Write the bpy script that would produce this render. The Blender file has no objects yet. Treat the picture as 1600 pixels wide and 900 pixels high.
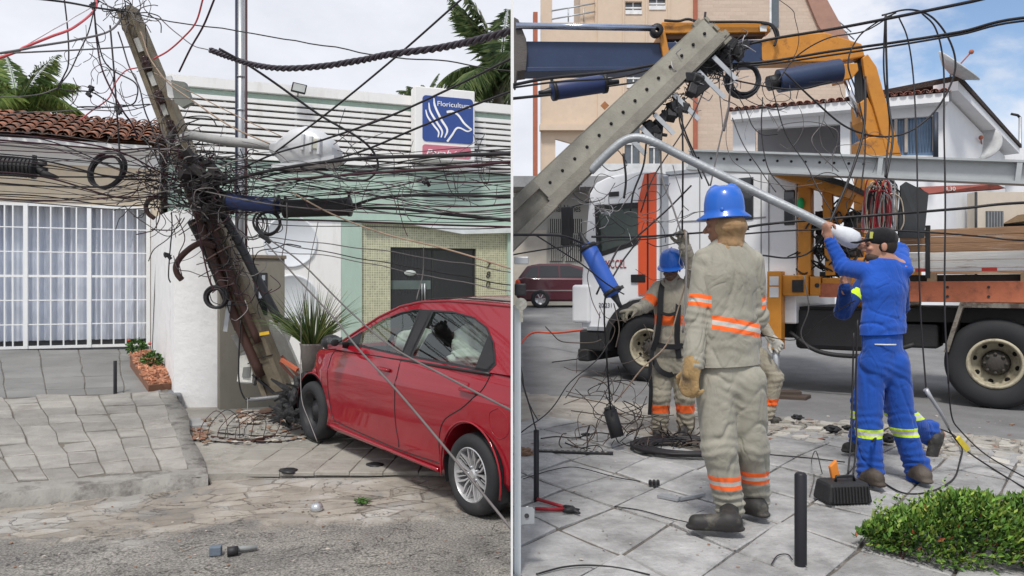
import bpy, bmesh, math, random
import numpy as np
from mathutils import Vector, Matrix, noise
from mathutils.geometry import tessellate_polygon
R = math.radians
SC = bpy.context.scene
COL = SC.collection
FL, EY = 1200.0, 1.7
# ------------------------------------------------------------- camera
cd = bpy.data.cameras.new('camera'); cam = bpy.data.objects.new('camera', cd); COL.objects.link(cam)
cd.sensor_width = 36; cd.lens = 36*FL/1600; cd.clip_start = .05; cd.clip_end = 3000
cam.location = (0, 0, EY); cam.rotation_euler = (R(90), 0, 0); SC.camera = cam
# ------------------------------------------------------------- sky and sun
SUN_EL, SUN_AZ = R(58), R(196)
w = bpy.data.worlds.new('World'); SC.world = w; w.use_nodes = True
nt = w.node_tree; nt.nodes.clear()
def N(nt, t, **k):
    n = nt.nodes.new(t)
    for a, b in k.items():
        if a == 'i':
            for x, y in b.items(): n.inputs[x].default_value = y
        else: setattr(n, a, b)
    return n
def L(nt, a, b): nt.links.new(a, b)
sky = N(nt, 'ShaderNodeTexSky', sky_type='NISHITA', sun_disc=False, sun_elevation=SUN_EL, sun_rotation=SUN_AZ)
sky.dust_density = 1.2; sky.ozone_density = 2.0
sk = N(nt, 'ShaderNodeVectorMath', operation='SCALE'); sk.inputs['Scale'].default_value = 1.15
L(nt, sky.outputs[0], sk.inputs[0])
tc = N(nt, 'ShaderNodeTexCoord')
mp = N(nt, 'ShaderNodeMapping', i={'Scale': (1, 1, 2.0), 'Location': (.35, 0.2, .1)}); L(nt, tc.outputs['Generated'], mp.inputs[0])
n1 = N(nt, 'ShaderNodeTexNoise', i={'Scale': 3.2, 'Detail': 9, 'Roughness': .55, 'Distortion': .25}); L(nt, mp.outputs[0], n1.inputs['Vector'])
sx = N(nt, 'ShaderNodeSeparateXYZ'); L(nt, tc.outputs['Generated'], sx.inputs[0])
cov = N(nt, 'ShaderNodeMapRange', i={'From Min': -.05, 'From Max': .55, 'To Min': .40, 'To Max': .0}); L(nt, sx.outputs['X'], cov.inputs[0])
ad = N(nt, 'ShaderNodeMath', operation='ADD'); L(nt, n1.outputs[0], ad.inputs[0]); L(nt, cov.outputs[0], ad.inputs[1])
rm = N(nt, 'ShaderNodeMapRange', i={'From Min': .44, 'From Max': .58}, interpolation_type='SMOOTHSTEP'); L(nt, ad.outputs[0], rm.inputs[0])
n2 = N(nt, 'ShaderNodeTexNoise', i={'Scale': 5, 'Detail': 7, 'Roughness': .6}); L(nt, mp.outputs[0], n2.inputs['Vector'])
cr = N(nt, 'ShaderNodeValToRGB'); L(nt, n2.outputs[0], cr.inputs[0])
cr.color_ramp.elements[0].position = .3; cr.color_ramp.elements[0].color = (5.5, 5.7, 6.25, 1)
cr.color_ramp.elements[1].position = .7; cr.color_ramp.elements[1].color = (6.7, 6.85, 7.35, 1)
mx = N(nt, 'ShaderNodeMix', data_type='RGBA'); L(nt, rm.outputs[0], mx.inputs[0]); L(nt, sk.outputs[0], mx.inputs[6]); L(nt, cr.outputs[0], mx.inputs[7])
bg = N(nt, 'ShaderNodeBackground', i={'Strength': .1}); L(nt, mx.outputs[2], bg.inputs[0])
wo = N(nt, 'ShaderNodeOutputWorld'); L(nt, bg.outputs[0], wo.inputs[0])
sl = bpy.data.lights.new('sun', 'SUN'); sl.energy = 2.1; sl.angle = R(10); sl.color = (1, .96, .9)
so = bpy.data.objects.new('sun', sl); COL.objects.link(so)
_d = Vector((math.sin(SUN_AZ)*math.cos(SUN_EL), math.cos(SUN_AZ)*math.cos(SUN_EL), math.sin(SUN_EL)))
so.rotation_euler = _d.to_track_quat('Z', 'Y').to_euler(); so.location = _d*30
SC.view_settings.view_transform = 'Standard'; SC.view_settings.look = 'None'
SC.view_settings.exposure = 0.5; SC.view_settings.gamma = 1
SC.render.engine = 'CYCLES'
try:
    SC.cycles.use_denoising = True; SC.cycles.max_bounces = 6; SC.cycles.transparent_max_bounces = 12
except Exception: pass

# ------------------------------------------------------------- helpers
def V(*a): return Vector(a)
def P(px, py, d): return Vector(((px-800)/FL*d, d, EY-(py-450)/FL*d))
def G(px, py, z):
    d = (EY-z)*FL/(py-450); return Vector(((px-800)/FL*d, d, z))
class Fr:
    """vertical frame: s along direction, n toward the viewer side, z up"""
    def __init__(s, ox, oy, ang, z=0):
        s.o = Vector((ox, oy, 0)); s.z = z; a = R(ang)
        s.u = Vector((math.cos(a), math.sin(a), 0)); s.v = Vector((math.sin(a), -math.cos(a), 0))
    def w(s, a, n, z): return s.o + s.u*a + s.v*n + Vector((0, 0, z+s.z))
    def sz(s, px, py, n=0):
        k = (px-800)/FL; o = s.o+s.v*n
        t = (k*o.y-o.x)/(s.u.x-k*s.u.y); d = o.y+t*s.u.y
        return t, EY-(py-450)/FL*d-s.z
W0 = Fr(0, 0, 0)
class WW:
    def w(s, a, n, z): return Vector((a, n, z))
WX = WW()
ORI = {}
MATS = {}
def dims(o): return [o]
class MB:
    def __init__(s): s.v = []; s.f = []; s.m = []; s.sm = []
    def add(s, vs, fs, m=0, smooth=False):
        b = len(s.v); s.v += [tuple(x) for x in vs]
        for f in fs: s.f.append(tuple(i+b for i in f)); s.m.append(m); s.sm.append(smooth)
    def hexa(s, p, m=0):   # 8 corners: bottom 4, top 4
        s.add(p, [(0, 3, 2, 1), (4, 5, 6, 7), (0, 1, 5, 4), (1, 2, 6, 5), (2, 3, 7, 6), (3, 0, 4, 7)], m)
    def box(s, fr, a0, a1, n0, n1, z0, z1, m=0):
        s.hexa([fr.w(a0, n0, z0), fr.w(a1, n0, z0), fr.w(a1, n1, z0), fr.w(a0, n1, z0),
                fr.w(a0, n0, z1), fr.w(a1, n0, z1), fr.w(a1, n1, z1), fr.w(a0, n1, z1)], m)
    def obox(s, c, x, y, z, m=0):  # centre and three half-axes vectors
        s.hexa([c-x-y-z, c+x-y-z, c+x+y-z, c-x+y-z, c-x-y+z, c+x-y+z, c+x+y+z, c-x+y+z], m)
    def ext(s, A, B, m=0, caps=True):   # two matching outlines
        n = len(A); b = list(A)+list(B)
        fs = [(i, (i+1) % n, n+(i+1) % n, n+i) for i in range(n)]
        if caps: fs += [tuple(range(n-1, -1, -1)), tuple(range(n, 2*n))]
        s.add(b, fs, m)
    def poly(s, fr, pts, n0, n1, m=0):  # polygon of (s,z) extruded n0..n1
        s.ext([fr.w(a, n0, z) for a, z in pts], [fr.w(a, n1, z) for a, z in pts], m)
    def tube(s, pts, r, seg=8, m=0, cap=True, smooth=True, flat=1):
        pts = [Vector(p) for p in pts]; n = len(pts)
        rs = r if isinstance(r, (list, tuple)) else [r]*n
        up = None; vs = []
        for i, p in enumerate(pts):
            t = (pts[min(i+1, n-1)]-pts[max(i-1, 0)])
            t = t.normalized() if t.length > 1e-9 else Vector((0, 0, 1))
            if up is None:
                up = Vector((0, 0, 1)) if abs(t.z) < .9 else Vector((0, 1, 0))
            x = t.cross(up)
            if x.length < 1e-5: x = t.cross(Vector((1, 0, 0)))
            x.normalize(); y = x.cross(t).normalized(); up = y
            for k in range(seg):
                a = 2*math.pi*k/seg; vs.append(p+x*(math.cos(a)*rs[i])+y*(math.sin(a)*rs[i]*flat))
        fs = [(i*seg+k, i*seg+(k+1) % seg, (i+1)*seg+(k+1) % seg, (i+1)*seg+k) for i in range(n-1) for k in range(seg)]
        s.add(vs, fs, m, smooth)
        if cap: s.add(vs[:seg], [tuple(range(seg-1, -1, -1))], m); s.add(vs[-seg:], [tuple(range(seg))], m)
    def cyl(s, a, b, r, seg=16, m=0, r2=None):
        s.tube([a, b], [r, r if r2 is None else r2], seg, m)
    def lathe(s, c, ax, prof, seg=32, m=0, smooth=True, arc=None):  # prof [(radius, height)]
        ax = Vector(ax).normalized(); x = ax.orthogonal().normalized(); y = ax.cross(x); vs = []
        for r_, h in prof:
            for k in range(seg):
                a = 2*math.pi*k/seg; vs.append(c+ax*h+x*(r_*math.cos(a))+y*(r_*math.sin(a)))
        fs = [(i*seg+k, i*seg+(k+1) % seg, (i+1)*seg+(k+1) % seg, (i+1)*seg+k) for i in range(len(prof)-1) for k in range(seg)]
        s.add(vs, fs, m, smooth)
    def ell(s, c, rad, mat=None, seg=16, m=0):
        vs = []; fs = []; h = seg//2
        mat = mat or Matrix.Identity(3)
        for i in range(h+1):
            t = math.pi*i/h
            for k in range(seg):
                a = 2*math.pi*k/seg
                vs.append(c+mat@Vector((rad[0]*math.sin(t)*math.cos(a), rad[1]*math.sin(t)*math.sin(a), rad[2]*math.cos(t))))
        fs = [(i*seg+k, (i+1)*seg+k, (i+1)*seg+(k+1) % seg, i*seg+(k+1) % seg) for i in range(h) for k in range(seg)]
        s.add(vs, fs, m, True)
    def build(s, name, mats, parent=None, origin=None, bevel=0, autosm=False, clip=None, recalc=True, weld=True):
        if not isinstance(mats, (list, tuple)): mats = [mats]
        if parent is not None: o0 = ORI[parent.name]
        elif origin is not None: o0 = Vector(origin)
        else:
            a = np.array(s.v); o0 = Vector(((a[:, 0].min()+a[:, 0].max())/2, (a[:, 1].min()+a[:, 1].max())/2, a[:, 2].min()))
        me = bpy.data.meshes.new(name); me.from_pydata([tuple(Vector(p)-o0) for p in s.v], [], s.f)
        for mt in mats: me.materials.append(mt)
        me.polygons.foreach_set('material_index', s.m); me.polygons.foreach_set('use_smooth', s.sm)
        bm = bmesh.new(); bm.from_mesh(me)
        if weld: bmesh.ops.remove_doubles(bm, verts=bm.verts, dist=1e-5)
        if recalc: bmesh.ops.recalc_face_normals(bm, faces=bm.faces)
        if clip: clipbm(bm, clip, o0)
        bm.to_mesh(me); bm.free()
        if autosm:
            for p in me.polygons: p.use_smooth = True
            me.set_sharp_from_angle(angle=R(autosm if autosm is not True else 35))
        ob = bpy.data.objects.new(name, me); COL.objects.link(ob)
        ORI[ob.name] = o0
        if parent is not None: ob.parent = parent
        else: ob.location = o0
        if bevel:
            b = ob.modifiers.new('b', 'BEVEL'); b.width = bevel; b.segments = 2; b.limit_method = 'ANGLE'; b.angle_limit = R(40)
        return ob
def clipbm(bm, side, o0, x=.007):
    # cut at the partition: keep X<-x (side -1) or X>x (side 1)
    bmesh.ops.bisect_plane(bm, geom=bm.verts[:]+bm.edges[:]+bm.faces[:], plane_co=Vector((side*x, 0, 0))-o0,
                           plane_no=Vector((-side, 0, 0)), clear_outer=True, clear_inner=False)
def empty(name, loc, label, cat, group=None):
    o = bpy.data.objects.new(name, None); COL.objects.link(o); o.location = loc; o.empty_display_size = .1
    ORI[o.name] = Vector(loc); return tag(o, label, cat, group)
def tag(o, label=None, cat=None, group=None, kind=None):
    if label: o['label'] = label
    if cat: o['category'] = cat
    if group: o['group'] = group
    if kind: o['kind'] = kind
    return o
def struct(o): o['kind'] = 'structure'; return o
def cr_spline(pts, n=8):
    pts = [Vector(p) for p in pts]
    if len(pts) < 3:
        return [pts[0].lerp(pts[-1], i/n) for i in range(n+1)]
    q = [pts[0]*2-pts[1]]+pts+[pts[-1]*2-pts[-2]]; out = []
    for i in range(1, len(q)-2):
        a, b, c, d = q[i-1:i+3]
        for k in range(n):
            t = k/n
            out.append(.5*((2*b)+(c-a)*t+(2*a-5*b+4*c-d)*t*t+(3*b-a-3*c+d)*t**3))
    out.append(pts[-1]); return out
# ------------------------------------------------------------- materials
def mat_base(name):
    m = bpy.data.materials.new(name); m.use_nodes = True; t = m.node_tree
    return m, t, t.nodes['Principled BSDF']
def c4(c, k=1): return (min(1, c[0]*k), min(1, c[1]*k), min(1, c[2]*k), 1)
def pm(name, col, rough=.65, metal=0, var=.18, vs=3.0, bump=.15, bs=50, bd=.01, col2=None, thr=(.55, .68), s2=2.5, st=(1, 1, 1), spec=.4, coat=0, island=0, trans=0, alpha=1):
    if name in MATS: return MATS[name]
    m, t, b = mat_base(name); MATS[name] = m
    tc = N(t, 'ShaderNodeTexCoord'); mp = N(t, 'ShaderNodeMapping', i={'Scale': st}); L(t, tc.outputs['Object'], mp.inputs[0])
    n1 = N(t, 'ShaderNodeTexNoise', i={'Scale': vs, 'Detail': 8, 'Roughness': .65}); L(t, mp.outputs[0], n1.inputs['Vector'])
    mr = N(t, 'ShaderNodeMapRange', i={'From Min': .3, 'From Max': .7}); L(t, n1.outputs[0], mr.inputs[0])
    mx = N(t, 'ShaderNodeMix', data_type='RGBA'); L(t, mr.outputs[0], mx.inputs[0])
    mx.inputs[6].default_value = c4(col, 1-var); mx.inputs[7].default_value = c4(col, 1+var)
    out = mx.outputs[2]
    if island:
        gi = N(t, 'ShaderNodeNewGeometry'); ir = N(t, 'ShaderNodeMapRange', i={'To Min': 1-island, 'To Max': 1+island}); L(t, gi.outputs['Random Per Island'], ir.inputs[0])
        vm = N(t, 'ShaderNodeVectorMath', operation='SCALE'); L(t, out, vm.inputs[0]); L(t, ir.outputs[0], vm.inputs['Scale']); out = vm.outputs[0]
    if col2:
        n2 = N(t, 'ShaderNodeTexNoise', i={'Scale': s2, 'Detail': 10, 'Roughness': .7}); L(t, mp.outputs[0], n2.inputs['Vector'])
        m2 = N(t, 'ShaderNodeMapRange', i={'From Min': thr[0], 'From Max': thr[1]}); L(t, n2.outputs[0], m2.inputs[0])
        x2 = N(t, 'ShaderNodeMix', data_type='RGBA'); L(t, m2.outputs[0], x2.inputs[0]); L(t, out, x2.inputs[6]); x2.inputs[7].default_value = c4(col2)
        out = x2.outputs[2]
    L(t, out, b.inputs['Base Color'])
    b.inputs['Roughness'].default_value = rough; b.inputs['Metallic'].default_value = metal
    b.inputs['Specular IOR Level'].default_value = spec; b.inputs['Coat Weight'].default_value = coat; b.inputs['Coat Roughness'].default_value = .04
    b.inputs['Transmission Weight'].default_value = trans; b.inputs['Alpha'].default_value = alpha
    if bump:
        n3 = N(t, 'ShaderNodeTexNoise', i={'Scale': bs, 'Detail': 6, 'Roughness': .6}); L(t, mp.outputs[0], n3.inputs['Vector'])
        bp = N(t, 'ShaderNodeBump', i={'Strength': min(1, bump*3), 'Distance': bd}); L(t, n3.outputs[0], bp.inputs['Height']); L(t, bp.outputs[0], b.inputs['Normal'])
    return m
def plain(name, col, rough=.5, metal=0, **k): return pm(name, col, rough, metal, bump=0, **k)
black_plastic = plain('black_plastic', (.012, .012, .014), .45)
rubber = pm('rubber', (.022, .023, .026), .75, bump=.1, bs=80, bd=.003, col2=(.06, .055, .05), thr=(.55, .8))
cable_black = plain('cable_black', (.016, .014, .016), .5)
cable_grey = plain('cable_grey', (.13, .12, .12), .6)
galv = pm('galvanised', (.42, .44, .46), .45, .55, var=.15, bump=.04, bs=30)
dark_metal = pm('dark_metal', (.03, .03, .033), .5, .3, col2=(.08, .05, .035), thr=(.6, .8))
concrete_pole = pm('concrete_pole', (.27, .25, .205), .9, vs=5, bump=.3, bs=90, bd=.006, col2=(.15, .135, .11), thr=(.5, .75), s2=4)
brown_conduit = pm('brown_conduit', (.06, .028, .022), .6, bump=.08, bs=30)
orange_paint = pm('orange_paint', (.52, .215, .03), .5, var=.15, bump=.06, bs=25, col2=(.16, .07, .03), thr=(.56, .72), s2=5)
navy_paint = pm('navy_paint', (.022, .04, .095), .4, var=.15, bump=.05, bs=20, col2=(.06, .07, .09), thr=(.6, .8), s2=4)
white_paint = pm('white_paint', (.74, .74, .74), .45, var=.04, bump=.02, bs=20, col2=(.5, .48, .45), thr=(.6, .85), s2=3)
glass_dark = plain('glass_dark', (.012, .014, .017), .05, var=.05, spec=.8)
# ------------------------------------------------------------- ground materials
def brick_mat(name, ang, bw, bh, col, mort, ms=.02, rough=.8, off=.5, flat=False, var=.15, bump=.3, squash=1, dist=0.0, loc=(0,0,0)):
    m, t, b = mat_base(name)
    tc = N(t, 'ShaderNodeTexCoord'); mp = N(t, 'ShaderNodeMapping', i={'Rotation': (0, 0, -R(ang)), 'Location': loc}); L(t, tc.outputs['Object'], mp.inputs[0])
    vec = mp.outputs[0]
    if not flat:
        sp = N(t, 'ShaderNodeSeparateXYZ'); L(t, vec, sp.inputs[0]); cb = N(t, 'ShaderNodeCombineXYZ'); L(t, sp.outputs[0], cb.inputs[0]); L(t, sp.outputs[2], cb.inputs[1]); vec = cb.outputs[0]
    if dist:
        nz = N(t, 'ShaderNodeTexNoise', i={'Scale': 3, 'Detail': 5}); L(t, vec, nz.inputs['Vector'])
        sc = N(t, 'ShaderNodeVectorMath', operation='SCALE'); sc.inputs['Scale'].default_value = dist; L(t, nz.outputs[1], sc.inputs[0])
        ad = N(t, 'ShaderNodeVectorMath', operation='ADD'); L(t, vec, ad.inputs[0]); L(t, sc.outputs[0], ad.inputs[1]); vec = ad.outputs[0]
    br = N(t, 'ShaderNodeTexBrick', i={'Scale': 1, 'Brick Width': bw, 'Row Height': bh, 'Mortar Size': ms, 'Mortar Smooth': .2, 'Color1': c4(col, 1-var), 'Color2': c4(col, 1+var), 'Mortar': c4(mort)})
    br.offset = off; L(t, vec, br.inputs['Vector'])
    n1 = N(t, 'ShaderNodeTexNoise', i={'Scale': 9, 'Detail': 8, 'Roughness': .7}); L(t, vec, n1.inputs['Vector'])
    mr = N(t, 'ShaderNodeMapRange', i={'From Min': .3, 'From Max': .7, 'To Min': 1-var, 'To Max': 1+var}); L(t, n1.outputs[0], mr.inputs[0])
    vm = N(t, 'ShaderNodeVectorMath', operation='SCALE'); L(t, br.outputs[0], vm.inputs[0]); L(t, mr.outputs[0], vm.inputs['Scale'])
    L(t, vm.outputs[0], b.inputs['Base Color']); b.inputs['Roughness'].default_value = rough
    iv = N(t, 'ShaderNodeMath', operation='MULTIPLY_ADD', i={1: -1.0, 2: 1.0}); L(t, br.outputs[1], iv.inputs[0])
    ad2 = N(t, 'ShaderNodeMath', operation='MULTIPLY_ADD', i={1: .4}); L(t, n1.outputs[0], ad2.inputs[0]); L(t, iv.outputs[0], ad2.inputs[2])
    bp = N(t, 'ShaderNodeBump', i={'Strength': bump, 'Distance': .02}); L(t, ad2.outputs[0], bp.inputs['Height']); L(t, bp.outputs[0], b.inputs['Normal'])
    return m
def road_mat(name, kx, ky, kang, band, asph, cem, seed=0):
    """asphalt with a strip of old setts and cement next to the kerb line through (kx,ky)"""
    m, t, b = mat_base(name); b.inputs['Roughness'].default_value = .9; b.inputs['Specular IOR Level'].default_value = .25
    tc = N(t, 'ShaderNodeTexCoord')
    m0 = N(t, 'ShaderNodeMapping', i={'Location': (-kx, -ky, 0)}); L(t, tc.outputs['Object'], m0.inputs[0])
    m1 = N(t, 'ShaderNodeMapping', i={'Rotation': (0, 0, -R(kang))}); L(t, m0.outputs[0], m1.inputs[0])
    sp = N(t, 'ShaderNodeSeparateXYZ'); L(t, m1.outputs[0], sp.inputs[0])
    # big wobble
    nb = N(t, 'ShaderNodeTexNoise', i={'Scale': 1.7, 'Detail': 7, 'Roughness': .65}); L(t, tc.outputs['Object'], nb.inputs['Vector'])
    ns = N(t, 'ShaderNodeTexNoise', i={'Scale': 60, 'Detail': 6, 'Roughness': .75}); L(t, tc.outputs['Object'], ns.inputs['Vector'])
    vg = N(t, 'ShaderNodeTexVoronoi', i={'Scale': 95}); L(t, tc.outputs['Object'], vg.inputs['Vector'])
    # setts
    nz = N(t, 'ShaderNodeVectorMath', operation='SCALE'); nz.inputs['Scale'].default_value = .16; L(t, nb.outputs[1], nz.inputs[0])
    ad = N(t, 'ShaderNodeVectorMath', operation='ADD'); L(t, m1.outputs[0], ad.inputs[0]); L(t, nz.outputs[0], ad.inputs[1])
    vr = N(t, 'ShaderNodeTexVoronoi', feature='DISTANCE_TO_EDGE', i={'Scale': 4.6, 'Randomness': .75}); 
    mpv = N(t, 'ShaderNodeMapping', i={'Scale': (.75, 1.35, 1)}); L(t, ad.outputs[0], mpv.inputs[0]); L(t, mpv.outputs[0], vr.inputs['Vector'])
    vc = N(t, 'ShaderNodeTexVoronoi', i={'Scale': 4.6, 'Randomness': .75}); L(t, mpv.outputs[0], vc.inputs['Vector'])
    je = N(t, 'ShaderNodeMapRange', i={'From Min': .0, 'From Max': .055}); L(t, vr.outputs[0], je.inputs[0])
    # where joints are filled with cement
    nf = N(t, 'ShaderNodeTexNoise', i={'Scale': 1.1, 'Detail': 4}); L(t, m1.outputs[0], nf.inputs['Vector'])
    fl = N(t, 'ShaderNodeMapRange', i={'From Min': .40, 'From Max': .60, 'To Min': .3, 'To Max': 1}); L(t, nf.outputs[0], fl.inputs[0])
    j2 = N(t, 'ShaderNodeMath', operation='MAXIMUM'); L(t, je.outputs[0], j2.inputs[0]); L(t, fl.outputs[0], j2.inputs[1])
    cr = N(t, 'ShaderNodeValToRGB'); L(t, nb.outputs[0], cr.inputs[0])
    e = cr.color_ramp.elements; e[0].position = .34; e[0].color = c4(cem, .58); e[1].position = .62; e[1].color = c4(cem, 1.05)
    x = e.new(.48); x.color = c4((cem[0]*1.0, cem[1]*.93, cem[2]*.84), .85)
    # sett tint
    ss = N(t, 'ShaderNodeSeparateColor'); L(t, vc.outputs['Color'], ss.inputs[0])
    tr = N(t, 'ShaderNodeMapRange', i={'To Min': .8, 'To Max': 1.2}); L(t, ss.outputs[0], tr.inputs[0])
    v1 = N(t, 'ShaderNodeVectorMath', operation='SCALE'); L(t, cr.outputs[0], v1.inputs[0]); L(t, tr.outputs[0], v1.inputs['Scale'])
    mj = N(t, 'ShaderNodeMix', data_type='RGBA'); L(t, j2.outputs[0], mj.inputs[0]); mj.inputs[6].default_value = c4((.15, .13, .11)); L(t, v1.outputs[0], mj.inputs[7])
    # asphalt
    ar = N(t, 'ShaderNodeValToRGB'); L(t, ns.outputs[0], ar.inputs[0]); e = ar.color_ramp.elements
    e[0].position = .38; e[0].color = c4(asph, .4); e[1].position = .66; e[1].color = c4(asph, 1.9)
    am = N(t, 'ShaderNodeMix', data_type='RGBA', blend_type='MULTIPLY'); am.inputs[0].default_value = .8; L(t, ar.outputs[0], am.inputs[6])
    a2 = N(t, 'ShaderNodeValToRGB'); L(t, nb.outputs[0], a2.inputs[0]); e = a2.color_ramp.elements; e[0].position = .35; e[0].color = (.55, .54, .53, 1); e[1].position = .6; e[1].color = (1.0, .97, .92, 1); L(t, a2.outputs[0], am.inputs[7])
    # cracks
    nq = N(t, 'ShaderNodeTexNoise', i={'Scale': 2.0, 'Detail': 8, 'Roughness': .6, 'Distortion': .6}); mq = N(t, 'ShaderNodeMapping', i={'Scale': (.8, 1.25, 1)}); L(t, m1.outputs[0], mq.inputs[0]); L(t, mq.outputs[0], nq.inputs['Vector'])
    q1 = N(t, 'ShaderNodeMath', operation='SUBTRACT', i={1: .5}); L(t, nq.outputs[0], q1.inputs[0]); q2 = N(t, 'ShaderNodeMath', operation='ABSOLUTE'); L(t, q1.outputs[0], q2.inputs[0])
    q3 = N(t, 'ShaderNodeMapRange', i={'From Min': .0, 'From Max': .006, 'To Min': .5}); L(t, q2.outputs[0], q3.inputs[0])
    # border between the two
    bo = N(t, 'ShaderNodeMath', operation='MULTIPLY_ADD', i={1: 1.3}); L(t, nb.outputs[0], bo.inputs[0]); L(t, sp.outputs[1], bo.inputs[2])
    bm_ = N(t, 'ShaderNodeMapRange', i={'From Min': -band+.45, 'From Max': -band+.75}); L(t, bo.outputs[0], bm_.inputs[0])
    fin = N(t, 'ShaderNodeMix', data_type='RGBA'); L(t, bm_.outputs[0], fin.inputs[0]); L(t, am.outputs[2], fin.inputs[6]); L(t, mj.outputs[2], fin.inputs[7])
    f2 = N(t, 'ShaderNodeVectorMath', operation='SCALE'); L(t, fin.outputs[2], f2.inputs[0]); L(t, q3.outputs[0], f2.inputs['Scale'])
    L(t, f2.outputs[0], b.inputs['Base Color'])
    h1 = N(t, 'ShaderNodeMath', operation='MULTIPLY'); L(t, j2.outputs[0], h1.inputs[0]); L(t, bm_.outputs[0], h1.inputs[1])
    h2 = N(t, 'ShaderNodeMath', operation='MULTIPLY_ADD', i={1: .5}); L(t, ns.outputs[0], h2.inputs[0]); L(t, h1.outputs[0], h2.inputs[2])
    h3 = N(t, 'ShaderNodeMath', operation='MULTIPLY_ADD', i={1: 1.2}); L(t, nb.outputs[0], h3.inputs[0]); L(t, h2.outputs[0], h3.inputs[2])
    h4 = N(t, 'ShaderNodeMath', operation='ADD'); L(t, h3.outputs[0], h4.inputs[0]); L(t, q3.outputs[0], h4.inputs[1])
    bp = N(t, 'ShaderNodeBump', i={'Strength': .75, 'Distance': .03}); L(t, h4.outputs[0], bp.inputs['Height']); L(t, bp.outputs[0], b.inputs['Normal'])
    return m
def sheet(name, fn, nx, ny, mt, clip=None):
    mb = MB(); vs = [fn(i/nx, j/ny) for j in range(ny+1) for i in range(nx+1)]
    mb.add(vs, [(j*(nx+1)+i, j*(nx+1)+i+1, (j+1)*(nx+1)+i+1, (j+1)*(nx+1)+i) for j in range(ny) for i in range(nx)], 0, True)
    return mb.build(name, mt, origin=(0, 0, 0), clip=clip)
def pavers(name, fn, nu, nv, mt, gap=.016, jit=.05, seed=1, ok=None, thick=.03, zj=.006, lat=None, aspect=(1, 1), parent=None, clip=None, stagger=None):
    """slabs laid in (u,v) cells; fn maps cell coordinates to the ground"""
    rnd = random.Random(seed); mb = MB(); Jt = {}
    def J(i, j):
        if (i, j) not in Jt: Jt[i, j] = (rnd.uniform(-jit, jit), rnd.uniform(-jit, jit))
        return Jt[i, j]
    for j in range(nv):
        for i in range(nu):
            cs = []
            for a, b_ in ((0, 0), (1, 0), (1, 1), (0, 1)):
                q = J(i+a, j+b_); du = 0
                if stagger: du = stagger[i % len(stagger)]
                cs.append((i+a+q[0], j+b_+q[1]+du))
            cu = sum(c[0] for c in cs)/4; cv = sum(c[1] for c in cs)/4
            c3 = fn(cu, cv)
            if ok and not ok(c3): continue
            ring = []
            for k in range(4):
                p, q = cs[k], cs[(k+1) % 4]
                for s_ in (0, .2, .4, .6, .8):
                    uu = p[0]+(q[0]-p[0])*s_; vv = p[1]+(q[1]-p[1])*s_
                    cut = .0
                    nn = noise.noise(Vector((uu*7+seed, vv*7, 0)))*.014
                    g = gap+ (.5*gap if s_ == 0 else 0)+nn*.8
                    dx, dy = uu-cu, vv-cv; l = math.hypot(dx, dy)
                    ring.append((uu-dx/l*g*1.3, vv-dy/l*g*1.3))
            dz = rnd.uniform(-zj, zj); tx = rnd.uniform(-zj, zj); ty = rnd.uniform(-zj, zj)
            def T(uv, sc, z):
                u, v_ = cu+(uv[0]-cu)*sc, cv+(uv[1]-cv)*sc
                p = fn(u, v_); return p+Vector((0, 0, z+dz+tx*(u-cu)*2+ty*(v_-cv)*2))
            n = len(ring)
            vs = [T(r_, 1.0, -thick) for r_ in ring]+[T(r_, .995, -.006) for r_ in ring]+[T(r_, .955, .0) for r_ in ring]+[T((cu, cv), 1, .002)]
            fs = []
            for k in range(n):
                k2 = (k+1) % n
                fs += [(k, k2, n+k2, n+k), (n+k, n+k2, 2*n+k2, 2*n+k), (2*n+k, 2*n+k2, 3*n)]
            mb.add(vs, fs, 0, True)
    return mb.build(name, mt, origin=(0, 0, 0), autosm=25, clip=clip, weld=False) if parent is None else mb.build(name, mt, parent, autosm=25)
kerb_A = Vector((-4.18, 6.28, 0)); kang = 25.9
m_road_l = road_mat('left_road_surface', kerb_A.x, kerb_A.y, kang*.55, 1.35, (.25, .242, .23), (.37, .357, .335))
m_road_r = road_mat('right_road_surface', 4.7, 7.0, -35, -2, (.15, .155, .165), (.3, .3, .3))
m_base = pm('earth', (.2, .18, .15), .95)
mb = MB(); mb.add([(-1500, -60, -.3), (1500, -60, -.3), (1500, 2500, -.3), (-1500, 2500, -.3)], [(0, 1, 2, 3)])
struct(mb.build('ground', m_base, origin=(0, 0, 0)))
def smooth(x): x = max(0, min(1, x)); return x*x*(3-2*x)
def lrz(x, y):
    yk = min(6.28+.486*(x+4.18), 6.85); r_ = max(0, 1-max(0, yk-y)/.7) if y > 3 else 0
    return .035*r_*r_*(3-2*r_)+.010*noise.noise(Vector((x*1.3, y*1.3, 0)))+.004*noise.noise(Vector((x*5, y*5, 1)))
def fn(u, v):
    x = -26+26*(1-(1-u)**1.6) if False else -26*(1-u)**1.8; y = -4+24*v
    return Vector((x, y, lrz(x, y)))
struct(sheet('left_road', fn, 90, 120, m_road_l, clip=-1))
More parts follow.
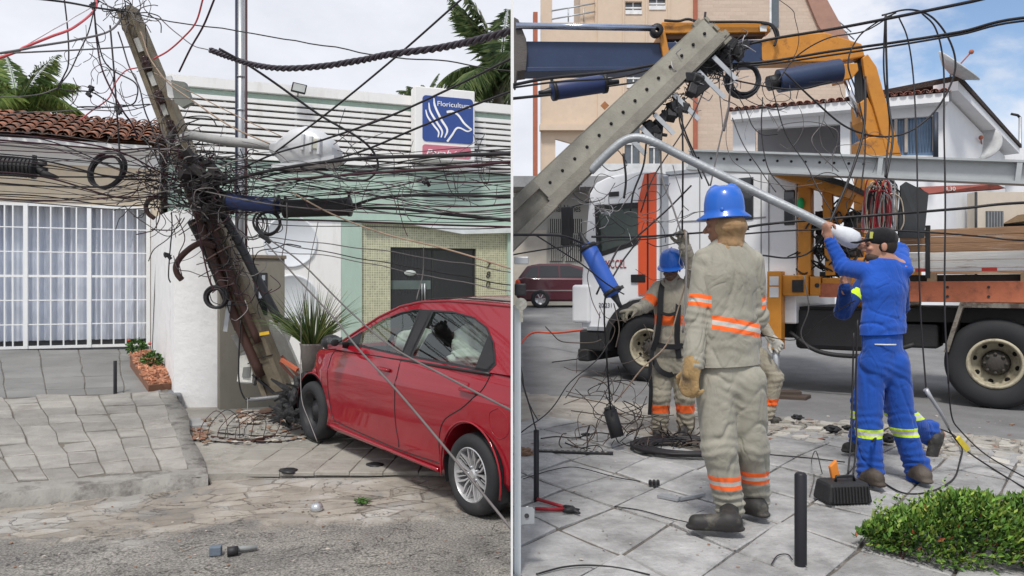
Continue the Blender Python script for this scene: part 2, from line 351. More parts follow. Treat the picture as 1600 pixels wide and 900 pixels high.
# left pavement (cement) with the raised, slab covered driveway
m_cem = pm('old_cement', (.31, .295, .265), .92, var=.2, vs=2.2, bump=.25, bs=45, bd=.012, col2=(.17, .155, .13), thr=(.52, .72), s2=3)
KL = [G(-260, 797, .10), G(0, 769, .10), G(310, 741, .09), G(420, 738, .08), G(540, 738, .07), G(700, 741, .05), G(812, 744, .05)]
KD = Vector((0, 9.5, 0))
mb = MB()
n = len(KL); back = [Vector((-26+4.4*k, 17.5, .16)) for k, p in enumerate(KL)]
mid = [a.lerp(b, .3)+Vector((0, 0, .02)) for a, b in zip(KL, back)]
low = [Vector((p.x, p.y-.02, -.12)) for p in KL]
mb.add(low+KL+mid+back, [(r_*n+k, r_*n+k+1, (r_+1)*n+k+1, (r_+1)*n+k) for r_ in range(3) for k in range(n-1)])
struct(mb.build('left_pavement', m_cem, origin=(0, 0, 0), clip=-1))
m_slab_l = pm('driveway_slab', (.30, .285, .262), .9, var=.16, vs=4, bump=.35, bs=38, bd=.012, col2=(.19, .175, .155), thr=(.5, .72), s2=2.2, island=.16)
m_joint = pm('joint_dirt', (.15, .135, .115), .95, bump=.3)
A_, B_, C_, D_ = G(-230, 789, .125), G(302, 743, .105), G(252, 612, .33), G(-330, 634, .33)
def ramp(u, v, off=0):
    a = A_.lerp(B_, u); b = D_.lerp(C_, u); p = a.lerp(b, v)
    p.z += off+.012*noise.noise(Vector((p.x*2.2, p.y*2.2, 0)))
    return p
nu, nv = 11, 9
UV = [0, 1]
m_edge = pm('driveway_edge_cement', (.27, .26, .24), .9, bump=.35, bs=30, bd=.012, col2=(.13, .12, .11), thr=(.48, .62), s2=5)
pavers('driveway_slabs', lambda u, v: ramp(.01+u/nu*.985, .055+v/nv*.945), nu, nv, m_slab_l, gap=.013, jit=.05, seed=4, thick=.03, zj=.006, stagger=(0, .12, -.1, .15))
struct(bpy.data.objects['driveway_slabs'])
struct(sheet('driveway_bed', lambda u, v: ramp(u, v, -.012), 40, 30, m_joint))
mb = MB()   # front lip and side of the driveway
NN = 60
def lip(k, v, z): p = ramp(k/NN*1.05, v); p.z += z+.006*noise.noise(Vector((k*.7, v, 3))); return p
top0 = [lip(k, -.012+.012*noise.noise(Vector((k*.35, 0, 0))), -.004) for k in range(NN+1)]; top1 = [lip(k, .052, .001) for k in range(NN+1)]
bot = [Vector((p.x+.01, p.y-.03-.02*noise.noise(Vector((k*.5, 5, 0))), -.05)) for k, p in enumerate(top0)]
mb.add(bot+top0+top1, [(r_*(NN+1)+k, r_*(NN+1)+k+1, (r_+1)*(NN+1)+k+1, (r_+1)*(NN+1)+k) for r_ in range(2) for k in range(NN)], 0, True)
rt = [ramp(.992, (v-.15)/12, 0) for v in range(13)]; ro = [ramp(1.05+.008*math.sin(v), (v-.15)/12, 0)+Vector((0, 0, -.012)) for v in range(13)]; rb = [Vector((p.x+.03, p.y, -.02)) for p in ro]
mb.add(rt+ro+rb, [(r_*13+k, r_*13+k+1, (r_+1)*13+k+1, (r_+1)*13+k) for r_ in range(2) for k in range(12)], 0, True)
struct(mb.build('driveway_edge', m_edge, origin=(0, 0, 0)))
# upper driveway, darker slabs up to the gate
E_, F_ = G(247, 545, .62), G(-330, 550, .62)
def up(u, v, off=0):
    a = D_.lerp(C_, u); b = F_.lerp(E_, u); p = a.lerp(b, v); p.z += off; return p
m_slab_u = pm('upper_slab', (.205, .205, .20), .85, var=.18, vs=3, bump=.25, bs=38, bd=.01, col2=(.13, .13, .128), thr=(.45, .7), s2=1.5, island=.10)
struct(pavers('upper_driveway_slabs', lambda u, v: up(u/9, v/9), 9, 9, m_slab_u, gap=.009, jit=.03, seed=9, zj=.003))
struct(sheet('upper_driveway_bed', lambda u, v: up(u*1.02, v, -.015), 6, 6, m_joint))
def lt(u, v):
    p = G(322, 741, .09).lerp(G(705, 741, .07), u/7)+V(.05, 1, 0)*(v*.46+.06); p.z = .083+.017*v*.46+0; return p
struct(pavers('pavement_tiles', lt, 7, 6, pm('pavement_tile', (.30, .285, .255), .9, var=.16, bump=.25, bs=40, bd=.008, col2=(.18, .165, .14), thr=(.5, .7), s2=2.5, island=.08), gap=.007, jit=.02, seed=44, zj=.003, ok=lambda c: c.y < 9.2))
# meter pit and little flat slabs in the pavement on the right of the driveway
mb = MB(); 
def slab4(mb, pts, h, m=0):
    lo = [p-Vector((0, 0, .1)) for p in pts]; hi = [p+Vector((0, 0, h)) for p in pts]; mb.ext(lo, hi, m)
slab4(mb, [G(272, 655, .13), G(312, 653, .13), G(324, 664, .13), G(282, 668, .13)], .004)
pit = tag(mb.build('utility_pit_cover', pm('pit_grey', (.33, .33, .33), .8)), 'small grey sunken pit cover in the pavement beside the white wall', 'pit cover')
# ------------------------------------------------------------- right side ground
KR = Vector((4.7, 7.0, 0)); ku = Vector((-math.cos(R(35)), math.sin(R(35)), 0)); kn = Vector((-ku.y, ku.x, 0))
if kn.y > 0: kn = -kn       # toward the camera
def rz(x, y):   # ground height, right half
    d = (Vector((x, y, 0))-KR).dot(kn)       # >0 on the footway
    z = .28
    if y > 12: z += .063*(min(y, 25)-12)
    fw = .40-.055*smooth((2.6-d)/2.6)
    z = z+(fw-z)*smooth((d+.02)/.05)
    return z+.008*noise.noise(Vector((x*1.3, y*1.3, 5)))+.003*noise.noise(Vector((x*5, y*5, 6)))
m_foot = pm('right_footway_dirt', (.33, .305, .27), .95, var=.2, vs=3, bump=.3, bs=30, bd=.012, col2=(.19, .16, .135), thr=(.5, .68), s2=2.2)
def fn(u, v):
    y = 1.0+34*v**1.9; x = 28*u**1.8*(.35+.65*min(1, y/14)); return Vector((x, y, rz(x, y)-.015*(1 if (Vector((x, y, 0))-KR).dot(kn) > 0 else 0)))
m_rr = pm('right_asphalt', (.175, .175, .178), .9, var=.3, vs=1.3, bump=.5, bs=120, bd=.006, col2=(.25, .245, .24), thr=(.5, .7), s2=90)
def okd(c):
    d = (c-KR).dot(kn)
    return c.x > -.5 and c.x < 7.5 and c.y > 1.6 and d > (1.15 if c.x > 2.2 else 2.15)+.25*noise.noise(c*1.3) 
m_bed = pm('slab_joint_dirt', (.12, .105, .09), .95, bump=.4, bs=30, col2=(.22, .2, .17), thr=(.5, .65), s2=5)
# one mesh, two materials, cut on the kerb line
mb = MB(); GX, GY = 150, 190
vs = [fn(i/GX, j/GY) for j in range(GY+1) for i in range(GX+1)]
fa = []; fb = []; fj = []
for j in range(GY):
    for i in range(GX):
        q = (j*(GX+1)+i, j*(GX+1)+i+1, (j+1)*(GX+1)+i+1, (j+1)*(GX+1)+i)
        c = (vs[q[0]]+vs[q[2]])/2
        (fj if okd(c) else fa if (c-KR).dot(kn) > -.06+.08*noise.noise(c*2) else fb).append(q)
mb.add(vs, fb, 0, True); 
struct(mb.build('right_road', m_rr, origin=(0, 0, 0), clip=1, recalc=False))
mb = MB(); mb.add(vs, fa, 0, True); struct(mb.build('right_footway', m_foot, origin=(0, 0, 0), clip=1, recalc=False))
mb = MB(); mb.add(vs, fj, 0, True); struct(mb.build('slab_bedding', m_bed, origin=(0, 0, 0), clip=1, recalc=False))
mb = MB(); mb.add([(0, 34, 1.08), (400, 34, 1.08), (400, 1500, 1.1), (0, 1500, 1.1)], [(0, 1, 2, 3)]); mb.add([(27, 0, .2), (400, 0, .2), (400, 34, 1.1), (27, 34, 1.08)], [(0, 1, 2, 3)])
struct(mb.build('far_ground', m_rr, origin=(0, 0, 0)))
# diagonal slabs
ua = Vector((math.cos(R(52)), math.sin(R(52)), 0)); ub = Vector((math.cos(R(-57)), math.sin(R(-57)), 0))
so0 = G(960, 790, .4)
def dg(u, v):
    p = so0+ub*(u*.47)+ua*(v*.57); p.z = rz(p.x, p.y); return p
m_slab_r = pm('footway_slab', (.36, .355, .35), .88, var=.24, vs=5, bump=.5, bs=26, bd=.016, col2=(.18, .175, .17), thr=(.47, .72), s2=2.6, island=.15)
struct(pavers('right_footway_slabs', lambda u, v: dg(u-17, v-14), 42, 32, m_slab_r, gap=.015, jit=.06, seed=21, ok=okd, zj=.005, clip=1))
# small broken setts near the kerb
def okc(c):
    d = (c-KR).dot(kn)
    return c.x > 1.9 and c.x < 9 and .08 < d < 1.55 and noise.noise(c*1.7) > -.42
def cg(u, v):
    p = KR+ku*(u*.17-2.5)+kn*(v*.145); p.z = rz(p.x, p.y)+.004; return p
m_sett = pm('broken_setts', (.40, .38, .34), .92, var=.2, bump=.4, bs=40, bd=.01, island=.2)
struct(pavers('kerb_setts', cg, 46, 11, m_sett, gap=.10, jit=.17, seed=33, ok=okc, zj=.013))
# ------------------------------------------------------------- partition between the two yards
m_part = pm('partition_white', (.8, .8, .8), .75, var=.04, vs=1.2, bump=.15, bs=12, st=(1, 1, .4), col2=(.62, .61, .58), thr=(.52, .78), s2=1.5)
mb = MB(); mb.box(WX, -.0055, .0045, 3.38, 17.6, -.2, 3.4)
tag(mb.build('partition_wall', m_part), 'thin white boundary screen standing edge-on between the two yards', 'partition')
# ------------------------------------------------------------- white gate jamb on the right
m_jamb = pm('gate_jamb_paint', (.62, .66, .67), .45, var=.04, bump=.02)
t = empty('gate_post', G(812, 905, .4)*1, 'pale grey metal gate post at the edge of the slab footway', 'gate post')
d0 = 3.5
mb = MB(); a = P(803.5, 500, d0); b = P(814, 500, d0); mb.box(WX, a.x, b.x, d0, d0+.05, .38, P(0, 478, d0).z); mb.build('post', m_jamb, t, bevel=.002)
mb = MB(); c = P(824, 805, d0)
mb.tube([P(814, 796, d0+.02), P(824, 792, d0+.02), P(834, 796, d0+.02), P(834, 818, d0+.02), P(816, 820, d0+.02)], .004, 6)
mb.ext([P(814, 792, d0+.01), P(832, 792, d0+.01), P(835, 798, d0+.01), P(835, 818, d0+.01), P(814, 820, d0+.01)], [P(814, 792, d0+.02), P(832, 792, d0+.02), P(835, 798, d0+.02), P(835, 818, d0+.02), P(814, 820, d0+.02)])
lg = mb.build('hinge_lug', galv, t)
mb = MB(); mb.cyl(P(823, 806, d0+.007), P(823, 806, d0+.0095), .011, 12); mb.build('bolt', dark_metal, lg)
t2 = empty('padlock', P(812, 480, d0), 'small dark padlock with a key hanging in it on the pale gate post', 'padlock')
mb = MB(); mb.box(WX, P(804, 0, d0).x, P(822, 0, d0).x, d0-.03, d0-.002, P(0, 462, d0).z, P(0, 443, d0).z); mb.build('lock_body', dark_metal, t2, bevel=.006)
mb = MB(); mb.cyl(P(814, 475, d0-.035), P(814, 475, d0-.031), .028, 20); mb.box(WX, P(811.5, 0, d0).x, P(817, 0, d0).x, d0-.035, d0-.031, P(0, 503, d0).z, P(0, 480, d0).z)
mb.build('key', pm('key_metal', (.42, .41, .36), .35, .8), t2)
mb = MB(); mb.box(WX, P(803.5, 0, d0).x, P(826, 0, d0).x, d0-.005, d0+.01, P(0, 413, d0).z, P(0, 401, d0).z)
lt = mb.build('latch_bar', galv, bevel=.004); tag(lt, 'short grey metal latch bar sticking out from the screen edge', 'latch')
# ------------------------------------------------------------- left house with the barred front
cream = pm('cream_plaster', (.66, .56, .42), .85, var=.06, bump=.08, col2=(.56, .47, .36), thr=(.5, .75))
white_pl = pm('white_plaster', (.80, .80, .80), .85, var=.05, bump=.28, bs=9, bd=.014, col2=(.55, .55, .55), thr=(.53, .8), s2=1.6)
white_bar = pm('white_bar_paint', (.82, .83, .83), .4, var=.03, bump=0)
m_tile = pm('clay_tile', (.27, .115, .07), .85, var=.3, vs=5, bump=.2, col2=(.09, .075, .065), thr=(.46, .6), s2=6, island=.3)
FH = Fr(-9.0, 13.5, 21)
def clay_roof(name, parent, fr, s0, s1, n0, z0, n1, z1, sp=.19, rows=6, clip=None):
    mb = MB(); L_ = math.hypot(n1-n0, z1-z0); dn, dz = (n1-n0)/L_, (z1-z0)/L_; nc = int((s1-s0)/sp); rnd = random.Random(5)
    for c in range(nc+1):
        s = s0+c*sp
        for r_ in range(rows):
            a = r_*L_/rows-.03; b = a+L_/rows+.07; ra, rb_ = sp*.40, sp*.50; j = rnd.uniform(-.012, .012); lift = .03
            for up_, off in ((1, 0), (0, sp/2)):
                vs = []
                for (t, rr, li) in ((a, rb_ if up_ else ra, lift), (b, ra if up_ else rb_, 0)):
                    for th in (.0, 0.04):
                        for k in range(7):
                            ang = math.pi*k/6; q = (rr-th*.3)
                            x = math.cos(ang)*q; h = (math.sin(ang)*q*.8 if up_ else -math.sin(ang)*q*.55+.03)+li
                            n_ = n0+dn*t-dz*h*0; z_ = z0+dz*t+h
                            vs.append(fr.w(s+off+x+j, n_, z_))
                fs = [(k, k+1, 14+k+1, 14+k) for k in range(6)]+[(7+k, 14+7+k, 14+7+k+1, 7+k+1) for k in range(6)]+[(k, 7+k, 7+k+1, k+1) for k in range(6)]
                mb.add(vs, fs, 0, True)
    return mb.build(name, m_tile, parent, recalc=False, weld=False) if parent else mb
house = empty('left_house', FH.w(0, 0, .55), 'cream single storey house with barred white front and clay tile roof', 'house')
s_r, _ = FH.sz(240, 400); s_l = -2.6
zt = 1.7+133/1200*13.6; zr = 1.7+238/1200*13.3
mb = MB(); mb.box(FH, s_l, s_r+.1, -.25, 0, zt, zr-.1); mb.box(FH, s_r-.06, s_r+.1, -.25, 0, .5, zt); mb.box(FH, s_l-.3, s_l, -.25, 0, .4, zr)
mb.box(FH, s_l, s_r+.1, -6, -5.8, .4, zr-.2)
mb.box(FH, s_l-.3, s_l-.1, -6, -.25, .4, zr-.2); mb.box(FH, s_r-.1, s_r+.1, -6, -.25, .4, zr-.2)
mb.build('wall', cream, house)
mb = MB(); mb.box(FH, s_l, s_r, -.02, .5, zr-.14, zr-.06); mb.box(FH, s_l, s_r+.12, .0, .06, zr-.42, zr-.14); mb.build('eave_board', pm('eave_white', (.74, .73, .72), .8, var=.04), house)
clay_roof('roof', house, FH, s_l-.2, s_r+.0, .55, zr+.0, -1.7, zr+.78, .215, 6)
mb = MB(); mb.add([FH.w(s_l, .5, zr-.02), FH.w(s_r+.1, .5, zr-.02), FH.w(s_r+.1, -1.7, zr+.72), FH.w(s_l, -1.7, zr+.72), FH.w(s_l, -6, zr-.2), FH.w(s_r+.1, -6, zr-.2)], [(0, 1, 2, 3), (3, 2, 5, 4)])
mb.build('roof_deck', m_tile, house, recalc=False)
gate = MB(); zb = .62
for px in (8, 21, 60, 80, 100, 120, 159, 178, 197, 215): 
    s, _ = FH.sz(px, 400); gate.box(FH, s-.011, s+.011, .02, .05, zb, zt)
for px in (41, 140, 232, -70, -170):
    s, _ = FH.sz(px, 400); gate.box(FH, s-.034, s+.034, .005, .07, zb, zt)
s = -.4
while s > s_l: gate.box(FH, s-.016, s+.016, .02, .05, zb, zt); s -= .215
for k in range(7):
    z = zb+(zt-zb)*k/6; h = .05 if k in (0, 6) else (.02 if k == 3 else .009)
    gate.box(FH, s_l, s_r-.07, .0175, .0525, z-h+(.05 if k == 0 else 0), z+h-(.05 if k == 6 else 0))
gate.build('window_bars', white_bar, house)
# curtain behind
m_curt = pm('curtain', (.62, .66, .74), .9, var=.08, vs=2, bump=0)
mb = MB(); n = 420; rr = []
for k in range(n+1):
    s = s_l+(s_r-s_l)*k/n
    y = -.32+.035*math.sin(s*38+2*math.sin(s*5))+.025*math.sin(s*61)+.05*noise.noise(Vector((s*3, 0, 0)))
    rr.append((s, y))
top = [FH.w(s, y, zt-.02) for s, y in rr]; bot = [FH.w(s, y*1.0+.015*math.sin(s*9), zb+.12) for s, y in rr]
mb.add(bot+top, [(k, k+1, n+1+k+1, n+1+k) for k in range(n)], 0, True); mb.build('curtain', m_curt, house, recalc=False)
mb = MB(); mb.box(FH, s_l, s_r-.05, -.6, -.55, .5, zt); mb.build('room_back', plain('room_grey', (.2, .21, .23), .9), house)
# ------------------------------------------------------------- white boundary wall
wf = Vector(((236-800)/1200*14.2, 14.2, 0)); wn = G(272, 637, .12); we = G(343, 636, .12); wn.z = we.z = 0
wv = (we-wn); back = wf+wv*1.2
mb = MB()
def wz(p, z): return Vector((p.x, p.y, z))
mb.ext([wz(wn, .0), wz(we, .0), wz(back, .0), wz(wf, .0)], [wz(wn, 2.74), wz(we, 2.74), wz(back, 2.98), wz(wf, 2.98)])
ob = mb.build('boundary_wall', white_pl); tag(ob, 'rough whitewashed plaster wall between the barred house and the grey pillar', 'wall')
mb = MB(); mb.tube(cr_spline([P(246, 330, 13.2), P(244, 400, 13.2), P(241, 470, 13.3), P(238, 545, 13.4)]), .008, 5)
tag(mb.build('wall_cable', cable_grey), 'thin grey cable running down the far end of the whitewashed wall', 'cable', 'service cables')
# planter bed at its foot
mb = MB(); pts = [G(203, 560, .61), G(230, 550, .66), G(274, 604, .35), G(232, 608, .37)]
mb.ext([p-V(0, 0, .2) for p in pts], [p+V(0, 0, .05) for p in pts])
bed = empty('planter_bed', G(240, 600, .25), 'low planter bed of reddish wood chips with two small shrubs beside the wall', 'planter')
mb.build('soil', pm('chips_soil', (.22, .11, .07), .95, bump=.4), bed)
mb = MB(); rnd = random.Random(3)
for k in range(420):
    a, b = rnd.random(), rnd.random(); p = pts[0].lerp(pts[1], a).lerp(pts[3].lerp(pts[2], a), b)+V(0, 0, .06)
    x = Vector((rnd.uniform(-1, 1), rnd.uniform(-1, 1), rnd.uniform(-.4, .4))).normalized()*rnd.uniform(.015, .05); y = x.cross(V(0, 0, 1))*.5; mb.obox(p, x, y, V(0, 0, .008))
ch = mb.build('wood_chips', pm('wood_chip', (.42, .2, .12), .9, island=.35), bed, weld=False); ch['kind'] = 'stuff'
mb = MB(); pp = [G(252, 618, .2), G(282, 622, .12), G(284, 640, .12), G(256, 638, .12)]; mb.ext([wz(p, .05) for p in pp], [wz(p, .32) for p in pp])
tag(mb.build('kerb_stone', pm('slate', (.16, .165, .175), .85, bump=.4, bs=20, bd=.02), bevel=.02), 'dark slate block at the foot of the whitewashed wall', 'stone')
def leafclump(name, mats, parent, centre, rad, n, size, seed, shape=None, droop=.2, blades=False):
    rnd = random.Random(seed); mb = MB()
    for k in range(n):
        while True:
            q = Vector((rnd.uniform(-1, 1), rnd.uniform(-1, 1), rnd.uniform(-1, 1)))
            if q.length < 1 and q.length > rnd.random()*.9: break
        p = centre+Vector((q.x*rad[0], q.y*rad[1], q.z*rad[2]))
        if shape and not shape(p): continue
        d = (q.normalized()+Vector((rnd.gauss(0, .5), rnd.gauss(0, .5), rnd.gauss(0, .4)+.35))).normalized()
        s = size*rnd.uniform(.6, 1.3); x = d.cross(Vector((rnd.gauss(0, 1), rnd.gauss(0, 1), rnd.gauss(0, 1)))).normalized()*s*.28
        nrm = d.cross(x).normalized()*s*.12
        mb.add([p, p+d*s*.5+x+nrm, p+d*s-V(0, 0, s*droop), p+d*s*.5-x+nrm, p+d*s*.5-nrm*.3], [(0, 1, 4), (1, 2, 4), (2, 3, 4), (3, 0, 4)], rnd.randrange(len(mats)) if len(mats) > 1 else 0)
    return mb.build(name, mats, parent, recalc=False, weld=False)
def leafmat(n, c): 
    m = pm(n, c, .5, var=.3, vs=8, bump=0, island=.35, spec=.3); return m
lf = [leafmat('leaf_green', (.05, .12, .025)), leafmat('leaf_light', (.10, .19, .035)), leafmat('leaf_dark', (.03, .07, .02))]
for i, (px, py, d) in enumerate(((213, 548, 12.7), (237, 570, 11.4))):
    t = empty('small_shrub', P(px, py+14, d), ['small shrub at the back of the wood chip planter', 'small bushy shrub at the front of the wood chip planter'][i], 'shrub', 'shrubs in the wood chip planter')
    leafclump('foliage', lf, t, P(px, py-6, d), (.13, .13, .12), 300, .06, 40+i)
    mb = MB()
    for k in range(7): mb.cyl(P(px, py+16, d), P(px+random.Random(k).uniform(-12, 12), py-10, d), .006, 5)
    mb.build('stem', brown_conduit, t)
    if i == 0:
        for q in ((201, 532), (234, 537)):
            mb = MB(); mb.ell(P(q[0], q[1], d-.1), (.03, .03, .025), seg=8); mb.build('flower', plain('flower_red', (.5, .06, .04), .6), t)
# ------------------------------------------------------------- grey pillar with meter panel
gp = G(343, 640, .12); gq = G(445, 633, .12); u = (gq-gp).normalized(); FP = Fr(gp.x, gp.y, math.degrees(math.atan2(u.y, u.x)))
wP = (gq-gp).length
pil = empty('meter_pillar', FP.w(wP/2, 0, .1), 'weathered grey concrete pillar with a dark meter window behind the leaning pole', 'pillar')
m_pil = pm('pillar_concrete', (.265, .25, .21), .9, var=.15, bump=.15, col2=(.19, .165, .13), thr=(.45, .7), s2=3, st=(1, 1, .3))
zp = FP.sz(400, 404)[1]
mb = MB(); mb.box(FP, 0, wP, -.35, 0, 0, zp); mb.build('body', m_pil, pil, bevel=.008)
mb = MB(); mb.box(FP, -.02, wP+.02, -.37, .02, zp, zp+.05); mb.build('cap', pm('cap_brown', (.24, .2, .15), .9), pil, bevel=.008)
a, z1 = FP.sz(397, 426); b, z0 = FP.sz(418, 492)
mb = MB(); mb.box(FP, a, b, -.02, .012, z0, z1); pan = mb.build('meter_window', glass_dark, pil, bevel=.01)
mb = MB(); aa, zz = FP.sz(409, 430); bb, z2 = FP.sz(414, 438); mb.box(FP, aa, bb, .012, .015, z2, zz)
aa, zz = FP.sz(404, 455); bb, z2 = FP.sz(413, 466); mb.box(FP, aa, bb, .012, .015, z2, zz); mb.build('meter_sticker', plain('sticker', (.5, .55, .6), .5), pan)
# ------------------------------------------------------------- flower shop
FF = Fr(-1.39, 16.7, 21)
green = pm('green_stucco', (.40, .52, .45), .85, var=.09, vs=2, bump=.25, bs=70, bd=.01, st=(1, 1, .3), col2=(.30, .41, .35), thr=(.54, .8), s2=2)
shop_white = pm('shop_white', (.80, .795, .78), .75, var=.04, vs=1.5, bump=.04, st=(1, 1, .2), col2=(.60, .59, .56), thr=(.54, .8), s2=2.5)
m_mos = brick_mat('mosaic', 21, .05, .05, (.36, .36, .24), (.56, .56, .42), ms=.007, off=0, rough=.35, var=.18, bump=.15)
shop = empty('flower_shop', FF.w(-2, 0, .1), 'pale green flower shop with white louvred parapet and mosaic tiled entrance', 'shop')
sR = 1.62; sL, _ = FF.sz(262, 300)
def fz(px, py, n=0): return FF.sz(px, py, n)
zpt = fz(700, 157)[1]; zpb = fz(700, 171)[1]; zlb = fz(600, 262)[1]; zgb = fz(600, 347)[1]
mb = MB(); mb.box(FF, sL, sR, -.3, .1, zpb, zpt); mb.box(FF, sL, sL+.12, -.3, .1, zlb, zpb); mb.build('parapet', shop_white, shop, clip=-1)
mb = MB(); k = 0; ns = 10
for k in range(ns):
    z = zlb+(zpb-.10-zlb)*(k+.1)/ns; h = (zpb-.1-zlb)/ns*.64; mb.box(FF, sL+.12, sR, -.02, .08, z, z+h)
x = sL+1
while x < sR: mb.box(FF, x, x+.05, -.06, -.03, zlb, zpb); x += 1.35
mb.build('louvres', shop_white, shop, clip=-1)
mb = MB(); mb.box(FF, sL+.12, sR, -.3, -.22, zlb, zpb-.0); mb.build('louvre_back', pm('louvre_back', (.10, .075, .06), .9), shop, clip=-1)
mb = MB(); mb.box(FF, sL+.12, sR, -.2, -.02, zpb-.11, zpb-.01)
x0, _ = fz(533, 400); x1, _ = fz(566, 400); x2 = fz(794, 400)[0]
mb.box(FF, sL, sR, -.3, .0, zgb, zlb-.02)
mb.box(FF, x0, x1, -.3, -.04, 0, zgb); mb.box(FF, x2, sR, -.3, -.02, 0, zgb); mb.box(FF, x1, sR, -.3, .06, zgb-.03, zgb+.02)
mb.box(FF, sL, sR, -6, -5.8, 0, zpt-.3); mb.box(FF, sL, sL+.2, -6, -.3, 0, zpt-.2)
mb.build('wall', green, shop, clip=-1)
mb = MB(); mb.box(FF, sL, x0, -.3, -.03, 0, zgb); mb.build('white_wall', shop_white, shop)
mb = MB(); mb.box(FF, sL, sR, -5.8, -.3, zpt-.5, zpt-.42); mb.build('roof', pm('flat_roof', (.35, .35, .34)), shop, clip=-1)
dL, dt = fz(610, 386, -.1); dR = fz(744, 388, -.1)[0]
mb = MB(); mb.box(FF, x1, dL, -.3, -.10, 0, zgb-.03); mb.box(FF, dR, x2, -.3, -.10, 0, zgb-.03); mb.box(FF, dL, dR, -.3, -.10, dt, zgb-.03); mb.build('mosaic_wall', m_mos, shop, clip=-1)
mb = MB(); mb.box(FF, dL, dR, -.25, -.22, 0, dt); dr = mb.build('glass_door', glass_dark, shop)
mb = MB(); q0, q1 = fz(609, 438, -.2); q2, q3 = fz(673, 452, -.2); mb.box(FF, q0, q2, -.218, -.21, q3, q1)
mb.build('frosted_strip', plain('frosted', (.10, .13, .125), .5), dr)
mb = MB(); q0 = fz(663, 440, -.2)[0]; mb.cyl(FF.w(q0, -.17, fz(663, 470, -.2)[1]), FF.w(q0, -.17, fz(663, 443, -.2)[1]), .02, 8); mb.cyl(FF.w(q0-.06, -.17, fz(663, 470, -.2)[1]), FF.w(q0-.06, -.17, fz(663, 443, -.2)[1]), .01, 8); mb.build('door_handle', galv, dr)
mb = MB(); q0 = fz(676, 440, -.2)[0]; mb.box(FF, q0-.015, q0+.015, -.217, -.2, 0, dt-.02); mb.box(FF, dL, dL+.03, -.217, -.19, 0, dt); mb.box(FF, dR-.03, dR, -.217, -.19, 0, dt); mb.box(FF, dL, dR, -.217, -.19, dt-.05, dt); mb.build('door_frame', plain('door_frame', (.03, .035, .035), .4), dr)
mb = MB()
for k in range(12):
    q = fz(612+k*5, 400, -.2)[0]; mb.box(FF, q, q+.012, -.219, -.214, dt-1.0, dt-.06)
mb.build('door_blind', plain('blind_dark', (.03, .032, .038), .5), dr)
mb = MB(); q0, q1 = fz(631, 422, -.2); q2, q3 = fz(650, 431, -.2); 
mb.lathe(FF.w((q0+q2)/2, -.19, (q1+q3)/2), FF.v, [(0, 0), (.055, 0), (.055, .01), (0, .012)], 16)
mb.v = [tuple(FF.w((q0+q2)/2, -.19, (q1+q3)/2)+(lambda r_: FF.u*(r_.dot(FF.u)*2.4)+FF.v*r_.dot(FF.v)+V(0, 0, r_.z*1.1))(Vector(p)-FF.w((q0+q2)/2, -.19, (q1+q3)/2))) for p in mb.v]
mb.build('hanging_plaque', plain('plaque', (.5, .55, .53), .5), dr)
for (px, py) in ((454, 377), (456, 470)):
    c = fz(px, py, 0); rr = .50
    mb = MB(); mb.lathe(FF.w(c[0], -.03, c[1]), FF.v, [(0, .012), (rr-.02, .012), (rr, .03), (rr+.03, .03), (rr+.03, 0)], 48); mb.build('round_window', pm('disc_white', (.66, .69, .72), .5, var=.03, bump=0), shop)
mb = MB(); A = [fz(636, 350), fz(800, 352), fz(800, 364), fz(722, 366)]; mb.poly(FF, [(min(a, 1.6), z) for a, z in A], -.1, .08); mb.build('canopy_panel', plain('canopy_white', (.62, .66, .66), .4), shop, clip=-1)
def text(txt, fr, s, n, z, h, mt, name, parent, thick=.01, width=None, ang=0, flip=1, shear=0, clip=None, spacing=1):
    c = bpy.data.curves.new('t', 'FONT'); c.body = txt; c.size = h*1.38; c.extrude = thick/2; c.shear = shear; c.space_character = spacing
    o = bpy.data.objects.new('t', c); COL.objects.link(o); dg_ = bpy.context.evaluated_depsgraph_get(); me = bpy.data.meshes.new_from_object(o.evaluated_get(dg_))
    bpy.data.objects.remove(o); xs = [v.co.x for v in me.vertices]; w_ = max(xs)-min(xs); k = (width/w_) if width else 1; x0 = min(xs)
    mb = MB(); ca, sa = math.cos(ang), math.sin(ang)
    vs = []
    for v in me.vertices:
        x, y = (v.co.x-x0)*k, v.co.y; x, y = x*ca-y*sa, x*sa+y*ca; vs.append(fr.w(s+flip*x, n+v.co.z+thick/2, z+y))
    mb.add(vs, [tuple(p.vertices) for p in me.polygons]); return mb.build(name, mt, parent, clip=clip)
# number column
dkm = plain('number_metal', (.05, .045, .04), .5)
for ch_, px, py in (('7', 763, 419), ('8', 762, 434), ('0', 762, 449)):
    q, z = fz(px, py, -.1); text(ch_, FF, q-.04, -.1, z, .15, dkm, 'house_number', shop, .02, shear=.2)
# sign
SB = .45; s0, zb0 = FF.sz(652, 248, SB); s1, zt0 = FF.sz(742, 150, SB)
s0 = FF.sz(657, 200, SB)[0]
sg = empty('shop_sign', FF.w((s0+s1)/2, SB, zb0), 'white box sign with blue square reading Floricultura above a pink panel', 'sign')
mb = MB(); mb.box(FF, s0-.12, s1, .1, SB, zb0, zt0+.1); mb.build('sign_box', shop_white, sg, bevel=.02)
def rrect(a0, a1, z0, z1, r):
    o = []
    for cx, cz, st in ((a1-r, z1-r, 0), (a0+r, z1-r, 90), (a0+r, z0+r, 180), (a1-r, z0+r, 270)):
        for k in range(7): t = R(st+15*k); o.append((cx+r*math.cos(t), cz+r*math.sin(t)))
    return o
a0 = FF.sz(660, 200, SB)[0]; a1 = FF.sz(739, 200, SB)[0]; zA = FF.sz(700, 152, SB)[1]; zB = FF.sz(700, 223, SB)[1]; zC = FF.sz(700, 228, SB)[1]
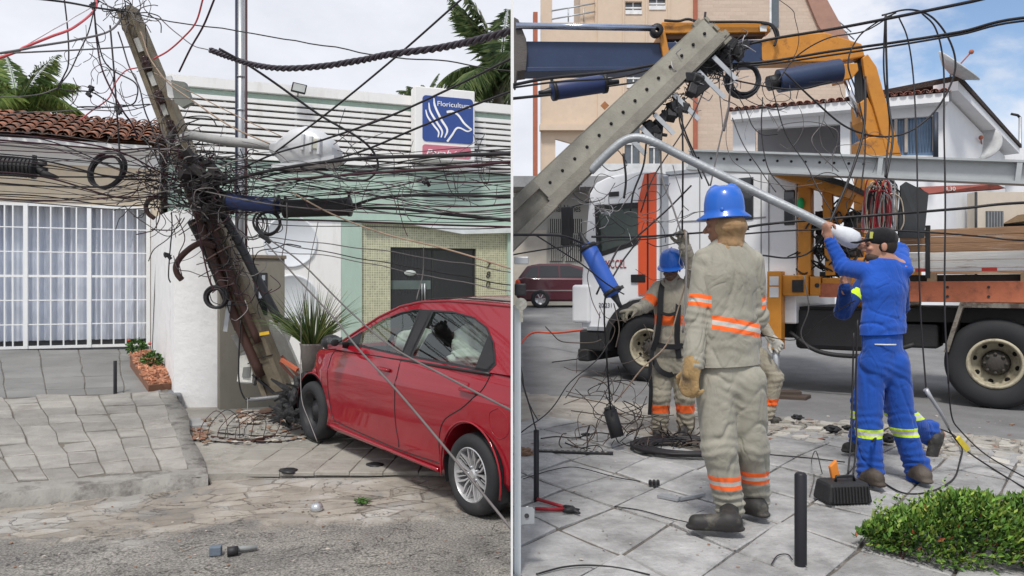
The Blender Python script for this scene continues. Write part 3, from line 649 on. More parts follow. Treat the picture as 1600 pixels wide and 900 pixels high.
mb = MB(); mb.poly(FF, rrect(a0, a1, zB, zA, .08), SB, SB+.012); bp_ = mb.build('blue_panel', plain('sign_blue', (.035, .075, .27), .35, var=.08), sg)
mb = MB(); mb.poly(FF, rrect(a0, a1-.05, zb0+.06, zC, .06), SB, SB+.012); pk = mb.build('pink_panel', plain('sign_pink', (.55, .17, .23), .4), sg)
sw = plain('sign_white', (.85, .85, .85), .5)
aw = a1-a0; ah = zA-zB
text('Floricultura', FF, a0+aw*.29, SB+.012, zA-ah*.21, ah*.11, sw, 'lettering', bp_, .006, width=aw*.66)
text('Parabéns', FF, a0+aw*.07, SB+.012, zC-.22, .13, sw, 'lettering', pk, .006, width=aw*.8, shear=.3)
# white strokes of the emblem
def stroke(pts, w0, w1, mbx):
    q = cr_spline([Vector((a0+aw*x, 0, zA-ah*y)) for x, y in pts], 8); n = len(q)
    for i in range(n-1):
        pass
    Lf = []; Rt = []
    for i, p in enumerate(q):
        t = (q[min(i+1, n-1)]-q[max(i-1, 0)]).normalized(); nn = Vector((-t.z, 0, t.x)); k = i/(n-1); ww = w0*math.sin(math.pi*min(1, max(0, .08+.84*k)))**.6 if w1 is None else w0+(w1-w0)*k
        Lf.append(p+nn*ww*aw); Rt.append(p-nn*ww*aw)
    for i in range(n-1):
        mbx.hexa([FF.w(a.x, SB+.013, a.z) for a in (Lf[i], Lf[i+1], Rt[i+1], Rt[i])]+[FF.w(a.x, SB+.019, a.z) for a in (Lf[i], Lf[i+1], Rt[i+1], Rt[i])])
mb = MB()
stroke([(.22, .05), (.24, .22), (.36, .5), (.48, .72), (.43, .9)], .022, None, mb)
stroke([(.12, .16), (.15, .35), (.28, .58), (.38, .76), (.36, .9)], .02, None, mb)
stroke([(.06, .32), (.10, .47), (.22, .65), (.31, .78), (.30, .9)], .018, None, mb)
stroke([(.47, .33), (.58, .31), (.70, .38), (.82, .55), (.97, .68)], .022, .018, mb)
stroke([(.97, .68), (.88, .72), (.74, .66), (.66, .68), (.58, .82), (.48, .98)], .012, .02, mb)
mb.build('emblem', sw, bp_)
# floodlight on the parapet
q, z = FF.sz(467, 138, .3)
fl = empty('floodlight', FF.w(q, .3, z), 'small black floodlight fixed on top of the shop parapet', 'floodlight')
mb = MB(); mb.obox(FF.w(q, .3, z), FF.u*.14-V(0, 0, .02), FF.v*.04+V(0, 0, .0), V(0, 0, .09)+FF.u*.02); mb.build('housing', black_plastic, fl, bevel=.01)
mb = MB(); mb.obox(FF.w(q, .345, z), FF.u*.115-V(0, 0, .017), FF.v*.004, V(0, 0, .07)+FF.u*.015); mb.build('lens', plain('lens', (.45, .47, .45), .2), fl)
mb = MB(); mb.cyl(FF.w(q, .25, z), FF.w(q, .05, z-.1), .012, 6); mb.build('bracket', black_plastic, fl)
# ------------------------------------------------------------- palms
def palm(label, base, crown, n, length, seed, clip=None, leafc=None, tag_group='palm trees behind the shop and house'):
    rnd = random.Random(seed); t = empty('palm_tree', base, label, 'palm', tag_group); mt = leafc
    mb = MB(); pts = [base.lerp(crown, k/8)+V(.1*math.sin(k*.7), 0, 0)*(k/8) for k in range(9)]; mb.tube(pts, [.2-.008*k for k in range(9)], 10)
    mb.build('trunk', pm('palm_trunk', (.2, .17, .13), .9, bump=.4, bs=12), t, clip=clip)
    mb = MB()
    for f in range(n):
        az = 2*math.pi*f/n*2.618+rnd.uniform(-.2, .2); el = R(rnd.choice((70, 50, 30, 12, -8, -30))+rnd.uniform(-9, 9)); Lf = length*rnd.uniform(.85, 1.1)
        d = Vector((math.cos(az)*math.cos(el), math.sin(az)*math.cos(el), math.sin(el))); p = crown.copy(); sp = []
        for k in range(15):
            sp.append(p.copy()); p = p+d*(Lf/14); d = (d-V(0, 0, .055+.06*math.cos(el))).normalized()
        mb.tube(sp, [.022*(1-k/16) for k in range(15)], 4, 0, smooth=False)
        for k in range(1, 15):
            for m_ in range(7):
                a = sp[k-1].lerp(sp[k], m_/7); tt = (sp[k]-sp[k-1]).normalized(); sd = tt.cross(V(0, 0, 1)); 
                if sd.length < .05: sd = tt.cross(V(1, 0, 0))
                sd.normalize(); ll = Lf*.34*rnd.uniform(.8, 1.1)*math.sin(math.pi*min(.97, (k+m_/7)/15.5+.07))**.6
                for sgn in (1, -1):
                    dd = (sd*sgn*rnd.uniform(.7, 1)+tt*rnd.uniform(.45, .9)-V(0, 0, rnd.uniform(.15, .8))).normalized()
                    wv_ = tt*.012*Lf/2+V(0, 0, .006); e = a+dd*ll-V(0, 0, ll*.22); c = a+dd*ll*.5
                    mb.add([a, c+wv_, e, c-wv_], [(0, 1, 2), (0, 2, 3)], rnd.randrange(2))
    mb.build('fronds', mt, t, recalc=False, clip=clip, weld=False); return t
pl1 = [leafmat('palm_leaf', (.10, .17, .04)), leafmat('palm_leaf_light', (.22, .28, .08))]
pl2 = [leafmat('palm_leaf_dark', (.065, .11, .04)), leafmat('palm_leaf_mid', (.16, .21, .08))]
palm('palm tree with bright green fronds behind the clay tile roof', V(-12.1, 19, .2), P(28, 168, 19), 26, 1.7, 3, None, pl1)
palm('big dark palm tree behind the shop, beside the sign', P(790, 450, 21).xyz*1-V(0, 0, 1.5), P(783, 118, 21), 30, 2.5, 8, -1, pl2)
palm('small palm crown peeping over the shop parapet', P(662, 450, 24)-V(0, 0, 1.5), P(662, 162, 24), 22, 1.0, 12, None, pl2)
# ------------------------------------------------------------- galvanised street pole
d = 10.9; t = empty('steel_pole', P(376, 450, d)*1-V(0, 0, 1.58), 'tall straight galvanised steel pole behind the leaning concrete pole', 'pole')
mb = MB(); a = P(376, 450, d); mb.cyl(V(a.x, d, .1), V(a.x, d, 6.6), .052, 20); mb.build('shaft', galv, t)
for px, r_, m_ in ((369, .016, plain('cable_navy', (.02, .025, .05))), (384.5, .02, plain('cable_wine', (.05, .018, .02)))):
    mb = MB(); b = P(px, 450, d-.05); mb.cyl(V(b.x, d-.05, .1), V(b.x, d-.05, 6.6), r_, 8); mb.build('riser_cable', m_, t)
mb = MB()
for py in (172, 300, 120): mb.cyl(P(376, py, d)-V(0, 0, .012), P(376, py, d)+V(0, 0, .012), .062, 16)
mb.build('clamp', galv, t)
# ------------------------------------------------------------- short black bollards
def bollard(base, h, r_, label):
    mb = MB(); mb.lathe(base, V(0, 0, 1), [(0, -.02), (r_, -.02), (r_, h-r_*.3), (r_*.8, h), (0, h)], 16)
    return tag(mb.build('bollard', pm('bollard_black', (.014, .014, .018), .45, bump=.03), origin=base, autosm=40), label, 'bollard', 'short black tube bollards')
bollard(G(180, 614, .335), .42, .022, 'thin black bollard standing on the driveway in front of the barred house')
bollard(G(838, 781, .4), .43, .017, 'black bollard near the pale gate post with a wire tied to its top')
bollard(G(1251, 882, .4), .43, .028, 'black bollard in the foreground slabs left of the hedge')
# potted grass
pb = P(487, 570, 8.9)
t = empty('potted_grass', P(487, 600, 8.9), 'grey pot of long green grass blades between the pillar and the red car', 'potted plant')
mb = MB(); mb.lathe(P(487, 585, 8.9), V(0, 0, 1), [(0, -.15), (.09, -.15), (.13, .33), (.14, .36), (.12, .36), (.1, .3), (0, .3)], 24); mb.build('pot', pm('pot_grey', (.22, .20, .18), .8), t)
rnd = random.Random(8); mb = MB()
for k in range(330):
    a = rnd.uniform(0, 2*math.pi); l = rnd.uniform(.45, .85); lean = rnd.uniform(.05, .95); p = P(487, 545, 8.9)+V(math.cos(a)*.05, math.sin(a)*.05, 0)
    dr_ = V(math.cos(a)*lean, math.sin(a)*lean, 1).normalized(); side = dr_.cross(V(rnd.gauss(0, 1), rnd.gauss(0, 1), 0)).normalized()*.009; q = []
    for s_ in range(6): q.append(p.copy()); p = p+dr_*l/5; dr_ = (dr_-V(0, 0, .12*lean*2)).normalized()
    vs = []; 
    for s_, c in enumerate(q): vs += [c+side*(1-s_/5.2), c-side*(1-s_/5.2)]
    mb.add(vs, [(2*s_, 2*s_+1, 2*s_+3, 2*s_+2) for s_ in range(5)], rnd.randrange(3))
mb.build('grass_blades', [leafmat('blade', (.10, .17, .05)), leafmat('blade2', (.2, .24, .08)), leafmat('blade3', (.05, .10, .03))], t, recalc=False, weld=False)
# ------------------------------------------------------------- the broken, leaning pole on the left
def obar(mb, a, b, side, w0, w1, t0, t1, m=0):   # rectangular tapered bar from a to b
    ax = (b-a).normalized(); x = (side-ax*side.dot(ax)).normalized(); y = ax.cross(x)
    mb.hexa([a-x*w0-y*t0, a+x*w0-y*t0, a+x*w0+y*t0, a-x*w0+y*t0, b-x*w1-y*t1, b+x*w1-y*t1, b+x*w1+y*t1, b-x*w1+y*t1], m)
    return ax, x, y
pt, pb_ = P(200, 16, 8.9), P(436, 616, 9.25)
pole = empty('leaning_pole', pb_, 'broken concrete utility pole leaning left over the red car, wrapped in tangled cables', 'utility pole')
mb = MB(); ax, px_, py_ = obar(mb, pb_, pt, V(1, 0, 0), .15, .095, .12, .08)
yv = py_ if py_.y < 0 else -py_     # toward the viewer
Lp = (pt-pb_).length
def PP(k, sx=0, sy=0): return pb_+ax*(Lp*k)+px_*sx+yv*sy     # along the pole 0..1
pole_left = pm('pole_weathered', (.21, .18, .13), .9, vs=5, bump=.3, bs=90, bd=.006, col2=(.11, .085, .06), thr=(.45, .7), s2=4)
# raised flanges of the double-T section, recess left between them
for sgn in (-1, 1):
    for i in range(12):
        k0, k1 = i/12, (i+1)/12
        w = .15+(.095-.15)*(k0+k1)/2; th = .12+(.08-.12)*(k0+k1)/2
        o = Vector((0, 0, 0)); a = PP(k0, sgn*(w-.028), th+.01); b = PP(k1, sgn*(w-.028-.006), th+.008)
        obar(mb, a, b, px_, .028, .028, .022, .022)
mb.build('shaft', pole_left, pole, weld=False)
mb = MB()
for k in (.10, .155, .21): 
    mb.tube([PP(k, -.16, .155), PP(k+.004, 0, .16), PP(k, .16, .155)], .006, 5)
mb.build('crack_wire', dark_metal, pole)
ins = plain('insulator_brown', (.035, .014, .012), .25); plate = pm('plate_grey', (.45, .45, .42), .6)
for k in (.86, .775, .70, .625, .56):
    mb = MB(); c = PP(k, .02, .14); mb.lathe(c-ax*.09, ax, [(0, 0), (.035, 0), (.05, .02), (.03, .045), (.05, .07), (.052, .09), (.03, .115), (.05, .14), (.035, .16), (0, .16)], 16); io = mb.build('spool_insulator', ins, pole)
    mb = MB(); mb.obox(PP(k+.045, .015, .125), px_*.028, yv*.012, ax*.08); mb.build('bracket_plate', plate, io)
# brown conduits and black pipes strapped to the lower half
def pipe(name, ks, r_, mt, parent, lab=None):
    mb = MB(); mb.tube(cr_spline(ks, 6), r_, 10); return mb.build(name, mt, parent)
pipe('conduit', [PP(.06, -.05, .19), PP(.25, -.08, .2), PP(.5, -.03, .2), PP(.6, 0, .2)], .055, brown_conduit, pole)
pipe('conduit', [PP(.14, .07, .20), PP(.3, .05, .2), PP(.55, .07, .2)], .045, brown_conduit, pole)
pipe('riser_pipe', [PP(.17, .36, .1), PP(.3, .30, .12), PP(.42, .24, .12), PP(.55, .14, .12), PP(.62, .12, .1)], .052, plain('pipe_dark', (.05, .052, .058), .5), pole)
pipe('riser_pipe', [P(372, 515, 9.0), P(350, 460, 8.95), P(325, 395, 8.95), P(300, 345, 8.95)], [.04]*7+[.05]*6+[.06]*6, pm('tar_black', (.012, .011, .011), .6, bump=.5, bs=20, bd=.03), pole)
pipe('hook_conduit', [P(336, 385, 8.85), P(318, 379, 8.8), P(300, 386, 8.8), P(282, 402, 8.8), P(275, 416, 8.8), P(277, 428, 8.8), P(284, 437, 8.8)], .034, brown_conduit, pole)
pipe('hook_conduit', [P(262, 322, 8.85), P(250, 309, 8.8), P(235, 311, 8.8), P(228, 322, 8.8), P(232, 334, 8.8), P(241, 341, 8.8)], .026, brown_conduit, pole)
for k in (.42, .46, .37):
    mb = MB(); mb.tube([PP(k, -.17, .1), PP(k, -.15, .235), PP(k+.006, .02, .27), PP(k+.012, .15, .23), PP(k+.012, .17, .1)], .009, 6); mb.build('strap', plain('strap_tan', (.25, .17, .14), .6), pole)
mb = MB()
for i in range(6): mb.lathe(PP(.395+.018*i, .225, .13), ax, [(.04, 0), (.05, .004), (.05, .02), (.04, .024)], 12)
mb.build('corrugated_duct', black_plastic, pole)
for (px, py, a_) in ((307, 296, 12), (413, 521, 80)):
    mb = MB(); c = P(px, py, 8.6); r_ = R(a_); mb.obox(c, V(math.cos(r_), 0, -math.sin(r_))*.018, V(0, .004, 0), V(math.sin(r_), 0, math.cos(r_))*.055); mb.build('yellow_tag', plain('tag_yellow', (.7, .45, .03), .5), pole)
# galvanised bottom tube and brackets hanging at the base
mb = MB(); mb.tube([P(384, 625, 9.0), P(400, 624, 9.0), P(460, 618, 9.0)], .028, 10); 
tag(mb.build('ground_pipe', pm('pipe_grey', (.2, .2, .21), .5, .3)), 'grey pipe lying across the broken foot of the leaning pole', 'pipe')
sheet_metal = pm('sheet_metal', (.42, .42, .40), .55, .2, col2=(.2, .19, .17), thr=(.55, .75), s2=6)
def plate3(pts, d, name, mt, parent=None, label=None, cat=None, th=.03, grp=None, tilt=None):
    dd = tilt or [0]*len(pts); A = [P(x, y, d+e) for (x, y), e in zip(pts, dd)]; mb = MB(); mb.ext(A, [p+V(0, th, 0) for p in A]); o = mb.build(name, mt, parent)
    return tag(o, label, cat, grp) if label else o
bx = empty('meter_box', P(385, 600, 9.2), 'torn open pale metal meter box hanging left of the broken pole foot', 'meter box')
plate3([(361, 524), (388, 516), (400, 540), (374, 549)], 9.15, 'lid', sheet_metal, bx, tilt=[0, .1, .1, 0])
plate3([(376, 552), (396, 541), (407, 570), (396, 600), (372, 598)], 9.3, 'back_plate', sheet_metal, bx)
do = plate3([(375, 556), (396, 552), (394, 598), (370, 596)], 9.1, 'box_door', pm('white_box', (.62, .62, .58), .5), bx)
mb = MB(); mb.poly(Fr(0, 0, 0), [(0, 0)]*3, 0, 0) if False else None
plate3([(380, 574), (391, 573), (390, 590), (378, 589)], 9.08, 'glass_pane', plain('pane_grey', (.2, .21, .2), .2), do, th=.02)
plate3([(396, 548), (420, 560), (406, 578), (385, 560)], 9.35, 'torn_sheet', sheet_metal, bx, tilt=[0, .2, .1, 0])
bx2 = empty('cabinet', P(440, 590, 9.4), 'crushed white metal cabinet jammed between the leaning pole and the potted grass', 'cabinet')
plate3([(420, 500), (447, 530), (470, 583), (470, 600), (448, 596), (424, 545)], 9.5, 'panel', pm('cab_white', (.58, .57, .52), .5, col2=(.4, .38, .33), thr=(.5, .8)), bx2, th=.1, tilt=[.1, 0, 0, 0, .1, .1])
plate3([(428, 492), (452, 497), (459, 511), (450, 536), (434, 510)], 9.4, 'door', pm('cab_white2', (.65, .64, .6), .45), bx2, tilt=[0, .1, 0, 0, .1])
plate3([(432, 494), (449, 498), (453, 507), (438, 504)], 9.37, 'vent', plain('vent_dark', (.12, .13, .13), .5), bx2, th=.02)
for i, (a, b) in enumerate((((395, 585), (428, 614)), ((408, 568), (398, 602)), ((437, 566), (470, 602)), ((440, 556), (468, 590)))):
    mb = MB(); A, B = P(*a, 9.1), P(*b, 9.1); obar(mb, A, B, V(1, 0, .3), .013, .013, .02, .02)
    tag(mb.build('bent_bar', dark_metal if i < 2 else pm('rust_bar', (.13, .05, .035), .8)), ['dark angle iron strut slanting down to the broken pole foot', 'short dark strut hanging from the torn meter box', 'longer rusty brown bar between the pole foot and the car', 'shorter rusty bar above the brown one by the car nose'][i], 'metal bar', 'bent bars at the pole foot')
mb = MB(); obar(mb, P(465, 578, 8.6), P(440, 562, 8.7), V(0, 0, 1), .02, .02, .02, .02); tag(mb.build('splintered_timber', plain('orange_rag', (.45, .12, .06), .8)), 'orange red strip of plastic poking from the car nose toward the pole', 'strip')
# perforated strip
mb = MB(); obar(mb, P(352, 518, 8.9), P(358, 470, 8.9), V(1, 0, 0), .025, .025, .004, .004); tag(mb.build('perforated_strip', galv), 'short perforated steel strip hanging beside the black pipe', 'metal strip')
# coil of black cable on the pole
def coil(label, c, r_, n, thick, seed, mt, tilt=V(0, 1, 0), cat='cable coil', name='cable_coil', spread=.03, grp=None, sq=1):
    rnd = random.Random(seed); ax_ = tilt.normalized(); x = ax_.orthogonal().normalized(); y = ax_.cross(x); pts = []
    for k in range(n*24):
        a = 2*math.pi*k/24; rr = r_*(1+.12*math.sin(k*.13+seed)+rnd.uniform(-.012, .012)) ; pts.append(c+x*math.cos(a)*rr+y*math.sin(a)*rr*sq+ax_*spread*math.sin(k*.21+seed))
    mb = MB(); mb.tube(pts, thick, 5); return tag(mb.build(name, mt), label, cat, grp)
coil('round coil of black cable hanging left of the leaning pole above the meter box', P(338, 465, 8.8), .115, 7, .017, 2, cable_black)
coil('black cable coil hung against the cream wall under the tile roof', P(167, 267, 8.3), .20, 6, .013, 5, cable_black, sq=.8)
# ------------------------------------------------------------- lamp arm and head on the left pole
lamp = empty('street_lamp', P(285, 214, 8.8), 'broken street lamp with a long grey arm and white ribbed head on the leaning pole', 'street lamp')
mb = MB(); mb.tube(cr_spline([P(285, 216, 8.75), P(300, 212, 8.7), P(350, 220, 8.5), P(436, 229, 8.2)], 6), .052, 14); mb.build('arm', pm('arm_grey', (.36, .36, .35), .5, .2), lamp)
def loft(mb, rings, m=0, cap=True):
    n = len(rings[0]); vs = [p for r_ in rings for p in r_]
    mb.add(vs, [(i*n+k, i*n+(k+1) % n, (i+1)*n+(k+1) % n, (i+1)*n+k) for i in range(len(rings)-1) for k in range(n)], m, True)
    if cap: mb.add(rings[0], [tuple(range(n-1, -1, -1))], m, False); mb.add(rings[-1], [tuple(range(n))], m, False)
# cast head : rings along its axis
A0 = P(425, 231, 8.2); ex = (P(535, 235, 8.05)-P(430, 232, 8.2)).normalized(); ez = ex.cross(V(0, 1, 0)).normalized(); ez = -ez if ez.z < 0 else ez; ey = ex.cross(ez)
rings = []; sec = [(.0, .055, .06, .06), (.09, .07, .12, .085), (.16, .12, .19, .14), (.28, .2, .215, .2), (.42, .23, .20, .21), (.56, .19, .17, .2), (.68, .11, .14, .17), (.75, .0, .115, .13)]
for s_, t_, b_, h_ in sec:
    rg = []
    for k in range(20):
        a = 2*math.pi*k/20; cy = math.copysign(abs(math.cos(a))**.75, math.cos(a))*h_; cz = math.sin(a); cz = (t_ if cz > 0 else b_)*math.copysign(abs(cz)**.6, cz); rg.append(A0+ex*s_+ey*cy+ez*cz)
    rings.append(rg)
m_lamp = pm('lamp_cast', (.56, .57, .58), .4, .15, var=.05, bump=.02)
mb = MB(); loft(mb, rings); mb.build('lamp_head', m_lamp, lamp)
mb = MB(); rings = []
for s_, dz, h_ in ((.06, -.12, .10), (.12, -.12, .19), (.35, -.11, .225), (.6, -.06, .215), (.78, .0, .14)):
    rings.append([A0+ex*s_+ey*h_*cy+ez*(dz-.1+cz) for cy, cz in ((-1, -.02), (1, -.02), (1, .02), (-1, .02))])
loft(mb, rings); mb.build('rim', m_lamp, lamp, autosm=30)
mb = MB(); c0 = A0+ex*.60-ey*.155+ez*.0
if ey.y > 0: c0 = A0+ex*.60-ey*.18+ez*.0
side = -ey if ey.y > 0 else ey
for k in range(3):
    c0 = A0+ex*(.46+.09*k)+side*.17+ez*(.03-.02*k); mb.obox(c0+side*.03, ex*.016, side*.03, ez*.085)
mb.build('rib', m_lamp, lamp, bevel=.008)
mb = MB(); c0 = A0+ex*.585+side*.185+ez*.02; mb.obox(c0, ex*.05, side*.02, ez*.055); mb.build('lens_cover', pm('lens_yell', (.5, .5, .42), .35), lamp, bevel=.01)
# small grey box on the pole
pc = empty('photo_box', P(285, 150, 8.6), 'grey flat metal box hanging from a cable right of the leaning pole top', 'box')
plate3([(267, 125), (288, 128), (300, 160), (284, 168), (273, 160)], 8.6, 'box_body', pm('box_olive', (.17, .18, .16), .6), pc, th=.08)
plate3([(258, 120), (267, 118), (276, 150), (268, 156), (262, 150)], 8.75, 'white_flap', plain('flap_white', (.6, .6, .6), .5), pc)
# ------------------------------------------------------------- splice closures
def closure(label, a, b, r_, mt, mt2, n=1, grp='splice closures on the cables', ribs=0, fins=0):
    t = empty('splice_closure', (a+b)/2-V(0, 0, r_), label, 'splice closure', grp); ax_ = (b-a); Lc = ax_.length; ax_.normalize()
    mb = MB(); prof = [(0, 0), (r_*.5, 0), (r_*.9, .015), (r_, .04)]
    if ribs:
        for i in range(ribs): x = .04+(Lc-.08)*i/ribs; w = (Lc-.08)/ribs; prof += [(r_, x), (r_, x+w*.5), (r_*.86, x+w*.55), (r_*.86, x+w*.95)]
    prof += [(r_, Lc-.04), (r_*.9, Lc-.015), (r_*.5, Lc), (0, Lc)]
    mb.lathe(a, ax_, prof, 24); mb.build('body', mt, t, autosm=40)
    for c in (a+ax_*.03, b-ax_*.03):
        mb = MB(); mb.lathe(c-ax_*.015, ax_, [(r_*.8, 0), (r_*1.08, 0), (r_*1.08, .03), (r_*.8, .03)], 20); 
        e = ax_.cross(V(0, 1, 0)).normalized(); e = e if e.z > 0 else -e; mb.obox(c+e*r_*1.15, ax_*.012, V(0, .02, 0), e*r_*.25); mb.build('end_clamp', mt2, t)
    for c, s_ in ((a, -1), (b, 1)):
        mb = MB(); mb.lathe(c, ax_*s_, [(r_*.5, 0), (r_*.3, .05), (r_*.25, .1), (0, .1)], 14); mb.build('cable_gland', mt2, t)
    return t
navy_pl = plain('navy_plastic', (.02, .035, .11), .4); black_m = pm('black_matt', (.022, .022, .024), .6, bump=.1, bs=60)
closure('dark navy blue closure tube right of the leaning pole, next to the black one', P(352, 314, 8.45), P(438, 322, 8.35), .085, navy_pl, black_plastic)
closure('fat black closure cylinder hanging in front of the green shop wall', P(442, 326, 8.35), P(550, 323, 8.3), .098, black_m, black_plastic)
closure('black ribbed closure at the left edge in front of the cream wall', P(-12, 258, 7.9), P(58, 264, 8.0), .10, black_m, black_plastic, ribs=9)
mb = MB(); mb.tube([P(56, 262, 8), P(70, 272, 8), P(92, 277, 8)], [.05, .04, .01], 8); mb.tube([P(56, 257, 8), P(72, 256, 8)], .025, 8); tag(mb.build('closure_boot', black_m), 'pointed black rubber boot behind the ribbed closure', 'rubber boot')
# ------------------------------------------------------------- red car
Rc = Vector((-.287, 5.747, 0)); Fc = Vector((-2.058, 7.966, 0)); uc = (Fc-Rc).normalized(); LW = (Fc-Rc).length
nc = Vector((uc.y, -uc.x, 0));
if nc.y > 0: nc = -nc       # toward the camera (left side of the car)
pitch = .12/LW
def CW(s, y, z): # s forward from rear axle, y from centre line (+ toward viewer, .84 = skin), z
    return Rc+uc*s+nc*(y-.80)+V(0, 0, z+s*pitch)
m_red = pm('car_red', (.27, .004, .014), .5, var=.04, vs=1.5, bump=0, coat=1.0, spec=.15)
car = empty('red_car', CW(1.2, 0, 0), 'dark red hatchback crashed nose first into the leaning pole', 'car')
def cl(mb, name, mt, par, **k): return mb.build(name, mt, par, clip=-1, **k)
def interp(xs, ys, x):
    return float(np.interp(x, xs, ys))
def beltz(s): return interp([-1.0, -.6, 0, 1, 2.0, 2.35, 2.8, 3.25], [1.10, 1.10, 1.085, 1.05, 1.02, 1.0, .93, .80], s)
def halfw(s): return interp([-.98, -.9, -.6, 0, 1.0, 2.4, 2.9, 3.1, 3.25], [.60, .70, .80, .84, .85, .84, .80, .74, .6], s)
secs = []; NS = 110; s_lo, s_hi = -.98, 3.22
def prof(s):
    hw = halfw(s); zb = beltz(s); bz = interp([-.98, -.7, .3, 2.4, 3.0, 3.25], [.34, .27, .20, .17, .2, .3], s)
    pts = [(0, bz), (hw-.16, bz), (hw-.05, bz+.02), (hw-.012, bz+.08), (hw-.02, bz+.17), (hw-.012, bz+.3), (hw-.002, bz+.45), (hw, zb-.30), (hw+.004, zb-.20), (hw-.012, zb-.155), (hw-.022, zb-.1), (hw-.035, zb-.03), (hw-.055, zb)]
    return pts
def top(s):
    zb = beltz(s); hw = halfw(s)
    if s > 2.2: cr = .06
    else: cr = 0.0
    return [(hw-.12, zb+cr*.4), (hw*.55, zb+cr*.8), (0, zb+cr)]
mb = MB(); rows = []
for i in range(NS+1):
    s = s_lo+(s_hi-s_lo)*i/NS; p = prof(s)+top(s); row = [(y, z) for y, z in p]+[(-y, z) for y, z in reversed(p[1:-1])]
    cr_ = max(0, s-2.6)
    rr = []
    for k, (y, z) in enumerate(row):
        q = CW(s-cr_*.25*abs(noise.noise(Vector((y*3, z*4, 1)))), y*(1-cr_*.1), z)
        nn = noise.noise_vector(Vector((s*5, y*5, z*5)))*(.10*cr_); rr.append(q+nn)
    rows.append(rr)
m = len(rows[0]); mb.add([p for r_ in rows for p in r_], [(i*m+k, i*m+(k+1) % m, (i+1)*m+(k+1) % m, (i+1)*m+k) for i in range(NS) for k in range(m)]+[tuple(range(m)), tuple(NS*m+k for k in range(m))], 0, True)
body = mb.build('body', m_red, car)
# wheel arches
cut = MB()
for s in (0, LW): cut.lathe(CW(s, .5, .315), nc, [(0, 0), (.375, 0), (.375, .6), (0, .6)], 40); 
cu = cut.build('cut', m_red, origin=(0, 0, 0)); bo = body.modifiers.new('b', 'BOOLEAN'); bo.operation = 'DIFFERENCE'; bo.object = cu; bo.solver = 'EXACT'; bo.use_self = True
bpy.context.view_layer.update(); me = bpy.data.meshes.new_from_object(body.evaluated_get(bpy.context.evaluated_depsgraph_get())); body.modifiers.clear(); body.data = me; bpy.data.objects.remove(cu)
bm = bmesh.new(); bm.from_mesh(me); clipbm(bm, -1, ORI[body.name]); bm.to_mesh(me); bm.free()
for p in me.polygons: p.use_smooth = True
me.set_sharp_from_angle(angle=R(40))
# arch lips and liners
for s in (0, LW):
    mb = MB(); a_ = []; 
    for k in range(-2, 27): t = math.pi*k/24; a_.append(CW(s+.385*math.cos(t), halfw(s)+.002, .315+.385*math.sin(t)*1.0))
    mb.tube(a_, .008, 6); cl(mb, 'arch_lip', m_red, car)
    mb = MB(); vs = []
    for k in range(-3, 28):
        t = math.pi*k/24
        for y in (.2, .82): vs.append(CW(s+.372*math.cos(t), y, .315+.372*math.sin(t)))
    mb.add(vs, [(2*k, 2*k+1, 2*k+3, 2*k+2) for k in range(30)]); vs = [CW(s+.372*math.cos(math.pi*k/12), .2, .315+.372*math.sin(math.pi*k/12)) for k in range(24)]; mb.add(vs, [tuple(range(24))]); cl(mb, 'wheel_liner', black_plastic, car, recalc=False)
# greenhouse
def gy(z): return .80-.36*(z-1.06)
def GS(s, z, off=0): return CW(s, gy(z)+off, z)
outl = [(2.36, 1.0), (2.05, 1.16), (1.65, 1.355), (1.32, 1.475), (1.0, 1.535), (.6, 1.565), (.2, 1.57), (-.2, 1.57), (-.62, 1.56), (-.86, 1.46), (-1.02, 1.12)]
winA = [(2.12, 1.085), (1.85, 1.21), (1.55, 1.345), (1.3, 1.425), (1.06, 1.468), (.98, 1.472), (1.06, 1.08)]
winB = [(.92, 1.085), (.80, 1.475), (.5, 1.485), (.2, 1.46), (.0, 1.40), (-.13, 1.30), (-.22, 1.16), (-.16, 1.10)]
def ngon(outline, holes, fn, mb, m=0, flip=False):
    loops = [outline]+holes; flat = [Vector((a, b, 0)) for l in loops for a, b in l]
    tr = tessellate_polygon([[Vector((a, b, 0)) for a, b in l] for l in loops]); mb.add([fn(p.x, p.y) for p in flat], [tuple(t) for t in tr], m, False)
dark_trim = plain('dark_trim', (.02, .02, .022), .4)
m_glass = bpy.data.materials.new('car_glass'); m_glass.use_nodes = True; t_ = m_glass.node_tree; t_.nodes.clear()
gb = N(t_, 'ShaderNodeBsdfGlossy', i={'Roughness': .02, 'Color': (.9, .95, .92, 1)}); tb = N(t_, 'ShaderNodeBsdfTransparent', i={'Color': (.62, .70, .66, 1)}); lw_ = N(t_, 'ShaderNodeLayerWeight', i={'Blend': .5}); pw_ = N(t_, 'ShaderNodeMath', operation='POWER', i={1: 4.0}); L(t_, lw_.outputs['Facing'], pw_.inputs[0]); fr_ = N(t_, 'ShaderNodeMath', operation='MULTIPLY_ADD', i={1: .8, 2: .10}); L(t_, pw_.outputs[0], fr_.inputs[0]); mxx = N(t_, 'ShaderNodeMixShader'); oo = N(t_, 'ShaderNodeOutputMaterial')
L(t_, fr_.outputs[0], mxx.inputs[0]); L(t_, tb.outputs[0], mxx.inputs[1]); L(t_, gb.outputs[0], mxx.inputs[2]); L(t_, mxx.outputs[0], oo.inputs[0])
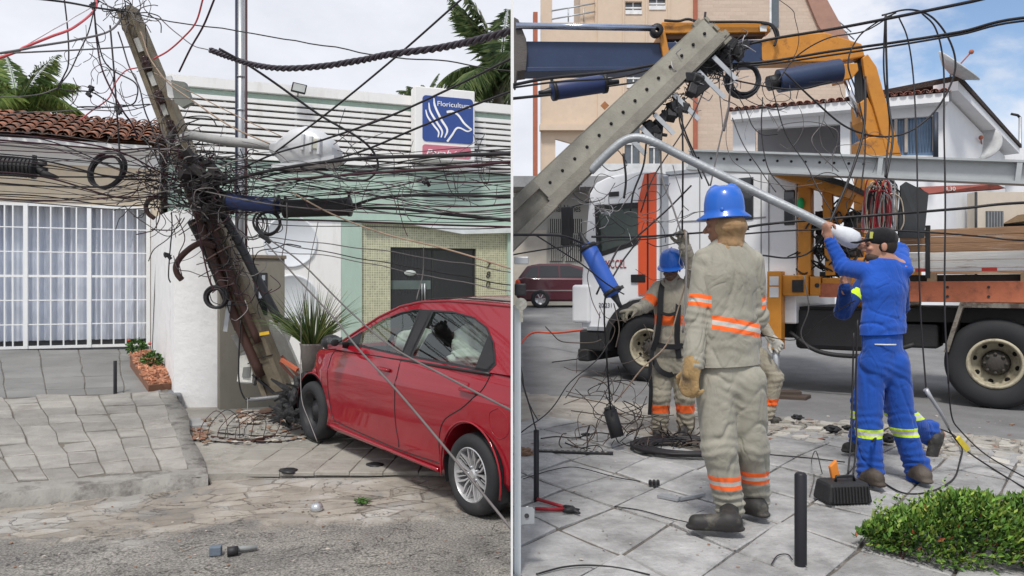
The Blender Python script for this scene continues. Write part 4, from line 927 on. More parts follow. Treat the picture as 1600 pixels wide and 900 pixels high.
for side_ in (1, -1):
    fn = (lambda s, z: GS(s, z)) if side_ == 1 else (lambda s, z: CW(s, -gy(z), z))
    mb = MB(); ngon(outl, [winA, winB], fn, mb); 
    cl(mb, 'pillar_frame', m_red, car, recalc=False)
    fn2 = (lambda s, z: GS(s, z, .004)) if side_ == 1 else (lambda s, z: CW(s, -gy(z)-.004, z))
    mb = MB()
    def grow(w_, k): c = (sum(a for a, b in w_)/len(w_), sum(b for a, b in w_)/len(w_)); return [(c[0]+(a-c[0])*k, c[1]+(b-c[1])*k) for a, b in w_]
    ngon(grow(winA, 1.035), [grow(winA, .955)], fn2, mb); ngon(grow(winB, 1.035), [grow(winB, .955)], fn2, mb)
    mb.add([fn2(a, b) for a, b in ((1.07, 1.07), (.97, 1.475), (.80, 1.48), (.92, 1.07))], [(0, 1, 2, 3)]); mb.add([fn2(a, b) for a, b in ((2.18, 1.07), (1.86, 1.215), (1.84, 1.07))], [(0, 1, 2)]); mb.add([fn2(a, b) for a, b in ((.0, 1.09), (-.05, 1.35), (-.13, 1.30), (-.22, 1.16), (-.16, 1.09))], [(0, 1, 2, 3, 4)])
    cl(mb, 'window_trim', dark_trim, car, recalc=False)
    fn3 = (lambda s, z: GS(s, z, -.012)) if side_ == 1 else (lambda s, z: CW(s, -gy(z)+.012, z))
    for wn_ in (winA, winB):
        mb = MB(); mb.add([fn3(a, b) for a, b in wn_], [tuple(range(len(wn_)))]); cl(mb, 'side_window', m_glass, car, recalc=False)
# roof skin, windscreen, back window
def strip(sz, mt, name, crown=.05, nn=14, edge=0, thick=None):
    vs = []; 
    for s, z in sz:
        for k in range(nn+1): y = -1+2*k/nn; yy = y*(gy(z)+edge); vs.append(CW(s, yy, z+crown*(1-y*y)**1*(1 if z > 1.1 else .3)))
    mb = MB(); mb.add(vs, [(i*(nn+1)+k, i*(nn+1)+k+1, (i+1)*(nn+1)+k+1, (i+1)*(nn+1)+k) for i in range(len(sz)-1) for k in range(nn)], 0, True); return cl(mb, name, mt, car, recalc=False)
strip(outl[3:9], m_red, 'roof'); strip(outl[0:4], m_glass, 'windscreen'); strip(outl[8:], glass_dark, 'back_window')
mb = MB(); mb.tube([GS(s, z, .0)+V(0, 0, .004) for s, z in outl], .012, 6); cl(mb, 'roof_rail', m_red, car)
mb = MB(); mb.tube([GS(s, z, -.12)+V(0, 0, .028) for s, z in outl[3:9]], .006, 5); cl(mb, 'roof_seam', dark_trim, car)
# shut lines
def sideY(s, z):
    p = prof(s); ys = [a for a, b in p[1:]]; zs = [b for a, b in p[1:]]; return float(np.interp(z, zs, ys))
def seam(pts, name='shut_line', r_=.0045, mt=None):
    q = cr_spline([Vector((a, 0, b)) for a, b in pts], 8); mb = MB(); mb.tube([CW(p.x, sideY(p.x, min(p.z, beltz(p.x)-.001))+.001, p.z) for p in q], r_, 5); cl(mb, name, mt or dark_trim, car)
seam([(2.30, 1.0), (2.40, .9), (2.42, .6), (2.36, .36), (2.3, .3)]); seam([(1.05, 1.06), (1.08, .8), (1.09, .5), (1.04, .30)])
seam([(-.2, 1.08), (-.12, .95), (.08, .80), (.33, .66), (.42, .5), (.42, .32)]); seam([(2.3, .30), (1.7, .285), (1.0, .28), (.42, .30)])
seam([(-.33, .86), (-.42, .80), (-.43, .70), (-.34, .64), (-.25, .68), (-.23, .80), (-.33, .86)], 'fuel_flap', .003, m_red)
mb = MB(); q = [CW(s, sideY(s, 1.05)+.004, beltz(s)-.008) for s in np.linspace(2.2, -.2, 20)]; mb.tube(q, .011, 6); cl(mb, 'belt_trim', dark_trim, car)
for s in (1.3, .02):
    mb = MB(); c = CW(s, sideY(s, .93)+.02, .93); mb.tube([CW(s+.1, sideY(s, .93), .93), CW(s+.07, sideY(s, .93)+.03, .935), CW(s-.07, sideY(s, .93)+.03, .935), CW(s-.1, sideY(s, .93), .93)], .016, 8); cl(mb, 'door_handle', m_red, car)
# sill and dents
mb = MB(); q = [CW(s, halfw(s)-.01, .245-.0*s) for s in np.linspace(2.44, .42, 20)]; mb.tube(q, .016, 8); cl(mb, 'sill', m_red, car)
# mirror
mb = MB(); mb.ell(CW(2.06, .97, 1.10), (.085, .10, .075), Matrix((uc, nc, V(0, 0, 1))).transposed(), 16); mo = cl(mb, 'mirror', dark_trim, car)
mb = MB(); mb.add([CW(1.985, .97+a*.075, 1.10+b*.052) for a, b in ((-1, -1), (1, -1), (1, 1), (-1, 1))], [(0, 1, 2, 3)]); mb.build('mirror_glass', plain('mirror_glass', (.6, .62, .62), .05, 1), mo)
mb = MB(); mb.cyl(CW(2.07, .80, 1.06), CW(2.06, .93, 1.09), .03, 8); mb.build('mirror_stalk', dark_trim, mo)
# interior
inter = plain('interior', (.035, .037, .04), .8)
for s in (1.1, .1):
    for y in (.38, -.38):
        mb = MB(); 
        for (c, h) in (((s, y, .95), (.10, .24, .34)), ((s-.05, y, 1.32), (.06, .13, .11))): mb.ell(CW(*c), h, Matrix((uc, nc, V(0, 0, 1))).transposed(), 12)
        cl(mb, 'seat', inter, car)
mb = MB(); mb.lathe(CW(1.72, .38, 1.08), (uc+V(0, 0, .4)), [(.17, 0), (.19, .012), (.17, .024), (.15, .012), (.17, 0)], 24); cl(mb, 'steering_wheel', inter, car)
mb = MB(); mb.box(WX, 0, 0, 0, 0, 0, 0) if False else None; mb.hexa([CW(1.75, -.78, .8), CW(2.4, -.78, .8), CW(2.4, .76, .8), CW(1.75, .76, .8), CW(1.85, -.74, 1.07), CW(2.3, -.74, 1.0), CW(2.3, .74, 1.0), CW(1.85, .74, 1.07)]); cl(mb, 'dashboard', inter, car, bevel=0)
m_air = pm('airbag', (.72, .72, .68), .8, bump=.3, bs=12, bd=.03)
def blob(c, h, name, par, mt, seed, amp=.25, clip=-1):
    bm = bmesh.new(); bmesh.ops.create_icosphere(bm, subdivisions=4, radius=1)
    for v in bm.verts: k = 1+amp*noise.noise(v.co*1.8+Vector((seed, 0, 0)))+amp*.5*noise.noise(v.co*4+Vector((seed, 0, 0))); v.co = Vector((v.co.x*h[0]*k, v.co.y*h[1]*k, v.co.z*h[2]*k))
    mb = MB(); mb.add([c+v.co for v in bm.verts], [tuple(x.index for x in f.verts) for f in bm.faces], 0, True); bm.free(); return mb.build(name, mt, par, clip=clip)
blob(CW(.55, .40, 1.22), (.2, .16, .17), 'airbag', car, m_air, 3); blob(CW(1.62, .3, 1.12), (.2, .2, .14), 'airbag', car, m_air, 7); blob(CW(.42, .5, 1.12), (.2, .1, .07), 'airbag', car, m_air, 9)
# wheels
def wheel(s, name, steel=False):
    c = CW(s, .84-.20, .305); t = MB(); ax_ = nc
    t.lathe(c, ax_, [(.19, .0), (.24, -.005), (.29, .0), (.305, .03), (.307, .1), (.305, .165), (.29, .195), (.25, .205), (.205, .195), (.195, .18)], 56); ty = cl(t, 'wheel', rubber, car)
    rim = MB(); x = uc; z = V(0, 0, 1)
    def pt(r_, a, h): return c+x*(r_*math.cos(a))+z*(r_*math.sin(a))+ax_*h
    if not steel:
        rim.lathe(c, ax_, [(.207, .195), (.2, .2), (.192, .185), (.185, .10), (.18, .02)], 48)
        rim.lathe(c, ax_, [(0, .178), (.03, .18), (.045, .165), (.05, .14)], 20)
        for k in range(7):
            a = 2*math.pi*k/7+.2
            for da, db in ((-.03, -.27), (.03, .27)):
                A = [pt(.035, a+da*2-.12, .165), pt(.035, a+da*2+.12, .165), pt(.12, a+(da+db)/2+.06, .178), pt(.12, a+(da+db)/2-.06, .178)]
                rim.ext(A, [p-ax_*.03 for p in A]); B = [pt(.12, a+(da+db)/2-.06, .178), pt(.12, a+(da+db)/2+.06, .178), pt(.195, a+db+.045, .188), pt(.195, a+db-.045, .188)]; rim.ext(B, [p-ax_*.03 for p in B])
            B = [pt(.10, a+math.pi/7-.03, .165), pt(.10, a+math.pi/7+.03, .165), pt(.193, a+math.pi/7+.03, .18), pt(.193, a+math.pi/7-.03, .18)]; rim.ext(B, [p-ax_*.02 for p in B])
        cl(rim, 'rim', pm('rim_silver', (.52, .52, .53), .3, .5, var=.05, bump=0), ty, autosm=30)
        b = MB(); b.lathe(c, ax_, [(0, .06), (.13, .06), (.19, .03)], 24); b.build('brake_disc', dark_metal, ty, clip=-1)
        for k in range(5):
            b = MB(); q = pt(.055, 2*math.pi*k/5, .15); b.lathe(q, ax_, [(.011, 0), (.011, .025), (0, .03)], 8); b.build('wheel_nut', galv, ty, clip=-1)
    else:
        rim.lathe(c, ax_, [(.207, .195), (.19, .19), (.18, .12), (.13, .10), (.11, .13), (.06, .14), (.05, .16), (0, .165)], 40); cl(rim, 'rim', plain('steel_rim', (.025, .025, .028), .45), ty)
        for k in range(8):
            b = MB(); q = pt(.15, 2*math.pi*k/8, .112); b.lathe(q, ax_, [(0, .0), (.018, 0), (.02, -.01)], 8); b.build('rim_hole', plain('hole', (.002, .002, .002), .9), ty, clip=-1)
wheel(0, 'rear'); wheel(LW, 'front', True)
# broken front
fb = pm('broken_bumper', (.02, .02, .022), .5, bump=.5, bs=15, bd=.03)
for i, (px, py, d, h) in enumerate(((463, 628, 8.5, (.17, .2, .16)), (450, 640, 8.6, (.14, .14, .11)), (478, 600, 8.6, (.12, .16, .12)), (470, 650, 8.3, (.13, .12, .09)))):
    blob(P(px, py, d), h, 'bumper_piece', car, fb, i*3+1, .5)
mb = MB(); rnd = random.Random(2)
for k in range(26):
    a = P(rnd.uniform(440, 485), rnd.uniform(608, 668), rnd.uniform(8.1, 8.6)); b = a+V(rnd.uniform(-.25, .2), rnd.uniform(-.1, .1), rnd.uniform(-.12, .12)); obar(mb, a, b, V(0, 0, 1), rnd.uniform(.01, .05), .01, .004, .004)
mb.build('broken_trim', fb, car, weld=False)['kind'] = 'stuff'
for i, (a, b, w_) in enumerate(((( 1.19, .40), (1.12, .36), .004), ((.22, .84), (.15, .80), .01))):
    pass
# ------------------------------------------------------------- background buildings, right half
beige = pm('beige_render', (.60, .48, .37), .85, var=.05, bump=.05, col2=(.52, .42, .33), thr=(.55, .8))
brick_red = pm('brick_paint', (.36, .12, .075), .8, var=.1, bump=.05)
pinkw = brick_mat('pink_brick', 0, .5, .16, (.54, .43, .345), (.50, .40, .325), ms=.012, rough=.9, var=.06)
win_glass = plain('window_glass', (.09, .11, .13), .1, spec=.8); win_white = plain('window_white', (.7, .7, .7), .5)
DB = 34.0; FB = Fr(0, DB, 0)
def bq(px, py, d=DB): p = P(px, py, d); return (p.x, p.z)
def wallholes(fr, outl_, holes, n0, n1, name, mt, par):
    mb = MB(); loops = [[Vector((a, b, 0)) for a, b in l] for l in [outl_]+holes]; flat = [p for l in loops for p in l]; tr = [tuple(t) for t in tessellate_polygon(loops)]
    mb.add([fr.w(p.x, n0, p.y) for p in flat], tr); mb.add([fr.w(p.x, n1, p.y) for p in flat], tr); o = 0
    for l in loops:
        k = len(l); mb.add([fr.w(p.x, n0, p.y) for p in l]+[fr.w(p.x, n1, p.y) for p in l], [(i, (i+1) % k, k+(i+1) % k, k+i) for i in range(k)]); o += k
    return mb.build(name, mt, par)
def rc(x0, y0, x1, y1, d=DB): a, b = bq(x0, y0, d), bq(x1, y1, d); return [(a[0], b[1]), (b[0], b[1]), (b[0], a[1]), (a[0], a[1])]
apt = empty('apartment_building', P(1000, 475, DB), 'beige apartment block with brick red stripes and open balconies behind the crane truck', 'building')
wins = [rc(977, 2, 1003, 19), rc(1014, -4, 1040, 12), rc(979, 108, 1002, 134), rc(976, 186, 1000, 262), rc(1014, 196, 1032, 262), rc(972, 320, 1002, 380)]
wallholes(FB, rc(934, -70, 1083, 520), wins, 0, -.25, 'wall', beige, apt)
mb = MB(); mb.box(FB, bq(934, 0)[0], bq(1240, 0)[0], -9, -.9, .3, bq(0, -70)[1]-.1); mb.build('core', plain('core_dark', (.2, .17, .14), .9), apt)
bal = [rc(863, -60, 930, 34), rc(868, 214, 926, 258), rc(868, 320, 926, 380)]
bal[1] = [bq(868, 258), bq(880, 258), bq(903, 232), bq(903, 226), bq(868, 216)]
wallholes(FB, rc(845, -70, 934, 520), bal, -.1, -.35, 'balcony_wall', beige, apt)
mb = MB(); mb.box(FB, bq(843, 0)[0], bq(934, 0)[0], -.1, .25, bq(0, 205)[1], bq(0, 196)[1]); mb.box(FB, bq(908, 0)[0], bq(933, 0)[0], -4, -.36, 0.3, bq(0, -70)[1]); mb.build('balcony_slab', beige, apt)
for a, b in ((833, 840), (1083, 1089)):
    mb = MB(); mb.box(FB, bq(a, 0)[0], bq(b, 0)[0], -.4, .12, bq(0, 284)[1] if a < 900 else .3, bq(0, 20 if a < 900 else -70)[1]); 
    mb.box(FB, bq(a, 0)[0], bq(b, 0)[0], -.38, .10, bq(0, -70)[1]-.01, bq(0, -70)[1]); mb.build('pilaster', brick_red, apt)
mb = MB(); 
for py in (17, 30): mb.cyl(P(862, py, DB+.05), P(930, py-12, DB+.05), .035, 6)
for px in (888, 912): mb.cyl(P(px, 34, DB+.05), P(px, 12, DB+.05), .03, 6)
mb.build('balcony_rail', galv, apt)
for r_ in wins:
    mb = MB(); mb.poly(FB, r_, -.22, -.2); wo_ = mb.build('window', win_glass, apt); mb = MB(); a, b = r_[0], r_[2]
    mb.box(FB, a[0], b[0], -.2, .04, a[1]-.1, a[1]+.08); mb.box(FB, (a[0]+b[0])/2-.03, (a[0]+b[0])/2+.03, -.2, -.15, a[1], b[1]); mb.box(FB, a[0], b[0], -.2, -.12, (a[1]+b[1])/2-.03, (a[1]+b[1])/2+.03); mb.build('frame', win_white, wo_)
mb = MB()
for px in (974, 1010, 1045): mb.box(FB, bq(px-1.5, 0)[0], bq(px+1.5, 0)[0], 0, .06, .3, bq(0, -70)[1])
mb.build('wall_rib', beige, apt, weld=False)
mb = MB(); mb.poly(FB, [bq(1089, 500), bq(1322, 500), bq(1322, 65), bq(1222, -60), bq(1089, -60)], -.9, -.05); mb.build('side_wall', pinkw, apt)
mb = MB(); mb.poly(FB, [bq(1236, -60), bq(1258, -60), bq(1328, 68), bq(1328, 92), bq(1310, 92), bq(1277, 40)], -1.2, .1); mb.build('stair_wall', pm('brown_render', (.36, .21, .16), .85, var=.1, bump=.05), apt)
mb = MB(); mb.poly(FB, rc(1205, -2, 1217, 42), -.1, .0); mb.build('window', win_glass, apt)
mb = MB(); mb.box(FB, bq(1202, 0)[0], bq(1205, 0)[0], -.05, .04, bq(0, 44)[1], bq(0, -4)[1]); mb.build('window_frame', win_white, apt)
mb = MB(); mb.cyl(P(1278, 12, DB+.3), P(1335, 62, DB+.3), .03, 5); mb.cyl(P(1278, 6, DB+.3), P(1330, 50, DB+.3), .03, 5)
for k in range(5): a = P(1280+11*k, 14+10*k, DB+.3); mb.cyl(a-V(0, 0, .3), a+V(0, 0, .15), .03, 5)
mb.build('stair_rail', galv, apt)
# white house with tile roof
FW = Fr(7.0, 24, -23.3); whm = pm('house_white', (.74, .75, .77), .8, var=.04, bump=.04)
greyp = pm('house_grey', (.40, .42, .45), .8, var=.04, bump=.03)
wh = empty('white_house', FW.w(2.5, 0, 1.05), 'white two storey house with red tile roof, gable and blue curtained windows', 'house')
Wq = lambda px, py, n=0: FW.sz(px, py, n)
sE = Wq(1478, 150)[0]; zE = Wq(1478, 148)[1]; s0_ = Wq(1145, 160)[0]
h1 = [Wq(1180, 243), Wq(1313, 243), Wq(1313, 193), Wq(1180, 201)]; h2 = [Wq(1328, 243), Wq(1460, 243), Wq(1460, 181), Wq(1328, 190)]
wallholes(FW, [(s0_, 1), (sE, 1), (sE, zE-.1), (s0_, zE-.1)], [h1, h2], 0, -.25, 'wall', whm, wh)
mb = MB(); mb.box(FW, s0_, sE+.02, -.0, .5, zE-.30, zE-.05); mb.build('fascia', whm, wh)
mb = MB(); mb.box(FW, h1[0][0]-.2, h1[1][0]+.1, -3, -2.8, 1, zE); mb.build('porch_back', greyp, wh)
mb = MB(); mb.poly(FW, h2, -.2, -.17); wg = mb.build('window', plain('curtain_blue', (.10, .17, .27), .3, spec=.7), wh)
mb = MB()
for k in range(30): s = h2[0][0]+(h2[1][0]-h2[0][0])*k/29; mb.cyl(FW.w(s, -.16, h2[0][1]), FW.w(s, -.16, h2[2][1]), .022, 6)
mb.build('curtain', plain('curtain_blue2', (.16, .24, .36), .8), wg)
for px in (1328, 1355, 1400, 1416, 1460):
    mb = MB(); s = Wq(px, 200)[0]; mb.box(FW, s-.04, s+.04, -.16, -.02, h2[0][1], h2[2][1]); mb.build('frame', pm('wood_frame', (.38, .33, .29), .6), wg)
mb = MB(); clay_roof('roof', None, FW, s0_, sE, .55, zE, -2.8, zE+.9, .22, 7); 
m_tile2 = pm('clay_tile_old', (.33, .13, .10), .85, var=.3, vs=5, bump=.2, col2=(.5, .46, .42), thr=(.52, .62), s2=5, island=.4)
ro_ = clay_roof('roof', wh, FW, s0_, sE, .55, zE-.04, -2.8, zE+.5, .22, 7); ro_.data.materials[0] = m_tile2
FS = Fr(FW.w(sE, 0, 0).x, FW.w(sE, 0, 0).y, 40)
pk_ = FS.sz(1482, 132)[1]; eR = FS.sz(1572, 228); 
mb = MB(); mb.poly(FS, [(0, 1), (eR[0]-.1, 1), (eR[0]-.1, eR[1]-.35), (.0, pk_-.35)], -.3, 0); mb.build('gable_wall', whm, wh)
mb = MB(); mb.poly(FS, [(-.1, pk_-.28), (eR[0]+.1, eR[1]-.28), (eR[0]+.1, eR[1]-.1), (-.1, pk_-.02)], -.3, .35); mb.build('bargeboard', whm, wh)
mb = MB(); mb.poly(FS, [(-.1, pk_-.02), (eR[0]+.15, eR[1]-.1), (eR[0]+.15, eR[1]), (-.1, pk_+.14)], -2, .4); mb.build('gable_tiles', pm('tile_dark', (.05, .035, .03), .9, bump=.8, bs=14, bd=.08), wh)
mb = MB(); mb.box(FW, s0_, sE-.3, -8, -6, 1, zE-.3); mb.build('rear_block', whm, wh)
mb = MB(); a = P(1462, 176, 21.3); mb.cyl(P(1462, 248, 21.2), a, .07, 8); mb.build('downpipe', plain('pipe_navy', (.03, .04, .06)), wh)
mb = MB(); mb.box(WX, P(1478, 0, 25).x+.3, 24, 25.2, 26, 1, P(0, 228, 25).z); tag(mb.build('low_block', whm), 'low white block with flat top at the right edge beyond the gable house', 'building')
def dish(label, c, nrm, r_, d=None):
    t = empty('satellite_dish', c-V(0, 0, .3), label, 'satellite dish', 'satellite dishes on the white house'); mb = MB()
    mb.lathe(c, nrm, [(0, 0), (r_*.5, .05*r_*2), (r_, .22*r_*2), (r_*.98, .23*r_*2+.02), (r_*.5, .06*r_*2+.02), (0, .03)], 28); mb.build('reflector', pm('dish_grey', (.45, .46, .47), .5), t)
    mb = MB(); f = c+nrm.normalized()*r_*1.1; mb.cyl(c+nrm*0, f, .02, 6); mb.ell(f, (.07, .07, .07), seg=8); mb.build('feed_horn', brick_red, t)
    mb = MB(); mb.cyl(c-V(0, 0, r_*1.1), c, .03, 6); mb.build('mast', galv, t); return t
dish('big mesh satellite dish tilted on the gable peak of the white house', P(1485, 117, 21.6), V(.58, -.50, .81), .68)
dish('small satellite dish on the white gable wall below the roof edge', P(1534, 228, 23.6), V(-.6, -.9, .3), .55)
# street lamp far right
t = empty('distant_street_lamp', P(1592, 250, 30), 'thin distant street lamp with a short arm at the right edge', 'street lamp')
mb = MB(); mb.cyl(P(1593, 450, 30), P(1594, 183, 30), .06, 8); mb.build('post', galv, t)
mb = MB(); mb.tube([P(1594, 184, 30), P(1590, 180, 30), P(1580, 178, 30)], .05, 6); mb.build('lamp_arm', dark_metal, t)
# right low shed wall
t = empty('roadside_shed', P(1560, 400, 22), 'cream roadside wall with dark slatted gate and thatched awning at the right edge', 'shed'); FSh = Fr(0, 22, 0)
cr2 = pm('cream2', (.56, .50, .42), .85, var=.06); S = lambda x0, y0, x1, y1: rc(x0, y0, x1, y1, 22)
mb = MB(); mb.poly(FSh, S(1524, 300, 1680, 500), -.4, 0); mb.build('wall', cr2, t)
mb = MB(); mb.poly(FSh, S(1540, 330, 1566, 420), 0, .05); g_ = mb.build('slatted_gate', plain('gate_grey', (.10, .11, .12), .6), t)
mb = MB()
for k in range(6): mb.box(FSh, bq(1541+4.5*k, 0, 22)[0], bq(1543+4.5*k, 0, 22)[0], .05, .08, bq(0, 420, 22)[1], bq(0, 331, 22)[1])
mb.build('slat', plain('gate_grey2', (.2, .21, .22), .6), g_, weld=False)
mb = MB(); mb.poly(FSh, [bq(1566, 350, 22), bq(1680, 346, 22), bq(1680, 326, 22), bq(1590, 336, 22)], 0, 1.2); mb.build('thatch', pm('thatch', (.17, .11, .06), .95, bump=.8, bs=12, bd=.05), t)
mb = MB(); mb.poly(FSh, S(1568, 350, 1680, 420), .02, .08); mb.build('painted_shade', plain('painted_shade_dark', (.02, .018, .016), .9), t)  # near-black sheet painting the shade under the thatch
mb = MB(); mb.cyl(P(1525, 300, 21.8), P(1525, 430, 21.8), .04, 6); mb.build('post', dark_metal, t)
t = empty('grey_block', P(1500, 450, 23), 'pale grey wall with perforated white column seen above the truck bed', 'building')
mb = MB(); mb.poly(Fr(0, 23, 0), rc(1380, 300, 1524, 500, 23), -.4, 0); mb.build('wall', pm('g_block', (.42, .45, .48), .8, var=.1, col2=(.6, .6, .6), thr=(.45, .6), s2=1), t)
mb = MB(); mb.poly(Fr(0, 22.7, 0), rc(1461, 300, 1481, 440, 22.7), -.2, 0); col_ = mb.build('white_column', whm, t)
for k in range(6):
    mb = MB(); mb.poly(Fr(0, 22.7, 0), rc(1469, 306+k*9, 1474, 309+k*9, 22.7), 0, .02); mb.build('slot', dark_metal, col_)
# low building behind the parked car
DL = 27.0; FLb = Fr(0, DL, 0); B = lambda x0, y0, x1, y1: rc(x0, y0, x1, y1, DL)
t = empty('office_building', P(860, 470, DL), 'low grey white office with barred openings and black lettering behind the parked red car', 'building')
m_off = pm('office_wall', (.42, .41, .38), .85, var=.08, bump=.05); m_off2 = pm('office_wall_cream', (.52, .48, .42), .85, var=.08)
mb = MB(); mb.poly(FLb, B(802, 292, 1060, 495), -5, 0); mb.build('wall', m_off, t)
mb = MB(); mb.poly(FLb, B(802, 360, 854, 495), 0, .06); mb.build('side_panel', m_off2, t)
mb = MB(); mb.poly(FLb, B(802, 284, 1070, 300), -5, 1.4); mb.build('roof_edge', pm('roof_grey', (.30, .30, .31), .8), t)  # even grey eave slab
mb = MB(); mb.poly(FLb, [bq(836, 286, DL), bq(1070, 286, DL), bq(1070, 262, DL), bq(868, 262, DL)], -4, .9); mb.build('white_awning', pm('awn_w', (.66, .67, .68), .7), t)
for (x0, y0, x1, y1) in ((858, 342, 909, 364), (859, 367, 880, 408), (883, 367, 909, 408)):
    mb = MB(); mb.poly(FLb, B(x0, y0, x1, y1), 0, .03); v_ = mb.build('opening', plain('open_dark', (.05, .05, .05), .8), t); mb = MB(); n = int((x1-x0)/3)
    for k in range(n): mb.box(FLb, bq(x0+3*k, 0, DL)[0], bq(x0+3*k+1.4, 0, DL)[0], .03, .07, bq(0, y1, DL)[1], bq(0, y0, DL)[1])
    mb.build('bars', m_off, v_, weld=False)
text('Juvenal Nunes', FLb, bq(848, 0, DL)[0], 0, bq(0, 331, DL)[1], .26, dkm, 'lettering', t, .02, width=bq(907, 0, DL)[0]-bq(848, 0, DL)[0])
# parked car behind
Fk = Fr(0, 24.5, -2); c0 = Fk.sz(806, 450)[0]; zg = 1.05
t = empty('parked_car', Fk.w(c0+2, 0, zg), 'dark wine red hatchback parked in front of the office, tail lamp to the left', 'car')
m_wine = pm('car_wine', (.075, .010, .018), .3, var=.05, bump=0, coat=.8)
K = lambda x, z: (c0+x, zg+z)
mb = MB(); prf = [(0, .35), (.0, .75), (.04, .95), (.25, 1.0), (2.9, .98), (3.8, .80), (3.95, .6), (3.95, .3), (3.6, .22), (.3, .22)]
mb.ext([Fk.w(*([K(a, b)[0], .0, K(a, b)[1]])) for a, b in prf], [Fk.w(K(a, b)[0], -1.6, K(a, b)[1]) for a, b in prf]); cb_ = mb.build('body', m_wine, t, bevel=.07, autosm=50)
mb = MB(); ghs = [(.05, .95), (.35, 1.36), (.75, 1.43), (1.7, 1.43), (2.2, 1.3), (2.95, .96)]
mb.ext([Fk.w(K(a, b)[0], -.08-.25*(b-.95), K(a, b)[1]) for a, b in ghs], [Fk.w(K(a, b)[0], -1.52+.25*(b-.95), K(a, b)[1]) for a, b in ghs]); mb.build('roof', m_wine, t, bevel=.05, autosm=50)
for w_ in ([(.28, 1.0), (.5, 1.32), (.7, 1.34), (.68, 1.0)], [(.75, 1.0), (.77, 1.36), (1.35, 1.36), (1.37, 1.0)], [(1.43, 1.0), (1.41, 1.36), (1.75, 1.35), (2.1, 1.22), (2.55, 1.0)]):
    mb = MB(); mb.add([Fk.w(K(a, b)[0], -.065-.25*(b-.95), K(a, b)[1]) for a, b in w_], [tuple(range(len(w_)))]); mb.build('side_window', glass_dark, t)
mb = MB(); mb.ell(Fk.w(c0+.07, -.03, zg+.82), (.1, .06, .12), seg=10); mb.build('tail_lamp', plain('tail_lamp', (.6, .08, .03), .2), t)
mb = MB(); mb.box(Fk, c0-.02, c0+3.9, -.01, .015, zg+.55, zg+.59); mb.build('rub_strip', plain('rub', (.25, .2, .2), .5), t)
for x in (.78, 3.2):
    mb = MB(); c = Fk.w(c0+x, -.15, zg+.30); mb.lathe(c, Fk.v, [(.17, .17), (.24, .18), (.30, .16), (.30, 0), (0, 0)], 28); wl = mb.build('wheel', rubber, t)
    mb = MB(); mb.lathe(c, Fk.v, [(.18, .165), (.16, .14), (.05, .15), (0, .15)], 20)
    for k in range(6): a = 2*math.pi*k/6; e = Fk.u*math.cos(a)+V(0, 0, math.sin(a)); f = e.cross(Fk.v); mb.obox(c+Fk.v*.155+e*.1, e*.07, f*.015, Fk.v*.008)
    mb.build('rim', pm('rim_silver', (.52, .52, .53)), wl)
mb = MB(); mb.tube(cr_spline([V(.05, 15, .44), P(830, 521, 15.5), P(870, 520, 15), P(925, 514, 14)]), .022, 5); tag(mb.build('barrier_tape', plain('tape_red', (.65, .10, .05), .5)), 'orange red barrier tape stretched low across the road behind the gate post', 'tape')
# ------------------------------------------------------------- truck
FT = Fr(5.58, 8.97, 145)      # s toward the cab, n>0 into the truck
def T(px, py, n=0): return FT.sz(px, py, n)
tr = empty('crane_truck', FT.w(2, 1, .28), 'white and orange cab crane truck with wooden bed parked along the kerb', 'truck')
m_tw = pm('truck_white', (.72, .73, .75), .35, var=.04, bump=0, coat=.3, col2=(.55, .55, .54), thr=(.6, .8))
m_or = pm('truck_orange', (.62, .085, .025), .35, var=.06, bump=0, coat=.4)
cabp = [(4.16, 1.50), (4.16, 3.42), (4.5, 3.46), (5.0, 3.42), (5.22, 3.34), (5.33, 3.18), (5.43, 2.25), (5.47, 1.9), (5.48, 1.05), (5.08, 1.0), (5.0, 1.16), (4.86, 1.34), (4.66, 1.48), (4.38, 1.535)]
wn2 = [T(931, 322), T(1001, 318), T(1001, 378), T(935, 400)]
mb = MB(); ngon(cabp, [wn2], lambda a, z: FT.w(a, 0, z), mb); 
mb.ext([FT.w(a, 0, z) for a, z in cabp], [FT.w(a, 2.3, z) for a, z in cabp], 0, caps=False); mb.add([FT.w(a, 2.3, z) for a, z in cabp], [tuple(range(len(cabp)))]); mb.build('cab', m_tw, tr, bevel=.03)
mb = MB(); ngon([T(929, 320), T(1003, 316), T(1003, 380), T(933, 403)], [[T(934, 327), T(999, 324), T(999, 373), T(938, 394)]], lambda a, z: FT.w(a, -.006, z), mb); mb.build('window_seal', dark_trim, tr, recalc=False)
mb = MB(); mb.add([FT.w(a, .03, z) for a, z in wn2], [(0, 1, 2, 3)]); mb.build('side_window', plain('cab_glass', (.06, .08, .07), .08, spec=.8), tr)
mb = MB(); e0, e1 = T(998, 300)[0], T(1026, 300)[0]; mb.poly(FT, [(e1, 1.62), (e0, 1.62), (e0, 3.4), (e0-.12, 3.42), (e1, 3.42)], -.02, .0) if False else mb.ext([FT.w(a, -.02, z) for a, z in ((e1, 1.6), (e0, 1.6), (e0, 3.0), (e0-.1, 3.40), (e1, 3.42))], [FT.w(a, .01, z) for a, z in ((e1, 1.6), (e0, 1.6), (e0, 3.0), (e0-.1, 3.40), (e1, 3.42))])
mb.build('orange_stripe', m_or, tr)
mb = MB(); e2 = T(1013, 300)[0]; mb.box(FT, e2-.012, e2+.012, -.025, .0, 1.62, 3.4); mb.build('door_gap', dark_trim, tr)
mb = MB(); mb.box(FT, 4.0, 4.14, .05, 2.2, 1.3, 3.35); mb.build('cab_gap_panel', pm('gap_grey', (.33, .35, .38), .5), tr)
text('XCCEL', FT, T(946, 418)[0], -.012, T(946, 419)[1], .13, plain('logo_red', (.32, .02, .03), .5), 'lettering', tr, .004, width=.36, flip=-1)
